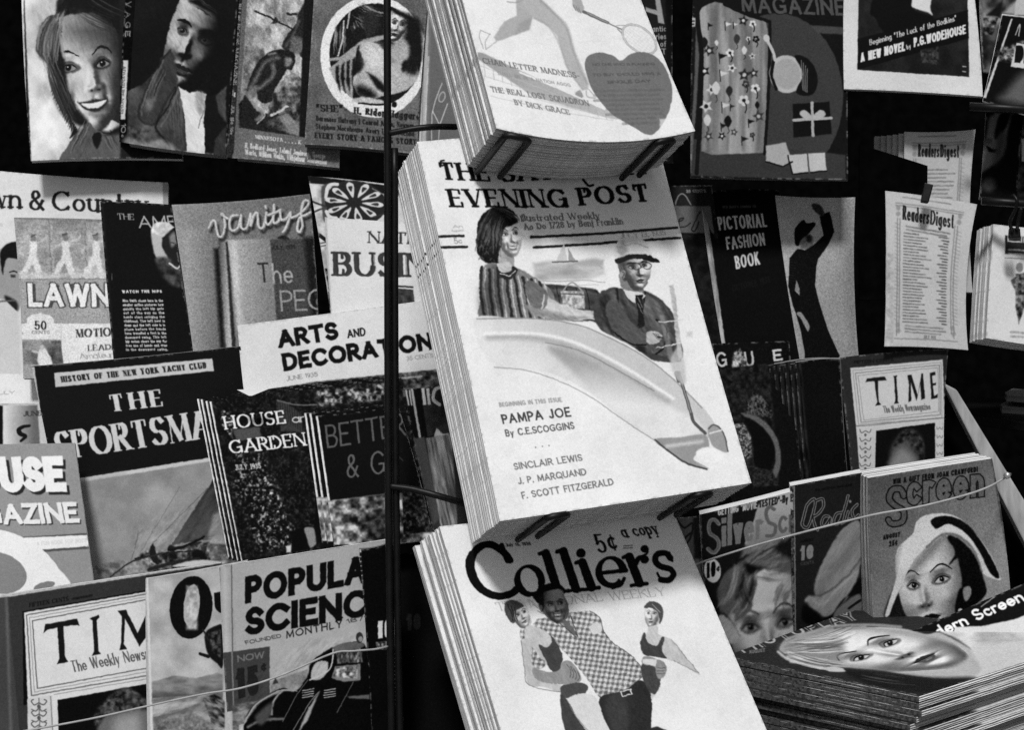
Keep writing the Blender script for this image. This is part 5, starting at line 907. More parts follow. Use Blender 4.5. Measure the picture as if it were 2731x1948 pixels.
def art_decor():
    a = Art([(633, 868), (1215, 790), (1262, 1100), (668, 1180)], {}, .86); a.F('d4')
    a.T('ARTS', 610, 200, 1012, 138, 122, .05, .24, gap=.2, sq=1, up=(-.16, -1)); a.T('AND', 1068, 132, 1190, 114, 56, .08, .17, gap=.26, up=(-.16, -1)); a.T('DECORATION', 642, 352, 1640, 207, 120, .05, .24, gap=.22, up=(-.16, -1))
    a.T('JUNE 1935', 662, 416, 868, 386, 30, .42, .12, gap=.34, up=(-.16, -1)); a.T('35 CENTS', 1462, 282, 1640, 258, 28, .5, .12, gap=.34, up=(-.16, -1))
    a.mottle([(560, 470), (830, 425), (1340, 370), (1750, 330), (1800, 700), (600, 700)], .06, .5, 12, 5, 3)
    a.S([(1400, 400), (1560, 385)], 14, .8, alpha=.6)
    return a
mag('decoration_magazine', 'white magazine with heavy black sans lettering on its upper half', art_decor(), 1.915, NW, .006, pages=(.4, .7))

def art_garden():
    a = Art([(559, 1072), (1070, 1008), (1146, 1420), (645, 1505)], {}, .035, grain=.025); a.F('d4')
    a.mottle([(150, 555), (1430, 400), (1620, 1500), (360, 1640)], .012, .17, 13, 4, 2, pw=2.2); a.mottle([(150, 555), (1430, 400), (1620, 1500), (360, 1640)], .015, .3, 5, 24, 2, pw=3.4, alpha=.5); a.mottle([(300, 900), (500, 900), (760, 1500), (480, 1560), (300, 1100)], .02, .62, 6, 8, 30, pw=3.4); a.mottle([(480, 1050), (560, 1050), (700, 1420), (620, 1420)], .02, .85, 7, 12, 20, pw=3.2)
    a.S([(152, 552), (358, 1620)], 14, .9, 0)
    a.P([(300, 740), (480, 720), (490, 790), (330, 820)], .3, 6); a.P([(590, 545), (660, 560), (760, 640), (770, 760), (620, 750)], .26, 8, 0, .8)
    for i in range(12): a.S([(600 + i * 16, 560 + i * 2), (608 + i * 16, 640 + i * 12)], 4, .1, 0)
    a.mottle([(860, 480), (1320, 430), (1310, 540), (870, 590)], .04, .75, 10, 6, 12, pw=1.8); a.S([(600, 545), (720, 575), (860, 575)], 10, .5, alpha=.7)
    a.mottle([(230, 600), (300, 640), (300, 800), (220, 700)], .02, .7, 6, 9, 6, pw=2)
    a.T('HOUSE', 252, 742, 660, 700, 92, .94, .17, .1, .035, gap=.34, sh=(5, 5, .01)); a.T('and', 700, 698, 860, 682, 62, .85, .12, gap=.26); a.T('GARDEN', 285, 905, 795, 848, 92, .94, .17, .1, .035, gap=.3, sh=(5, 5, .01)); a.T('JULY 1935', 318, 1012, 492, 1000, 36, .85, .17, .1, .04, gap=.3)
    a.P([(780, 1400), (840, 1400), (870, 1480), (820, 1530), (800, 1480)], .55, 5, 1); a.P([(860, 1240), (900, 1480), (860, 1500), (840, 1360)], .02, 6); a.P([(655, 1520), (690, 1510), (690, 1560), (660, 1560)], .8, 3); a.P([(690, 1420), (770, 1390), (810, 1540), (700, 1560)], .015, 5)
    return a
gm = mag('garden_magazine', 'dark garden magazine with pale slab lettering and speckled foliage, front of four', art_garden(), 1.86, NW, .004, pages=(.75, .92), group='dark garden magazines', layers=3,
    copies=[(-12, -2, .007), (-26, -7, .014), (-37, -9, .021)], clabel='dark garden magazine fanned out behind the front garden copy, only pale edges showing')

def art_homes():
    a = Art([(840, 1110), (1062, 1084), (1158, 1440), (892, 1478)], {}, .03); a.F('d4')
    a.S([(862, 652), (985, 1500)], 14, .9, 0); a.S([(858, 650), (1400, 588)], 3, .16, 0)
    a.T('BETTER HOMES', 930, 868, 2020, 690, 158, .34, .09, gap=.26, up=(-.1, -1)); a.T('& G', 1060, 1068, 1322, 1035, 158, .36, .09, gap=.36, up=(-.05, -1)); a.T('A', 1360, 965, 1440, 950, 60, .2, .1)
    a.mottle([(938, 1215), (1640, 1140), (1640, 1500), (980, 1510)], .03, .85, 22, 5, 2, pw=1.2); a.mottle([(1240, 1300), (1340, 1280), (1340, 1480), (1180, 1480)], .02, .3, 12, 8, 16); a.S([(938, 1218), (1360, 1165)], 10, .5, 0, alpha=.5)
    a.mottle([(1430, 1160), (1640, 1140), (1640, 1420), (1440, 1440)], .012, .34, 8, 11, 2, pw=2)
    return a
mag('homes_magazine', 'black magazine with thin grey capitals above mottled flowers, front of three', art_homes(), 1.838, NW, .004, pages=(.75, .92), group='black homes magazines', layers=3,
    copies=[(-18, -8, .007), (-32, -9, .013)], clabel='black homes magazine fanned out behind the front homes copy, only edges showing')
def art_stripe():
    a = Art([(1076, 1040), (1260, 1015), (1310, 1420), (1160, 1440)], {}, .2); a.F('d4')
    a.P([(1440, 460), (1560, 450), (1700, 1000), (1500, 800)], .04, 3); a.mottle([(1550, 440), (1720, 420), (1760, 760), (1600, 790)], .14, .24, 20, 3, 3)
    for i in range(2): a.P([(1450 + i * 22, 478), (1462 + i * 22, 476), (1480 + i * 20, 580), (1470 + i * 20, 582)], .75, 2)
    for i in range(2): a.P([(1558 + i * 32, 465), (1578 + i * 32, 462), (1592 + i * 30, 575), (1572 + i * 30, 578)], .9, 2)
    a.S([(1680, 460), (1645, 480), (1640, 540), (1680, 575)], 22, .9); a.S([(1488, 430), (1640, 1330)], 16, .7, 0); a.P([(1660, 730), (1700, 770), (1740, 765), (1740, 790), (1640, 800)], .85, 3)
    a.P([(1590, 800), (1760, 770), (1800, 1400), (1690, 1400)], .5, 4); a.mottle([(1590, 800), (1760, 770), (1800, 1400), (1690, 1400)], .3, .72, 5, 5, 4, st=14, ang=78); a.P([(1500, 800), (1580, 790), (1680, 1330), (1640, 1380)], .3, 6)
    return a
mag('stripe_magazine', 'narrow grey magazine with white stripes squeezed between pole and centre stack', art_stripe(), 1.892, NW, .006, pages=(.5, .8))

# ------------------------------------------------------------------ front row left
def art_mouse():
    a = Art([(-330, 1184), (199, 1182), (262, 1640), (-330, 1660)], {}, .58); a.F('d3')
    a.T('MOUSE', -400, 1125, 480, 1115, 255, .94, .25, gap=.13, slant=-.05, out=.93, ow=.01, sh=(22, 22, .16), soft=2); a.T('MAGAZINE', -420, 1365, 575, 1340, 150, .92, .2, gap=.24, slant=-.1, sh=(12, 10, .22), out=.9, ow=.01)
    a.P([(-100, 1460), (640, 1415), (645, 1432), (-100, 1480)], .3, 3); a.P([(100, 1452), (645, 1428), (662, 1510), (160, 1545)], .94, 2); a.T('A FUN BOOK FOR BOYS', 265, 1508, 625, 1482, 30, .84, .16); a.P([(160, 1545), (662, 1510), (664, 1525), (170, 1562)], .3, 3)
    a.F('d7'); a.E(-20, 270, 380, 240, .94, 18); a.E(-10, 265, 160, 110, .5, 14); a.P([(60, 60), (180, 120), (300, 220), (390, 330), (300, 360), (150, 380), (100, 300)], .94, 3, 1); a.E(245, 340, 60, 22, .5, -15)
    a.E(-15, 268, 165, 112, .52, 14)
    return a
mag('comic_magazine', 'grey magazine with puffy white outlined capitals, lower left edge', art_mouse(), 1.87, NW, .005, pages=(.5, .8))

def timecover(a, left):
    if left:
        a.F('d7'); a.P([(-50, 405), (40, 395), (130, 1400), (-50, 1400)], .28, 3); a.S([(35, 400), (60, 1150)], 14, .5, 0, soft=8, alpha=.6)
        a.T('FIFTEEN CENTS', 162, 458, 380, 420, 24, .08, .22, .1, .03); a.greek(400, 412, 510, 392, 1, 24, .1, 4)
        a.P([(125, 480), (830, 360), (830, 880), (320, 960), (130, 1000)], .05, 2); a.P([(133, 486), (840, 366), (840, 1400), (170, 1400)], .93, 2)
        for k, (o, w_, v_) in enumerate(((14, 7, .45), (30, 4, .6), (46, 6, .4))):
            a.S([(830, 366 + o * 1.0), (133 + o, 486 + o), (160 + o, 962 - o * 1.2), (830, 850 - o * 1.3)], w_, v_, 0)
        K = .10
        a.P([(240, 600), (250, 552), (425, 520), (440, 560), (425, 556), (352, 562), (350, 590), (360, 730), (375, 760), (315, 772), (328, 740), (316, 570), (262, 582)], K, 2)
        a.P([(495, 520), (545, 498), (550, 512), (534, 530), (545, 700), (556, 715), (508, 727), (520, 702), (510, 530)], K, 2)
        a.P([(650, 478), (695, 470), (760, 600), (815, 480), (820, 600), (770, 675), (690, 520), (684, 660), (702, 690), (660, 694), (668, 660), (672, 510)], K, 2)
        a.T('The Weekly Newsmagazine', 400, 818, 1010, 708, 66, .32, .11, .07, slant=-.2, gap=.22)
        a.P([(318, 970), (840, 875), (840, 1400), (330, 1400)], .05, 2); a.S([(300, 940), (830, 850)], 3, .5, 0)
        a.mottle([(520, 1060), (560, 990), (640, 920), (720, 905), (800, 960), (840, 940), (840, 1080), (760, 1050), (660, 1040), (580, 1090), (540, 1130)], .08, .42, 10, 4, 10, 1); a.P([(540, 1130), (600, 1060), (720, 1030), (840, 1060), (840, 1400), (500, 1400)], .45, 18, 1); a.P([(640, 1080), (760, 1060), (760, 1200), (640, 1200)], .65, 40, 1)
        a.P([(150, 965), (290, 942), (300, 1400), (160, 1400)], .88, 2); a.S([(280, 950), (295, 1200)], 5, .5, 0)
        for i in range(3):
            y = 985 + i * 62
            for sx in (-1, 1): a.S([(215, y), (215 + sx * 25, y + 12), (215 + sx * 42, y - 8), (215 + sx * 30, y - 18)], 6, .35); a.S([(215, y + 30), (215 + sx * 18, y + 45), (215 + sx * 40, y + 36)], 6, .4)
            a.E(215, y + 22, 10, 12, .35)
        a.S([(215, 960), (222, 1200)], 5, .4, 0)
    return a
def art_news():
    a = Art([(-60, 1600), (590, 1502), (640, 2170), (-60, 2260)], dict(), .22); a = timecover(a, True); a.F('d7'); a.P([(-120, 420), (38, 398), (60, 398), (1220, 215), (1220, 200), (-120, 400)], .80, 2); return a
mag('news_magazine', 'bordered white news magazine with tall serif capitals at the lower left corner', art_news(), 1.80, ND, .005, pages=(.5, .8))

def art_outdoor():
    a = Art([(388, 1545), (660, 1496), (720, 2120), (400, 2160)], {}, .76); a.F('d7')
    a.mottle([(800, 300), (1230, 210), (1250, 900), (830, 960)], .66, .84, 60, 4, 3); a.P([(805, 298), (818, 296), (845, 1150), (832, 1150)], .9, 2)
    a.E(1055, 458, 118, 174, .06, 6); a.E(1058, 448, 44, 118, .74, 6); a.mottle([(1030, 340), (1090, 340), (1090, 580), (1030, 580)], .6, .86, 10, 3, 12); a.T('u', 1188, 500, 1300, 482, 170, .06, .3)
    a.mottle([(840, 870), (960, 835), (1080, 850), (1200, 820), (1230, 830), (1230, 960), (840, 980)], .3, .62, 20, 6, 4, st=3); a.mottle([(840, 960), (1230, 930), (1230, 1200), (850, 1200)], .42, .78, 14, 8, 5, st=3, ang=-15); a.mottle([(850, 1090), (1050, 1040), (1180, 1100), (1180, 1180), (850, 1180)], .2, .55, 8, 12, 14, alpha=.6)
    a.P([(1140, 590), (1190, 560), (1230, 570), (1230, 780), (1200, 770), (1150, 720), (1130, 640)], .08, 4, 1); a.S([(1105, 715), (1150, 730)], 18, .1); a.S([(1120, 580), (1150, 640)], 8, .15); a.mottle([(1150, 600), (1220, 580), (1220, 740), (1170, 700)], .06, .5, 8, 4, 8, alpha=.7)
    a.mottle([(1120, 960), (1200, 930), (1240, 980), (1240, 1130), (1170, 1100)], .05, .6, 7, 3, 5, st=3, ang=30)
    return a
mag('outdoor_magazine', 'pale magazine with one giant black round letter above hills', art_outdoor(), 1.785, ND, .005, pages=(.5, .8))

def art_science():
    a = Art([(585, 1513), (1036, 1440), (1062, 2090), (625, 2150)], {}, .72); a.F('d7')
    a.P([(1205, 235), (1275, 222), (1345, 1300), (1215, 1300)], .7, 2); a.S([(1240, 240), (1262, 1200)], 20, .8, 0, soft=14); a.S([(1212, 240), (1225, 1200)], 4, .3, 0); a.S([(1278, 225), (1290, 1200)], 7, .34, 0, alpha=.8)
    a.T('POPULAR', 1352, 440, 2130, 300, 152, .05, .235, gap=.2, up=(0, -1)); a.T('SCIENCE', 1352, 618, 2140, 490, 155, .05, .235, gap=.2, up=(0, -1)); a.T('FOUNDED', 1358, 664, 1555, 625, 22, .2, .16, gap=.5, slant=-.3); a.T('MONTHLY', 1580, 630, 1890, 568, 42, .12, .15, gap=.55); a.T('1872', 1920, 548, 2050, 520, 26, .2, .16, gap=.6, slant=-.3)
    a.P([(1222, 710), (1488, 675), (1490, 985), (1235, 1040)], .26, 2); a.S([(1280, 705), (1290, 1030)], 8, .5, 0); a.T('NOW', 1312, 762, 1460, 738, 38, .5, .17, gap=.3); a.T('15', 1310, 965, 1430, 940, 165, .13, .24, gap=.3); a.T('\u00a2', 1440, 815, 1472, 808, 50, .13, .2)
    a.mottle([(1490, 870), (1700, 800), (1720, 900), (1500, 960)], .45, .62, 12, 4, 6); a.mottle([(1280, 1000), (1500, 960), (1450, 1200), (1290, 1200)], .3, .62, 12, 5, 6, st=2); a.P([(1520, 845), (1540, 875), (1505, 885)], .2, 3)
    # an experimental motor car
    a.P([(1340, 1120), (1380, 1020), (1460, 950), (1560, 905), (1640, 915), (1700, 830), (1720, 760), (1840, 680), (2010, 660), (2050, 900), (2050, 1250), (1340, 1250)], .03, 3, 1)
    a.S([(1350, 1090), (1420, 990), (1500, 940), (1540, 925)], 14, .6, soft=6); a.S([(1500, 1050), (1510, 980), (1560, 920), (1620, 920)], 10, .7, soft=4); a.S([(1370, 1120), (1450, 1080), (1560, 1075)], 12, .5, soft=6); a.P([(1320, 1110), (1345, 1100), (1345, 1150), (1320, 1150)], .75, 3)
    for x in (1670, 1790):
        for i in range(4): a.S([(x, 918 + i * 13), (x + 62, 908 + i * 13)], 5, .75, 0)
    a.P([(1765, 920), (1690, 1040), (1640, 1160), (1700, 1080)], .65, 6); a.S([(1950, 870), (1860, 1040)], 4, .4, 0)
    a.P([(1715, 830), (1740, 770), (1800, 755), (1810, 800), (1780, 850), (1730, 860)], .72, 3, 1); a.P([(1830, 850), (1850, 785), (1990, 770), (1990, 860), (1900, 870)], .5, 3); a.mottle([(1840, 840), (1860, 790), (1980, 780), (1970, 855)], .2, .9, 9, 3, 3); a.mottle([(1850, 690), (1990, 660), (2000, 760), (1860, 770)], .14, .6, 12, 6, 4, st=.4); a.P([(1840, 680), (1900, 655), (1990, 650), (2000, 680), (1850, 700)], .4, 3, 1); a.E(1985, 625, 20, 30, .2); a.E(1990, 632, 12, 16, .6)
    a.brush([(1290, 900), (1700, 640), (2020, 600), (2060, 1250), (1300, 1250)], .8, 8, .16, -50, 4, 0, 10)
    a.S([(1840, 690), (1820, 800), (1710, 860)], 8, .8); a.S([(1345, 1110), (1400, 1010), (1490, 945), (1560, 915), (1640, 920)], 5, .7); a.S([(1560, 1090), (1640, 940), (1700, 860)], 4, .45); a.P([(1410, 1060), (1500, 985), (1490, 1060), (1440, 1110)], .3, 14, 1); a.S([(1600, 1170), (1700, 1000), (1760, 925)], 5, .5); a.P([(1920, 950), (2040, 940), (2040, 965), (1930, 960)], .4, 5)
    return a
mag('science_magazine', 'white magazine with blocky black capitals above a black motor car', art_science(), 1.76, ND, .006, fold=.07, pages=(.5, .8))
def art_ten():
    a = Art([(957, 1466), (1036, 1450), (1066, 1990), (992, 1990)], {}, .03); a.F('d7')
    a.S([(1988, 140), (2050, 1200)], 10, .8, 0); 
    for i in range(40): a.S([(1990 + i * 1.55, 160 + i * 26), (1990.6 + i * 1.55, 170 + i * 26)], 12, .1, 0)
    a.S([(2140, 110), (2200, 1200)], 8, .85, 0)
    for i in range(46): a.S([(2142 + i * 1.3, 150 + i * 23), (2142.5 + i * 1.3, 157 + i * 23)], 12, .05, 0)
    a.T('10', 2085, 632, 2155, 622, 98, .88, .26, gap=.3, up=(0, -1)); a.mottle([(2075, 650), (2165, 640), (2160, 690), (2080, 690)], .1, .6, 5, 3, 3)
    return a
mag('dime_magazine', 'narrow black magazine with a white ten cent price beside the motor car cover', art_ten(), 1.745, ND, .008, pages=(.05, .2))
def art_ten2():
    a = Art([(1048, 1480), (1300, 1440), (1330, 2030), (1080, 2050)], {}, .02); a.F('d8'); a.T('10', 78, 760, 165, 752, 100, .13, .26, up=(0, -1)); return a
mag('shaded_magazine', 'nearly black magazine with a dim ten cent price behind the iron pole', art_ten2(), 1.83, NW, .008, pages=(.02, .06))  # dark cover; shade behind the pole is also put into price and page tones
# ------------------------------------------------------------------ back wall, right half; part of this side's shade is put into the print tones
def art_romance():
    a = Art([(1640, -90), (1795, -90), (1795, 430), (1700, 430)], {}, .09); a.F('a3')
    a.P([(1860, -60), (1895, -60), (1935, 170), (1890, 160)], .6, 3); a.P([(1800, 48), (1895, 78), (1898, 110), (1800, 80)], .6, 3)
    for i, (t, x) in enumerate((('antic', 1850), ('ries', 1872), ('of', 1905), ('T', 1915))): a.T(t, x, 226 + i * 54, 1948, 224 + i * 54, 44, .62, .16)
    a.P([(1940, -100), (2010, -100), (2010, 1200), (1960, 1200)], .03, 8)
    return a
mag('romance_magazine', 'dark magazine with pale capital legs showing right of the tennis stack', art_romance(), 2.06, NR, .008, pages=(.03, .08))
def art_curtain():
    a = Art([(1852, -90), (2262, -90), (2262, 480), (1842, 472)], {}, .05); a.F('a4')
    a.P([(200, -300), (1760, -300), (1760, 1600), (200, 1600)], .05, 3); a.E(1060, 830, 560, 720, .22, -2, 3); a.P([(300, 1200), (1640, 1340), (1640, 1560), (300, 1520)], .2, 4)
    a.P([(1330, 215), (1640, 235), (1640, 300), (1400, 285)], .26, 4); a.T('MAGAZINE', 745, 110, 1640, 135, 150, .30, .17, gap=.3, slant=-.12, sh=(-6, 6, .02))
    cur = [(365, 110), (400, 60), (500, 10), (620, 40), (800, 130), (950, 190), (965, 250), (968, 700), (940, 1320), (760, 1330), (480, 1340), (390, 1310), (400, 1000), (410, 430), (380, 250)]
    a.mottle(cur, .40, .66, 24, 6, 3, st=9, ang=88); 
    for i in range(8): a.S([(440 + i * 68, 130 + i * 12), (445 + i * 66, 700), (420 + i * 66, 1290)], 14, .36 if i % 2 else .66, soft=10, alpha=.6)
    a.S([(355, 100), (370, 250), (395, 430), (385, 900), (350, 1500)], 34, .05); a.S([(590, 35), (800, 130), (960, 180), (985, 250), (972, 800), (940, 1330)], 26, .05); a.S([(360, 110), (400, 40), (500, 5)], 20, .05)
    a.P([(345, 240), (375, 480), (350, 900), (300, 1500), (280, 1500), (330, 700)], .34, 5); a.P([(265, 150), (340, 150), (340, 230), (265, 225)], .72, 3); a.greek(275, 180, 330, 180, 2, 28, .2, 3)
    # bunting, ribbons and paper stars strewn over the curtain
    rs = random.Random(12)
    for i in range(40):
        x, y = 450 + (i % 5) * 105 + rs.uniform(-40, 40), 190 + (i // 5) * 140 + rs.uniform(-40, 40); k = rs.random(); r = rs.uniform(24, 62); v = rs.choice((.05, .08, .14, .82, .8, .2, .84))
        if k < .3:
            pts = [(x + (r if j % 2 else r * .5) * math.cos(j * .628 + i), y + (r if j % 2 else r * .5) * math.sin(j * .628 + i)) for j in range(10)]; a.P(pts, v, 3); a.E(x, y, r * .3, r * .3, .9 - v, 0, 3)
        elif k < .6:
            for j in range(5): a.E(x + r * .5 * math.cos(j * 1.257 + i), y + r * .5 * math.sin(j * 1.257 + i), r * .32, r * .32, v, 0, 2)
            a.E(x, y, r * .26, r * .26, .9 - v, 0, 2); a.S([(x, y), (x + r * .4, y + r), (x + r * .2, y + r * 1.7)], 9, .1)
        elif k < .8: a.P([(x, y), (x + r * 1.5, y + r * .4), (x + r * .2, y + r)], v, 3); a.S([(x, y - 4), (x + r * .1, y + r * 1.8)], 7, .08, 0)
        else: a.P([(x - r * .6, y), (x, y - r * .9), (x + r * .6, y), (x, y + r)], v, 3, 1); a.S([(x, y + r), (x + 10, y + r * 1.6), (x - 4, y + r * 2)], 5, .1)
    # a bass drum, drumsticks and parcels in front of the dark oval
    a.E(1130, 640, 150, 165, .70, -8, 3); a.E(1130, 640, 120, 132, .62, -8, 3); a.S([(1015, 530), (1000, 650), (1040, 770)], 26, .05); a.P([(1200, 480), (1330, 520), (1400, 680), (1350, 820), (1210, 800), (1270, 640)], .04, 3, 1)
    for i in range(4): a.S([(1255 + i * 18, 520 + i * 24), (1270 + i * 12, 780 + i * 6)], 7, .5, 0)
    a.S([(960, 340), (1010, 440), (1030, 520)], 26, .72); a.E(955, 330, 28, 34, .74, -20)
    a.P([(1180, 900), (1500, 880), (1520, 1160), (1190, 1190)], .04, 3); a.S([(1190, 1040), (1515, 1020)], 26, .66, 0); a.S([(1350, 890), (1358, 1175)], 26, .66, 0); a.P([(1355, 1010), (1420, 950), (1470, 990), (1400, 1040)], .7, 3, 1); a.P([(1350, 1010), (1280, 950), (1240, 990), (1310, 1040)], .7, 3, 1)
    a.P([(950, 1260), (1120, 1230), (1180, 1400), (1100, 1440), (950, 1400)], .66, 3); a.P([(1140, 1340), (1460, 1320), (1475, 1480), (1180, 1510)], .72, 3); a.S([(950, 1400), (1100, 1440), (1180, 1400)], 12, .05, 0); a.S([(1140, 1345), (1180, 1508), (1475, 1480)], 12, .05, 0); a.S([(1310, 1330), (1325, 1495)], 14, .3, 0)
    return a
mag('children_magazine', 'dark magazine with a striped curtain panel, drum and parcels on a grey oval', art_curtain(), 2.05, NR, .006, pages=(.05, .12))
def art_novel():
    a = Art([(2256, -160), (2578, -160), (2621, 257), (2251, 237)], dict(l=(-4, 0), r=(6, 0)), .84); a.F('a5')
    a.P([(300, -400), (1225, -400), (1248, 664), (282, 603)], .10, 2); a.mottle([(300, -400), (1225, -400), (1248, 660), (285, 600)], .07, .14, 40, 4, 3)
    a.P([(285, 335), (1240, 85), (1245, 330), (285, 600)], .03, 2)
    a.P([(730, -100), (920, -100), (915, 60), (930, 130), (890, 105), (780, 70), (740, 30)], .82, 4, 1); a.P([(390, 100), (460, -60), (730, -60), (750, 50), (800, 100), (940, 150), (820, 200), (560, 280), (480, 240), (440, 160)], .02, 5, 1); a.P([(830, 440), (880, 430), (850, 540)], .6, 5); a.mottle([(830, 430), (980, 400), (990, 560), (840, 540)], .04, .3, 9, 4, 4)
    a.T('Beginning "The Luck of the Bodkins"', 388, 392, 1140, 178, 52, .86, .16, .1, slant=-.12, gap=.2, up=(.05, -1)); a.T('A NEW NOVEL', 308, 540, 695, 438, 82, .88, .22, gap=.16, up=(0, -1)); a.T('by', 708, 428, 748, 416, 44, .86, .18, slant=-.1); a.T('P.G.WODEHOUSE', 768, 408, 1222, 290, 82, .88, .2, gap=.14, up=(0, -1))
    for y in (570, 615): a.P([(1192, y), (1225, y + 4), (1222, y + 10), (1195, y + 8)], .85, 2)
    return a
mag('fiction_magazine', 'white bordered black magazine with a slanted band of white lettering', art_novel(), 2.04, NR, .007, pages=(.3, .6))
def art_corner():
    a = Art([(2612, -140), (2860, -130), (2860, 215), (2622, 190)], {}, .4); a.F('a5')
    a.mottle([(1340, -300), (2000, -300), (2000, 600), (1370, 600)], .05, .6, 50, 4, 3, pw=1.4); a.P([(1540, 110), (1700, -40), (1730, -40), (1640, 130)], .62, 14); a.P([(1660, -40), (1900, -40), (1900, 130), (1640, 130)], .72, 4); a.P([(1400, 130), (1540, 0), (1520, 150)], .06, 10); a.mottle([(1370, 150), (1500, 150), (1460, 300), (1370, 300)], .05, .6, 10, 3, 4)
    return a
mag('photo_magazine', 'magazine with a blurred grey photograph behind the tilted black one, right edge', art_corner(), 2.035, NR, .005)
def art_detective():
    a = Art([(2673, 36), (2860, 66), (2810, 330), (2621, 268)], {}, .03); a.F('a5')
    a.P([(1530, 116), (1545, 118), (1372, 640), (1362, 600)], .84, 2); a.P([(1530, 116), (1740, 140), (1740, 152), (1535, 130)], .84, 2); a.P([(1612, 160), (1628, 162), (1395, 850), (1372, 845)], .8, 2)
    a.S([(1650, 300), (1690, 210), (1680, 310)], 10, .7); a.mottle([(1540, 410), (1730, 350), (1730, 560), (1500, 520)], .06, .7, 9, 3, 12, pw=1.5); a.P([(1660, 370), (1800, 390), (1800, 600), (1610, 575)], .82, 2); a.T('DETECTIVE', 1640, 540, 2300, 600, 150, .05, .26, gap=.2, up=(.12, -1))
    a.P([(1700, 640), (1800, 640), (1780, 900), (1520, 860), (1560, 800)], .4, 40, 1, .9); a.mottle([(1440, 420), (1560, 440), (1540, 500), (1440, 480)], .04, .5, 9, 8, 10)
    return a
mag('crime_magazine', 'tilted black magazine with white edges leaning at the upper right edge', art_detective(), 2.01, nv(-.16, .12), .006, pages=(.5, .8))
def digest(a, name, s, full):
    """s maps (0..1, 0..1) cover coordinates, measured from the top left"""
    q = a.q; a.view = (0, 0, 1.0)
    def L(u, v): x, y = a.px(np.array(float(u)), np.array(1 - float(v))); return float(x), float(y)
    g = .42
    for u0, v0, u1, v1 in ((.12, .07, .88, .07), (.12, .085, .88, .085), (.12, .95, .88, .95), (.14, .17, .14, .93), (.17, .17, .17, .9), (.84, .17, .84, .93), (.81, .17, .81, .9)): a.S([L(u0, v0), L((u0 + u1) / 2, (v0 + v1) / 2), L(u1, v1)], 3.5, g, 1, alpha=.55)
    a.greek(*L(.2, .028), *L(.75, .028), 1, 7, .35, 4, .6)
    for u, v in ((.15, .1), (.15, .14), (.85, .1), (.85, .14), (.15, .86), (.83, .86), (.16, .9), (.84, .9)): a.E(*L(u, v), 6, 7, .5, soft=4, alpha=.7)
    for t in (.14, .86):
        for i in range(26): a.S([L(t - .03, .2 + i * .025), L(t + .03, .21 + i * .025)], 3, .5, 0, alpha=.45)
    x0, y0 = L(.2, .155 * s); x1, y1 = L(.8, .165 * s); W = x1 - x0
    a.T('Readers', x0, y0, x0 + W * .52, y0 + (y1 - y0) * .52, 34 * s, .13, .12, .06, .0, gap=.2, soft=1.3); a.T('Digest', x0 + W * .54, y0 + (y1 - y0) * .54, x1, y1, 34 * s, .13, .12, .06, .0, gap=.2, soft=1.3)
    return L
def art_dig2():
    a = Art([(2412, 351), (2602, 345), (2594, 780), (2400, 770)], dict(r=(-12, 0), t=(0, 4)), .70); L = digest(a, '', 1.0, False)
    for i in range(14): a.greek(*L(.24, .24 + i * .025), *L(.78, .24 + i * .025), 1, 7, .3, i, .6, .3)
    return a
d2 = mag('digest_magazine', 'small pale digest magazine with print on its cover, upper one behind the black board', art_dig2(), 2.055, NR, .007, nu=24, bend=lambda u, v: -.004 * np.sin(np.pi * u), pages=(.3, .6), group='small pale digests',
    copies=[(-16, 4, .010, 'small pale digest behind the upper front copy, nearest it in the row'), (-32, 6, .018, 'small digest spine second behind the upper front copy'), (-48, 7, .026, 'small digest spine third behind the upper front copy'), (-64, 8, .034, 'small digest spine fourth behind the upper front copy'), (-82, 8, .042, 'small digest spine last on the left behind the black board')])
def art_dig1():
    a = Art([(2361, 509), (2606, 545), (2582, 934), (2359, 924)], dict(r=(-16, 0), t=(-4, -3)), .74); L = digest(a, '', 1.12, True)
    a.greek(*L(.25, .215), *L(.78, .225), 2, 9, .3, 3, .6)
    for i in range(30):
        a.greek(*L(.22, .26 + i * .02), *L(.46 + .12 * ((i * 7) % 3) / 2, .26 + i * .02), 1, 7, .3, i, .7, .3)
        a.greek(*L(.64 + .03 * (i % 3), .26 + i * .02), *L(.76, .26 + i * .02), 1, 7, .3, i + 50, .7, .1)
    a.greek(*L(.25, .865), *L(.75, .87), 3, 8, .34, 9, .6); a.T('JULY 1935', *L(.47, .945), *L(.62, .945), 9, .4, .16); a.mottle([L(0, .4), L(.1, .4), L(.1, 1), L(0, 1)], .62, .78, 10, 3, 8)
    return a
mag('digest_magazine', 'small pale digest magazine hanging under a black clip with full column of print', art_dig1(), 2.01, NR, .003, bend=lambda u, v: -.006 * np.sin(np.pi * u) + .008 * u * u * (v - .5), pages=(.4, .7), group='small pale digests')
def art_facegirl():
    a = Art([(2630, 300), (2730, 300), (2712, 540), (2612, 530)], {}, .03); a.F('a5')
    a.P([(1440, 1000), (1600, 980), (1580, 1160), (1540, 1340), (1400, 1470), (1350, 1480), (1360, 1340), (1400, 1160)], .42, 14, 1); a.P([(1520, 980), (1600, 980), (1570, 1100), (1490, 1200), (1470, 1160)], .03, 10, 1); a.P([(1400, 1260), (1450, 1290), (1500, 1290), (1480, 1320), (1420, 1310)], .04, 4, 1); a.E(1420, 1220, 30, 20, .3, 0, 8); a.E(1420, 1600, 60, 60, .26, 0, 20); a.P([(1500, 1180), (1560, 1160), (1540, 1340), (1460, 1420)], .24, 26, 1)
    return a
mag('face_magazine', 'dark magazine with a shadowed face behind the far right rail', art_facegirl(), 2.09, NR, .006)
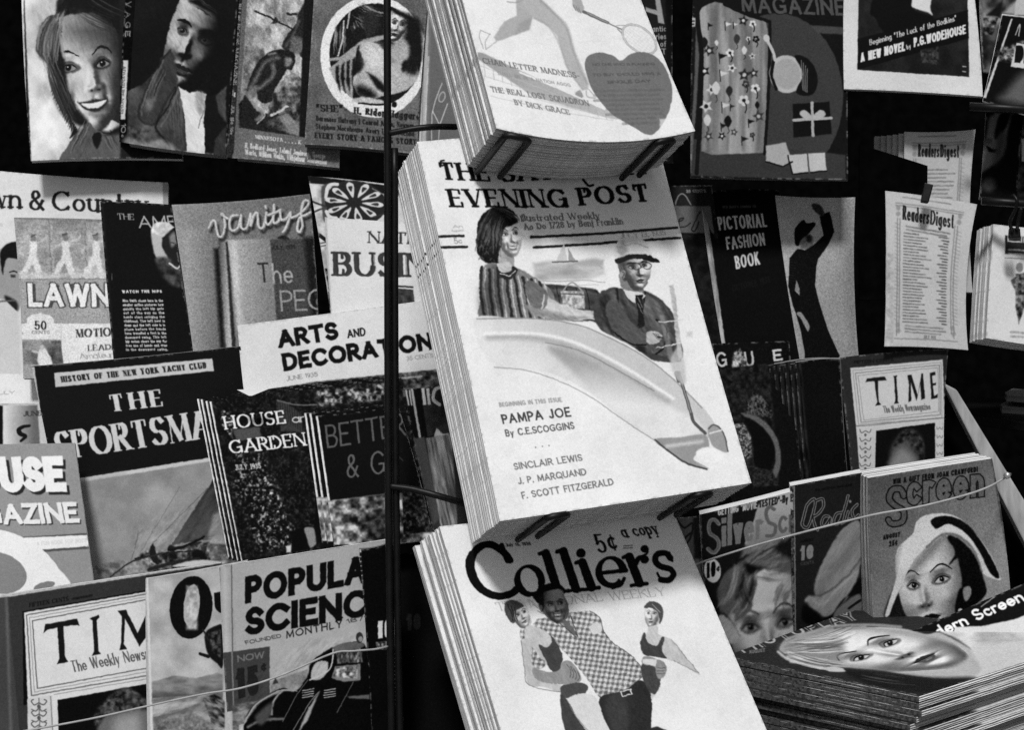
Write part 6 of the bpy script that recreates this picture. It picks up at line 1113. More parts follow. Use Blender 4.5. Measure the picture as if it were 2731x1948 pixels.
def art_dim():
    a = Art([(2730, 330), (2860, 330), (2860, 560), (2700, 545)], {}, .2); a.F('a5'); a.mottle([(1640, 1000), (2200, 1000), (2200, 1800), (1600, 1800)], .03, .4, 26, 3, 4); a.P([(1705, 1200), (1730, 1200), (1730, 1400), (1705, 1400)], .7, 4)
    return a
mag('dim_magazine', 'grey half hidden magazine at the far right edge between the two rails', art_dim(), 2.085, NR, .006)
def art_hang():
    a = Art([(2650, 598), (2900, 618), (2900, 935), (2630, 902)], dict(b=(0, 4)), .86); a.F('d2')
    a.P([(1115, 760), (1400, 780), (1400, 890), (1115, 875)], .16, 3); a.T('LIFE', 1130, 800, 1400, 820, 40, .8, .2); a.greek(1140, 850, 1400, 862, 2, 24, .8, 3); a.S([(1115, 900), (1400, 915)], 4, .4, 0)
    rs = random.Random(5)
    a.E(1205, 960, 22, 30, .5, 0, 5); a.mottle([(1180, 1000), (1240, 990), (1245, 1180), (1200, 1310), (1180, 1200)], .1, .6, 8, 3, 5); a.mottle([(1150, 1040), (1200, 1000), (1190, 1120), (1160, 1070)], .2, .6, 8, 4, 5); a.greek(1150, 1360, 1300, 1370, 2, 26, .6, 5)
    return a
nH = nv(.3, .14)
hg = mag('humor_magazine', 'white magazine with a small drawn figure, clipped to the lower right rail', art_hang(), 2.03, nH, .004, pages=(.3, .75), group='white copies clipped to the right rail', layers=3)
stack(hg, nH, .004, 7, 'white copy clipped behind the front one on the lower right rail', 'white copies clipped to the right rail', .002, 8)
# ------------------------------------------------------------------ second row right
def art_cents():
    a = Art([(1700, 493), (1899, 494), (1960, 1000), (1760, 1000)], {}, .08); a.F('d1')
    a.S([(95, 155), (430, 160)], 8, .5, 0); a.P([(60, 165), (440, 170), (460, 320), (100, 320)], .13, 3); a.T('35 CENTS', 235, 215, 385, 212, 24, .7, .2); a.S([(150, 305), (165, 250), (200, 222), (235, 250), (268, 305)], 10, .55)
    a.P([(130, 315), (420, 320), (450, 530), (180, 525)], .38, 3); a.S([(160, 440), (200, 430), (210, 410), (180, 425), (180, 480), (240, 470), (265, 450)], 8, .1); a.S([(340, 360), (300, 440), (275, 500), (300, 510), (330, 440)], 8, .1)
    a.mottle([(190, 540), (480, 540), (600, 1500), (440, 1500)], .03, .12, 18, 4, 4)
    return a
mag('cents_magazine', 'dark magazine with a thin arch and a thirty five cent price', art_cents(), 2.10, NR, .006)
def art_fashion():
    a = Art([(1866, 512), (2076, 506), (2150, 985), (1936, 980)], {}, .025); a.F('d1')
    a.mottle([(330, 210), (372, 210), (536, 1392), (495, 1392)], .45, .72, 5, 4, 2, st=9, ang=83)
    a.T('WITH WHICH IS COMBINED THE', 515, 335, 775, 330, 20, .34, .22); a.T('PICTORIAL', 485, 508, 860, 480, 108, .82, .15, gap=.22); a.T('FASHION', 548, 658, 848, 622, 100, .82, .15, gap=.22); a.T('BOOK', 618, 808, 806, 770, 104, .82, .15, gap=.22); a.T('OCTOBER 1935', 590, 980, 885, 910, 50, .07, .14)
    return a
mag('fashion_magazine', 'black fashion magazine with white capitals and a pale left edge', art_fashion(), 2.09, NR, .006, pages=(.4, .7))
def art_gown():
    a = Art([(2067, 521), (2281, 526), (2296, 1010), (2143, 1015)], dict(r=(-10, 0)), .52, grain=.05); a.F('d1')
    a.grad([(900, 230), (1560, 230), (1600, 1600), (1000, 1600)], (1000, 300), .76, (1500, 1000), .56, 3); a.P([(1450, 250), (1540, 250), (1560, 1500), (1500, 1400), (1460, 900)], .48, 50, 0, .8)
    a.P([(1075, 610), (1070, 510), (1090, 470), (1140, 425), (1165, 450), (1220, 445), (1228, 470), (1180, 530), (1130, 580), (1100, 625)], .03, 2, 1)
    a.P([(1130, 570), (1195, 540), (1215, 590), (1195, 640), (1130, 650), (1110, 610)], .45, 4, 1); a.P([(1160, 540), (1200, 550), (1195, 590), (1165, 590)], .14, 8, 1)
    a.P([(1265, 400), (1300, 375), (1340, 362), (1360, 430), (1378, 520), (1330, 620), (1250, 730), (1238, 800), (1228, 930), (1260, 1060), (1330, 1280), (1420, 1480), (1330, 1600), (1150, 1600), (1150, 1450), (1110, 1250), (1085, 1165), (1050, 1060), (1022, 940), (1032, 720), (1090, 650), (1150, 660), (1210, 625), (1295, 545)], .025, 2)
    a.P([(1085, 890), (1112, 960), (1110, 1010), (1072, 975)], .5, 2); a.P([(1085, 1150), (1120, 1140), (1150, 1180), (1185, 1240), (1175, 1290), (1155, 1260), (1125, 1200)], .52, 3, 1); a.P([(1200, 310), (1240, 298), (1285, 330), (1300, 385), (1270, 392), (1225, 355)], .2, 4, 1)
    for i in range(9): a.S([(1036 - i * 1, 730 + i * 20), (1080, 740 + i * 20)], 4, .12, 0)
    return a
mag('gown_magazine', 'grey magazine with a woman in a long dark dress waving one arm', art_gown(), 2.075, NR, .005, bend=lambda u, v: .008 * u * u, pages=(.3, .6))
def art_gourd():
    a = Art([(1899, 917), (2105, 910), (2150, 1370), (1960, 1390)], {}, .035, grain=.03); a.F('d1')
    a.T('G', 470, 1568, 556, 1560, 118, .74, .15); a.T('U', 690, 1565, 762, 1556, 118, .74, .15); a.T('E', 908, 1520, 980, 1512, 90, .78, .2)
    a.F('d6'); a.mottle([(480, 90), (520, 70), (560, 150), (570, 290), (540, 300), (530, 200), (490, 250), (440, 310), (460, 220)], .1, .8, 6, 4, 8)
    a.mottle([(360, 200), (700, 160), (760, 900), (560, 900)], .02, .17, 12, 7, 8); a.mottle([(470, 540), (540, 530), (590, 620), (590, 740), (540, 770), (500, 640)], .12, .62, 4, 3, 6, pw=1.2); a.mottle([(600, 340), (650, 360), (720, 460), (715, 500), (560, 480), (560, 440)], .03, .4, 5, 9, 4)
    for i in range(5): a.S([(570 + i * 24, 400 + i * 8), (580 + i * 28, 480)], 4, .5, 0, alpha=.6)
    a.P([(525, 470), (620, 490), (700, 550), (760, 660), (770, 800), (720, 900), (690, 900), (740, 760), (700, 620), (600, 530)], .36, 6, 1); a.P([(545, 500), (640, 540), (720, 640), (735, 740), (690, 830), (610, 780), (600, 640)], .015, 6, 1)
    a.mottle([(560, 790), (720, 830), (760, 920), (600, 930)], .05, .2, 5, 5, 6)
    return a
mag('dark_magazine', 'black magazine with three white capitals and a leafy sprig', art_gourd(), 2.04, NR, .006)
def art_plainspine():
    a = Art([(2120, 968), (2240, 958), (2262, 1300), (2150, 1310)], {}, .07); a.S([(2123, 968), (2153, 1310)], 5, .34, 0, soft=4); a.mottle([(2120, 960), (2136, 960), (2166, 1310), (2150, 1310)], .04, .2, 4, 3, 6, st=12, ang=85); a.S([(2126, 1040), (2144, 1250)], 3, .5, 0, alpha=.5); return a  # pale line down the left edge is a highlight put into the print
nE = nv(-.55, .12)
mag('upright_magazine', 'dark magazine standing edge on, nearest the bordered white news magazine', art_plainspine(), 2.02, nv(-.3, -.2), .007, pages=(.12, .4), group='dark magazines standing edge on', copies=[(-14, 4, .007), (-29, -2, .014), (-43, 7, .021), (-58, 2, .028), (-70, 9, .035), (-88, 5, .042)], clabel='dark magazine standing edge on in the row between sprig cover and news magazine')  # page tone raised so the top edges look lit
def art_news2():
    a = Art([(2236, 955), (2530, 930), (2524, 1370), (2282, 1380)], dict(r=(-10, 0)), .16); a.F('d6')
    a.P([(1130, 130), (1820, 60), (1800, 900), (1280, 900), (1200, 500)], .15, 3); a.T('FIFTEEN CENTS', 1225, 165, 1470, 150, 20, .05, .2); a.P([(1200, 190), (1775, 138), (1790, 760), (1780, 900), (1265, 900), (1238, 560)], .76, 2)
    for k, (o, w_) in enumerate(((18, 3), (34, 5), (50, 3))): a.S([(1200 + o, 188 + o), (1775 - o * .6, 138 + o), (1780 - o * .6, 520 - o * 1.2), (1235 + o, 555 - o * .8), (1200 + o, 188 + o)], w_, .35, 0, alpha=.7)
    K = .08
    a.P([(1294, 278), (1306, 255), (1415, 243), (1428, 268), (1372, 268), (1378, 400), (1394, 418), (1356, 424), (1368, 402), (1352, 270), (1306, 274)], K, 2)
    a.P([(1468, 240), (1494, 236), (1488, 250), (1496, 396), (1504, 408), (1472, 413), (1480, 398), (1474, 252)], K, 2)
    a.P([(1556, 235), (1580, 232), (1620, 360), (1642, 226), (1652, 226), (1664, 378), (1640, 388), (1634, 290), (1612, 395), (1576, 280), (1580, 396), (1560, 402), (1566, 300)], K, 2)
    a.P([(1694, 222), (1728, 212), (1730, 232), (1708, 238), (1714, 286), (1732, 282), (1732, 296), (1714, 300), (1720, 364), (1742, 352), (1744, 374), (1704, 386), (1700, 300)], K, 2)
    a.T('The Weekly Newsmagazine', 1412, 470, 1700, 448, 44, .36, .12, slant=-.2); a.S([(1238, 552), (1780, 500)], 5, .4, 0)
    a.P([(1362, 580), (1725, 530), (1728, 800), (1355, 826)], .03, 2); a.P([(1440, 790), (1460, 680), (1520, 600), (1590, 580), (1640, 640), (1640, 740), (1600, 800), (1430, 830)], .3, 24, 1); a.mottle([(1470, 680), (1520, 590), (1580, 575), (1650, 640), (1655, 760), (1600, 720), (1560, 640), (1510, 660)], .04, .3, 9, 3, 12, 1); a.P([(1470, 740), (1530, 690), (1600, 760), (1560, 830), (1440, 830)], .5, 30, 1)
    for i in range(5):
        y = 580 + i * 52
        for sx in (-1, 1): a.S([(1295, y), (1295 + sx * 24, y + 12), (1295 + sx * 34, y - 8)], 5, .32); a.S([(1755, y - 20), (1755 + sx * 14, y - 8), (1755 + sx * 18, y - 24)], 4, .4)
        a.E(1295, y + 26, 8, 9, .35)
    return a
mag('news_magazine', 'dark bordered news magazine with tall serif capitals beside a wooden post', art_news2(), 2.0, nv(-.05, .14), .005, fold=.0, pages=(.1, .3))  # paper and page edges toned darker than the left copy, as painted shade
# ------------------------------------------------------------------ front row right
def art_script():
    a = Art([(1740, 1388), (1866, 1376), (1880, 1800), (1780, 1800)], {}, .3); a.F('e'); a.S([(20, 330), (60, 370), (110, 340), (100, 420), (70, 470), (60, 440), (100, 400)], 12, .1); a.P([(110, 250), (160, 240), (160, 560), (120, 560)], .08, 10); a.S([(0, 330), (30, 290)], 10, .1); return a
mag('script_magazine', 'grey magazine with a dark looping letter, beside the white lower stack', art_script(), 1.985, NR, .006)
def art_silver():
    a = Art([(1866, 1374), (2112, 1312), (2140, 1820), (1900, 1860)], {}, .10); a.F('e')
    a.P([(100, 200), (170, 240), (170, 1000), (100, 800)], .05, 3); a.P([(155, 235), (166, 235), (170, 900), (160, 900)], .25, 3)
    a.P([(560, 150), (720, 110), (740, 460), (600, 440), (440, 480), (480, 350)], .72, 5, 1); a.grad([(400, 560), (470, 420), (560, 150), (725, 110), (740, 500), (600, 480)], (560, 150), .78, (500, 560), .5, 10)
    a.T('GETTING "MOVIE', 266, 296, 512, 250, 50, .84, .16, gap=.16, up=(0, -1)); a.T('TESTED"-By E', 520, 246, 735, 205, 48, .1, .17, gap=.16, up=(0, -1))
    a.S([(272, 345), (245, 318), (215, 335), (215, 400), (265, 440), (270, 490), (240, 525), (205, 500)], 24, .55); a.S([(268, 342), (245, 320), (216, 338), (218, 400), (264, 440), (268, 488), (240, 520), (208, 498)], 14, .4, soft=3)
    a.T('ilver', 292, 485, 545, 438, 190, .5, .13, gap=.24, up=(0, -1), out=.62, ow=.012); a.S([(615, 255), (590, 240), (565, 270), (580, 330), (625, 360), (610, 415), (570, 420)], 22, .42); a.T('creen', 640, 410, 960, 350, 170, .42, .12, gap=.22, up=(0, -1))
    a.E(233, 635, 52, 76, .88, -8, 2); a.T('10', 195, 680, 252, 668, 88, .06, .2, .1, gap=.3, up=(0, -1)); a.T('\u00a2', 258, 642, 280, 636, 34, .06, .2)
    # tousled blonde hair and a downcast face
    portrait(a, (592, 1050), (285, -45), (48, 330), -.1, (-.1, -.6, .75), .82, .28, 0, .1, .08, .95, 12, .0, .6, .14, .045)
    a.P([(270, 740), (320, 640), (430, 570), (540, 500), (680, 430), (740, 480), (740, 640), (620, 640), (520, 620), (480, 720), (480, 860), (400, 940), (360, 900), (300, 920), (262, 800)], .38, 8, 1)
    strands(a, (700, 480), (420, 660), 60, 26, 14, .12, .75, 3, 20); strands(a, (440, 600), (330, 900), 80, 30, 16, .08, .75, 4, -30); strands(a, (720, 620), (480, 620), 60, 14, 12, .2, .75, 5, -20); strands(a, (420, 680), (470, 860), 30, 12, 12, .05, .35, 6, 30)
    a.P([(430, 590), (480, 600), (540, 620), (460, 660)], .06, 14, 1); a.P([(690, 440), (730, 430), (735, 560), (620, 500)], .1, 16, 1); strands(a, (700, 700), (640, 880), 50, 12, 14, .2, .6, 7, 20)
    a.P([(290, 910), (330, 920), (400, 1040), (370, 1010)], .08, 8, 1); a.P([(262, 930), (330, 930), (400, 1060), (310, 1080)], .72, 4, 1)
    a.brush([(250, 760), (440, 460), (720, 430), (740, 1080), (300, 1080)], 2.2, 9, .18, -55, 4, 1, 10)
    return a
mag('film_magazine', 'film magazine with tousled fair hair and a ten cent white disc', art_silver(), 1.975, nv(-.05, -.28), .014, pages=(.6, .85))
def art_radio():
    a = Art([(2108, 1298), (2298, 1262), (2320, 1760), (2122, 1790)], {}, .13); a.F('e')
    a.mottle([(720, 112), (742, 112), (748, 1100), (722, 1100)], .06, .5, 7, 3, 2); a.S([(741, 112), (748, 1050)], 6, .6, 0); a.T('THE NATIONAL MAGAZINE', 870, 145, 1100, 108, 14, .03, .2)
    RD = [[(800, 300), (790, 350), (820, 370), (845, 320), (870, 220), (860, 190), (820, 230), (800, 300)], [(870, 205), (915, 190), (920, 240), (880, 290), (850, 300)], [(855, 300), (870, 360), (885, 385)], [(955, 300), (925, 300), (910, 345), (930, 360), (965, 310), (960, 350), (985, 340)], [(1035, 275), (1000, 285), (985, 335), (1010, 345), (1040, 290), (1075, 170)], [(1040, 290), (1035, 340), (1060, 325)], [(1075, 270), (1065, 320), (1085, 315)], [(1130, 225), (1100, 260), (1110, 310), (1140, 290)]]
    for p in RD: a.S(p, 18, .66)
    for p in RD: a.S(p, 9, .12)
    a.E(1088, 205, 8, 10, .6); a.T('AUGUST', 778, 465, 860, 450, 18, .04, .2); a.T('10', 778, 575, 860, 560, 90, .56, .24, gap=.34, up=(0, -1)); a.T('CENTS', 780, 605, 865, 590, 20, .3, .2, gap=.4)
    a.P([(1150, 340), (1060, 360), (980, 460), (890, 640), (865, 720), (870, 790), (830, 790), (806, 825), (880, 890), (930, 925), (1000, 880), (1100, 760), (1150, 600)], .58, 5, 1); a.P([(1150, 420), (1080, 560), (960, 720), (900, 790), (880, 780), (900, 700), (1000, 560)], .44, 24, 1, .7); a.S([(880, 790), (960, 760), (1080, 660), (1150, 560)], 8, .28); a.S([(810, 825), (840, 790), (900, 850), (1000, 760), (1130, 640)], 8, .75, alpha=.6)
    a.brush([(790, 830), (1000, 420), (1150, 340), (1150, 700), (920, 950)], 1.8, 9, .14, -58, 5, 1, 8)
    a.P([(920, 930), (1000, 890), (1150, 680), (1150, 780), (1060, 800), (1000, 870), (960, 950)], .05, 8, 1); a.P([(1000, 880), (1100, 800), (1150, 790), (1150, 900), (1000, 930)], .45, 8, 1); a.P([(800, 850), (880, 900), (920, 960), (860, 980), (790, 940)], .04, 12, 1); a.S([(1080, 870), (1150, 820)], 16, .1)
    return a
mag('radio_magazine', 'dark magazine with looping white script and a tilted pale hat', art_radio(), 1.958, nv(-.05, -.28), .014, pages=(.6, .85))
def art_screen():
    a = Art([(2315, 1276), (2646, 1224), (2700, 1660), (2330, 1680)], dict(r=(8, 0)), .34, grain=.045); a.F('e')
    a.grad([(1140, 0), (1960, -60), (2120, 900), (1140, 1000)], (1300, 100), .36, (1900, 700), .64, 3)
    a.T('WIN A GIFT FROM JOAN CRAWFORD!', 1352, 100, 1880, 22, 34, .05, .22, gap=.3, up=(0, -1))
    SS = [(1420, 170), (1400, 130), (1350, 135), (1330, 190), (1370, 235), (1420, 270), (1410, 330), (1350, 345), (1325, 320)]
    a.S(SS, 46, .05); a.S(SS, 30, .36); a.T('creen', 1440, 232, 1918, 172, 210, .42, .16, gap=.3, up=(0, -1), out=.05, ow=.035); a.T('Romances', 1510, 300, 1930, 240, 88, .55, .08, gap=.26, up=(0, -1), alpha=.5)
    a.T('AUGUST', 1292, 445, 1398, 425, 30, .06, .24, gap=.3, up=(0, -1)); a.T('25\u00a2', 1328, 488, 1380, 478, 36, .06, .2, up=(0, -1))
    # white beret with a black band, dark bob, made up face
    a.P([(1735, 440), (1800, 470), (1870, 560), (1920, 700), (1930, 780), (1850, 860), (1760, 900), (1780, 760), (1750, 620)], .05, 4, 1)
    a.P([(1300, 930), (1380, 700), (1500, 560), (1480, 930)], .10, 10, 1)
    portrait(a, (1590, 770), (226, -50), (44, 272), -.42, (-.25, -.45, .85), .88, .38, 0, .08, .05, .95, 4, .02, .85, .2, .05)
    a.P([(1700, 600), (1770, 560), (1790, 720), (1760, 760), (1740, 900), (1830, 900), (1900, 760), (1860, 560), (1740, 430), (1690, 430), (1740, 520)], .04, 6, 1); a.P([(1440, 640), (1560, 480), (1660, 440), (1600, 540), (1500, 640)], .3, 30, 1, .6)
    a.P([(1305, 910), (1350, 760), (1390, 620), (1420, 470), (1480, 400), (1500, 330), (1560, 290), (1680, 280), (1780, 320), (1860, 400), (1950, 520), (2020, 680), (1990, 690), (1920, 660), (1900, 620), (1840, 490), (1760, 420), (1660, 410), (1560, 490), (1470, 590), (1420, 700), (1360, 830), (1330, 910)], .92, 3, 1)
    a.P([(1590, 320), (1680, 295), (1790, 330), (1870, 410), (1960, 550), (2010, 660), (2000, 685), (1950, 640), (1880, 500), (1800, 400), (1700, 345), (1620, 375)], .05, 3, 1)
    a.S([(1560, 490), (1660, 410), (1760, 420), (1850, 500), (1905, 640)], 8, .4, soft=6)
    a.P([(1790, 745), (1832, 736), (1836, 790), (1800, 826)], .62, 5, 1); a.E(1770, 885, 14, 16, .9, 0, 3)
    return a
scr = mag('screen_magazine', 'grey film magazine with a woman in a white banded beret, front of five', art_screen(), 1.925, nv(.12, -.22), .009, pages=(.62, .88), group='film magazines with the beret woman', layers=6,
    copies=[(-9, -4, .010), (-18, -8, .020), (-27, -12, .030), (-36, -16, .040)], clabel='copy behind the front beret woman magazine, only spine and top edge showing')
def art_modern():
    a = Art([(2420, 1690), (2760, 1545), (2860, 1800), (2500, 1900)], {}, .03); a.F('e')
    a.S([(1900, 860), (1980, 800)], 8, .5, 0); a.T('Modern Screen', 1500, 1110, 2175, 822, 78, .92, .19, gap=.26, slant=-.25)
    a.P([(1740, 985), (1900, 980), (2100, 940), (2200, 900), (2200, 1100), (1700, 1100)], .8, 5)
    return a
mag('modern_magazine', 'black magazine with slanting white script lying behind the flat stack', art_modern(), 1.86, nv(0, .55), .006)
# the flat stack: covers lie level, the title reads away from us
def art_flat():
    # corners in reading order of the cover: its title edge is on our left, its spine faces us
    a = Art([(1934, 1752), (2296, 1622), (2905, 1712), (2452, 1857)], dict(), .2, grain=.03); a.F('e')
    a.P([(280, 1080), (1150, 860), (1900, 980), (2400, 900), (2500, 1200), (1560, 1500), (330, 1200)], .16, 6)
    a.up = np.array([-.93, -.36]); a.T('PHOTOPLAY', 420, 1150, 1150, 935, 92, .66, .26, gap=.3, up=(-.8, -.6), soft=2); a.T('PHOTOPLAY', 420, 1150, 1150, 935, 92, .14, .12, gap=.3, up=(-.8, -.6), soft=2); a.T('AUGUST', 460, 1152, 560, 1140, 22, .5, .2, up=(-.1, -1))
    a.P([(650, 1110), (740, 1060), (900, 1030), (1100, 1000), (1300, 985), (1440, 1000), (1560, 1030), (1640, 1020), (1760, 1080), (1870, 1150), (1930, 1230), (1880, 1300), (1700, 1310), (1480, 1290), (1240, 1250), (1000, 1230), (780, 1180), (680, 1150)], .70, 6, 1)
    a.P([(1570, 985), (1750, 980), (2000, 960), (2200, 930), (2400, 900), (2400, 1150), (2140, 1260), (1900, 1310), (1880, 1290), (1925, 1225), (1860, 1150), (1760, 1060)], .82, 8, 1); a.mottle([(1650, 1000), (2300, 930), (2300, 1150), (1940, 1260), (1860, 1130)], .68, .9, 30, 5, 20, st=2)
    strands(a, (720, 1110), (1050, 1050), 60, 20, 16, .3, .85, 3, 20); strands(a, (700, 1130), (1000, 1220), 40, 20, 14, .2, .8, 4, 12); strands(a, (780, 1160), (1100, 1210), 20, 10, 16, .08, .35, 5, 6)
    portrait(a, (1340, 1142), (236, -118), (388, 62), -.12, (.05, -.5, .8), .86, .34, 0, .2, .12, .9, 16, .0, .8, .2, .05)
    a.P([(1840, 1130), (1900, 1090), (2100, 1080), (2300, 1060), (2200, 1230), (1960, 1300), (1830, 1310), (1900, 1250)], .80, 16, 1)
    a.P([(650, 1110), (740, 1060), (960, 1040), (1040, 1080), (1040, 1160), (960, 1210), (800, 1190), (690, 1150)], .5, 30, 1, .9)
    for i, p in enumerate([[(660, 1115), (700, 1060), (840, 1020), (980, 1000)], [(640, 1140), (690, 1180), (760, 1200), (840, 1215)], [(680, 1090), (820, 1040), (1000, 1010), (1180, 985)], [(700, 1170), (800, 1190), (920, 1235), (1040, 1250)], [(760, 1050), (960, 985), (1200, 972), (1400, 985)], [(720, 1200), (840, 1215), (900, 1240)]]): a.S(p, 18, .78 if i % 2 else .6, soft=5, alpha=.85)
    strands(a, (650, 1120), (1130, 1000), 46, 30, 9, .3, .9, 23, 26); strands(a, (670, 1150), (1080, 1240), 34, 26, 9, .2, .85, 25, 14); strands(a, (720, 1110), (1080, 1090), 50, 22, 10, .3, .9, 27, 10, .8)
    a.P([(1060, 1255), (1300, 1270), (1600, 1300), (1860, 1300), (1800, 1345), (1400, 1330), (1150, 1300)], .12, 16, 1)
    a.P([(940, 1240), (1000, 1230), (1060, 1262), (960, 1262)], .75, 5, 1); a.P([(1080, 1260), (1500, 1310), (1780, 1330), (1860, 1350), (1560, 1400), (1200, 1340)], .10, 14, 1); strands(a, (1150, 1280), (1500, 1330), 26, 14, 9, .06, .4, 8, 8); a.P([(2020, 1310), (2080, 1290), (2090, 1315), (2040, 1330)], .2, 8, 1)
    return a
M_SPINE = plain_mat('printed_spine', .02, .13, .6, .1, (300, 300, 300), bump=.1)
nF = UP / np.linalg.norm(UP)
fa = art_flat()
# own builder: the sheet is level, its spine edge faces the viewer
fl = mag('flat_magazine', 'film magazine lying flat on top of the pile with a reclining fair haired face', fa, 1.80, nF, .0068, bend=lambda u, v: .004 * np.sin(np.pi * u) * v, pages=(.5, .9), group='film magazines in the flat pile', layers=6, rag=.0012, nu=26, spine=M_SPINE)
stack(fl, nF, .0068, 14, 'film magazine lying flat in the pile under the reclining face cover', 'film magazines in the flat pile', .0028, 4, gap=1.10)
m_pave = plain_mat('concrete', .2, .34, .9, .1, (3, 3, 3))
tag(mesh('bounce_pavement', [(-4, -6, 0), (4, -6, 0), (4, 2.7, 0), (-4, 2.7, 0)], [(0, 1, 2, 3)], m_pave), kind='structure')  # unseen sidewalk added to bounce light up onto the stack undersides

# ------------------------------------------------------------------ iron rack of the middle stacks
def dpt(c, d, n, off, x, y):
    p0 = rays(c[0], c[1]) * d; return float(((n @ p0) - off) / (rays(x, y) @ n))
def T3(name, pts, r, mat, parent=None, sm=True, **k):
    P = [at(x, y, d) for x, y, d in pts]
    if sm and len(P) > 2: P = smooth([tuple(p) for p in P], False, 5)
    return tube(name, P, r, mat, parent, **k)
rack = empty('wire_rack', at(1045, 2050, 1.72), 'black iron pole rack with side arms and wire clips under the middle stacks', 'rack')
T3('pole', [(1032, -250, 1.725), (1034, 500, 1.722), (1036, 1300, 1.72), (1046, 2050, 1.72)], .0040, M_IRON, rack)
T3('pole', [(1052, 395, 1.728), (1053, 900, 1.726), (1057, 1400, 1.724), (1068, 2050, 1.724)], .0040, M_IRON, rack)
T3('side_arm', [(1036, 356, 1.722), (1100, 344, 1.72), (1160, 338, 1.725), (1216, 338, 1.75)], .0034, M_IRON, rack)
T3('side_arm', [(1040, 1298, 1.72), (1100, 1306, 1.715), (1170, 1324, 1.71), (1246, 1346, 1.72)], .0036, M_IRON, rack)
cT = np.mean(np.array([(1132, -380), (1577, -395), (1854, 349), (1324, 342)], float), 0); cP = np.mean(np.array([(1112, 378), (1743, 336), (2004, 1289), (1333, 1391)], float), 0)
def clip(c, d, n, T, front, r):
    nw = np.array(CR) @ n; w_ = []
    A = [np.array(at(x, y, dpt(c, d, n, -.003, x, y))) for x, y in front]
    P = [A[0] - nw * T, A[0], A[1], A[1] - nw * T]
    Q = []; P = [Vector(p) for p in P]
    for i, p in enumerate(P):
        if i in (0, 3): Q.append(p)
        else:
            for o in (P[i - 1], P[i + 1]): Q.append(p + (o - p).normalized() * .004)
    tube('wire_clip', Q, r, M_IRON, rack)
clip(cT, 1.672, nT, .09, ((1350, 359), (1414, 372)), .0034)
clip(cT, 1.672, nT, .09, ((1752, 379), (1800, 371)), .0034)
clip(cP, 1.665, NS, .082, ((1463, 1380), (1518, 1371)), .0034)
clip(cP, 1.665, NS, .082, ((1854, 1322), (1900, 1315)), .0034)
# ------------------------------------------------------------------ strings that hold the front rows
st1 = T3('string', [(40, 1956, 1.68), (241, 1919, 1.69), (401, 1883, 1.69), (546, 1852, 1.69), (642, 1837, 1.69), (754, 1801, 1.69), (884, 1745, 1.69), (940, 1738, 1.69), (1000, 1733, 1.70), (1034, 1726, 1.716)], .0011, M_WIRE)
tag(st1, 'thin pale string sagging across the lower left magazines to the pole', 'string')
st2 = T3('string', [(1840, 1511, 1.90), (1980, 1466, 1.89), (2118, 1427, 1.88), (2324, 1375, 1.87), (2445, 1354, 1.86), (2569, 1323, 1.86), (2640, 1298, 1.87), (2690, 1268, 1.90)], .0013, M_WIRE)
tag(st2, 'thin pale string strung over the film magazines to a nail', 'string')
post_ = slab('wooden_post', [(2514, 1020), (2552, 1040), (2870, 1560), (2845, 1670)], 1.985, nv(-.1, .1), .02, M_WOOD, bev=.002); tag(post_, 'pale weathered board slanting down to the right edge', 'post')
nail = T3('nail', [(2694, 1266, 1.91), (2686, 1269, 1.885)], .0022, M_STEEL); nh = T3('nail_head', [(2686, 1269, 1.885), (2685, 1269.5, 1.883)], .0042, M_STEEL, None); 
nh.parent = nail; nh.matrix_parent_inverse = Matrix.Translation(-Vector(nail.location)); tag(nail, 'bent nail in the slanting board holding the string end', 'nail')
sb = slab('side_board', [(2440, 980), (2526, 1010), (2800, 1600), (2440, 1600)], 2.06, nv(-.2, .1), .01, M_DWOOD); tag(sb, 'dark board behind the slanting post and news magazine', 'board')
# ------------------------------------------------------------------ right hand rails, clips, board and shelf
for y0, y1, lab in ((284, 296, 'upper dark iron rail at the right edge under the tilted black magazine'), (536, 546, 'lower dark iron rail at the right edge holding the clipped copies')):
    r_ = T3('iron_rail', [(2586 + (y0 > 400) * 32, y0, 1.99), (2700, (y0 + y1) / 2, 1.985), (2900, y1 + 6, 1.98)], .0052, M_IRON, sm=False); tag(r_, lab, 'rail')
bb = slab('price_board', [(2292, 384), (2474, 442), (2470, 800), (2292, 800)], 2.035, nv(0, .1), .004, M_DWOOD); tag(bb, 'black board covering the lower left part of the upper digest row', 'board')
ck = slab('paper_clip', [(2466, 486), (2490, 492), (2477, 541), (2456, 538)], 2.0, nv(-.1, .1), .008, M_IRON, bev=.0015); tag(ck, 'small black clip gripping the top of the hanging digest', 'clip')
hk = empty('hanging_clip', at(2706, 620, 2.0), 'black wire clip hanging from the lower right rail', 'clip')
T3('hook', [(2702, 520, 1.97), (2712, 535, 1.965), (2708, 560, 1.97), (2694, 590, 1.98), (2700, 620, 1.98)], .0022, M_IRON, hk); T3('hook', [(2724, 555, 1.975), (2716, 590, 1.98), (2712, 615, 1.98)], .0022, M_IRON, hk)
slab('jaw', [(2694, 606), (2722, 608), (2724, 634), (2692, 636)], 1.982, nv(0, .1), .008, M_IRON, hk, bev=.002)
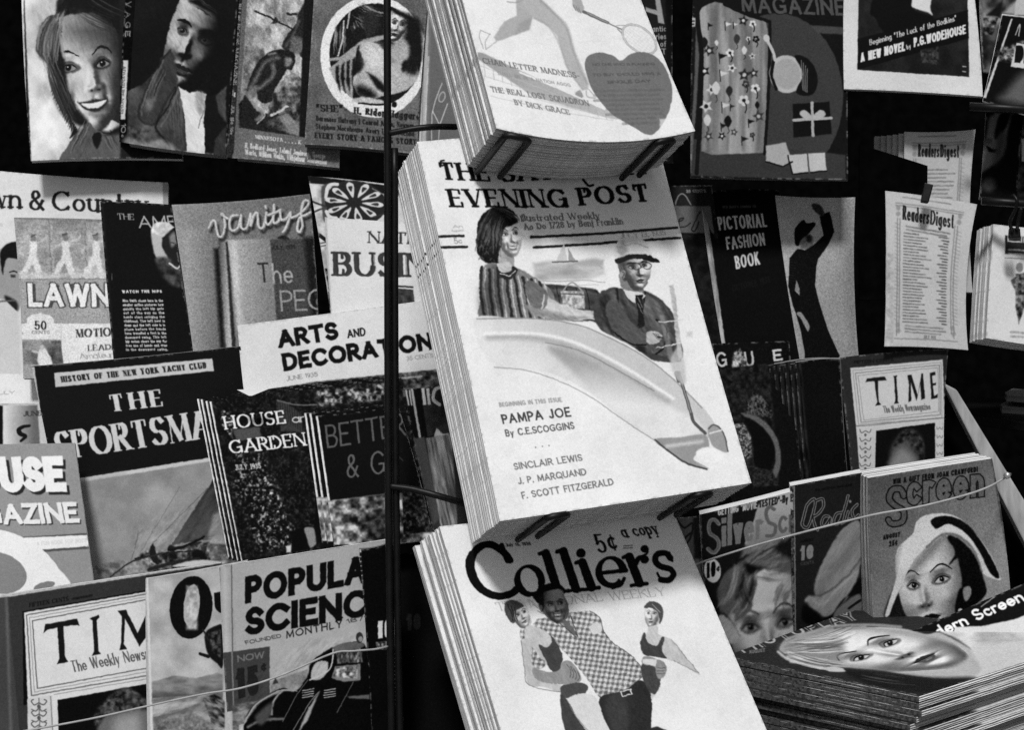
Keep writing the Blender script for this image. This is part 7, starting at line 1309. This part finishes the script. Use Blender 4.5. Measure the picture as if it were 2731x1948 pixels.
def flatbox(name, pts, d, h, mat, label, cat, n=None):
    c = np.mean(np.array(pts, float), 0); P = world(onplane(np.array([p[0] for p in pts]), np.array([p[1] for p in pts]), c, d, nF)); V = np.concatenate([P, P - np.array([0, 0, h])])
    k = len(pts); f = [tuple(range(k))[::-1], tuple(range(k, 2 * k))] + [(i, (i + 1) % k, (i + 1) % k + k, i + k) for i in range(k)]
    o = mesh(name, V, f, mat); md = o.modifiers.new('bevel', 'BEVEL'); md.width = .0012; md.segments = 2; tag(o, label, cat); return o
M_DIM = plain_mat('dim_paper', .12, .3, .8, .1, (6, 6, 90), bump=.3)
flatbox('shelf', [(2540, 1094), (2578, 1108), (2900, 1150), (2900, 1070), (2600, 1062)], 2.2, .012, M_IRON, 'black shelf at the right edge under two pale paper piles', 'shelf')
flatbox('paper_pile', [(2668, 1078), (2672, 1084), (2860, 1098), (2860, 1080), (2690, 1068)], 2.19, .010, M_DIM, 'lower pale paper pile lying on the black right shelf', 'papers')
flatbox('paper_pile', [(2680, 1046), (2684, 1052), (2860, 1066), (2860, 1050), (2700, 1036)], 2.185, .010, M_DIM, 'upper pale paper pile resting above another on the right shelf', 'papers')
sl_ = slab('paper_slip', [(632, 1040), (716, 1038), (672, 1056), (664, 1056)], 1.845, nv(0, .5), .0006, plain_mat('white_paper', .6, .75, .9, .1)); tag(sl_, 'small white folded paper corner above the dark garden magazines', 'paper')

fx = np.array(fl.location); fz = min(o.location.z for o in bpy.data.objects if o.parent is None and o.get('group') == 'film magazines in the flat pile') - .012
cx0, cx1, cy0, cy1 = .14, .72, 1.36, 2.2
Vc = [(x, y, z) for z in (fz, fz - .05) for x, y in ((cx0, cy0), (cx1, cy0), (cx1, cy1), (cx0, cy1))]
ct_ = mesh('counter', Vc, [(0, 1, 2, 3), (7, 6, 5, 4)] + [(i + 4, (i + 1) % 4 + 4, (i + 1) % 4, i) for i in range(4)], M_DWOOD); tag(ct_, 'dark wooden counter board under the flat pile of film magazines', 'counter')
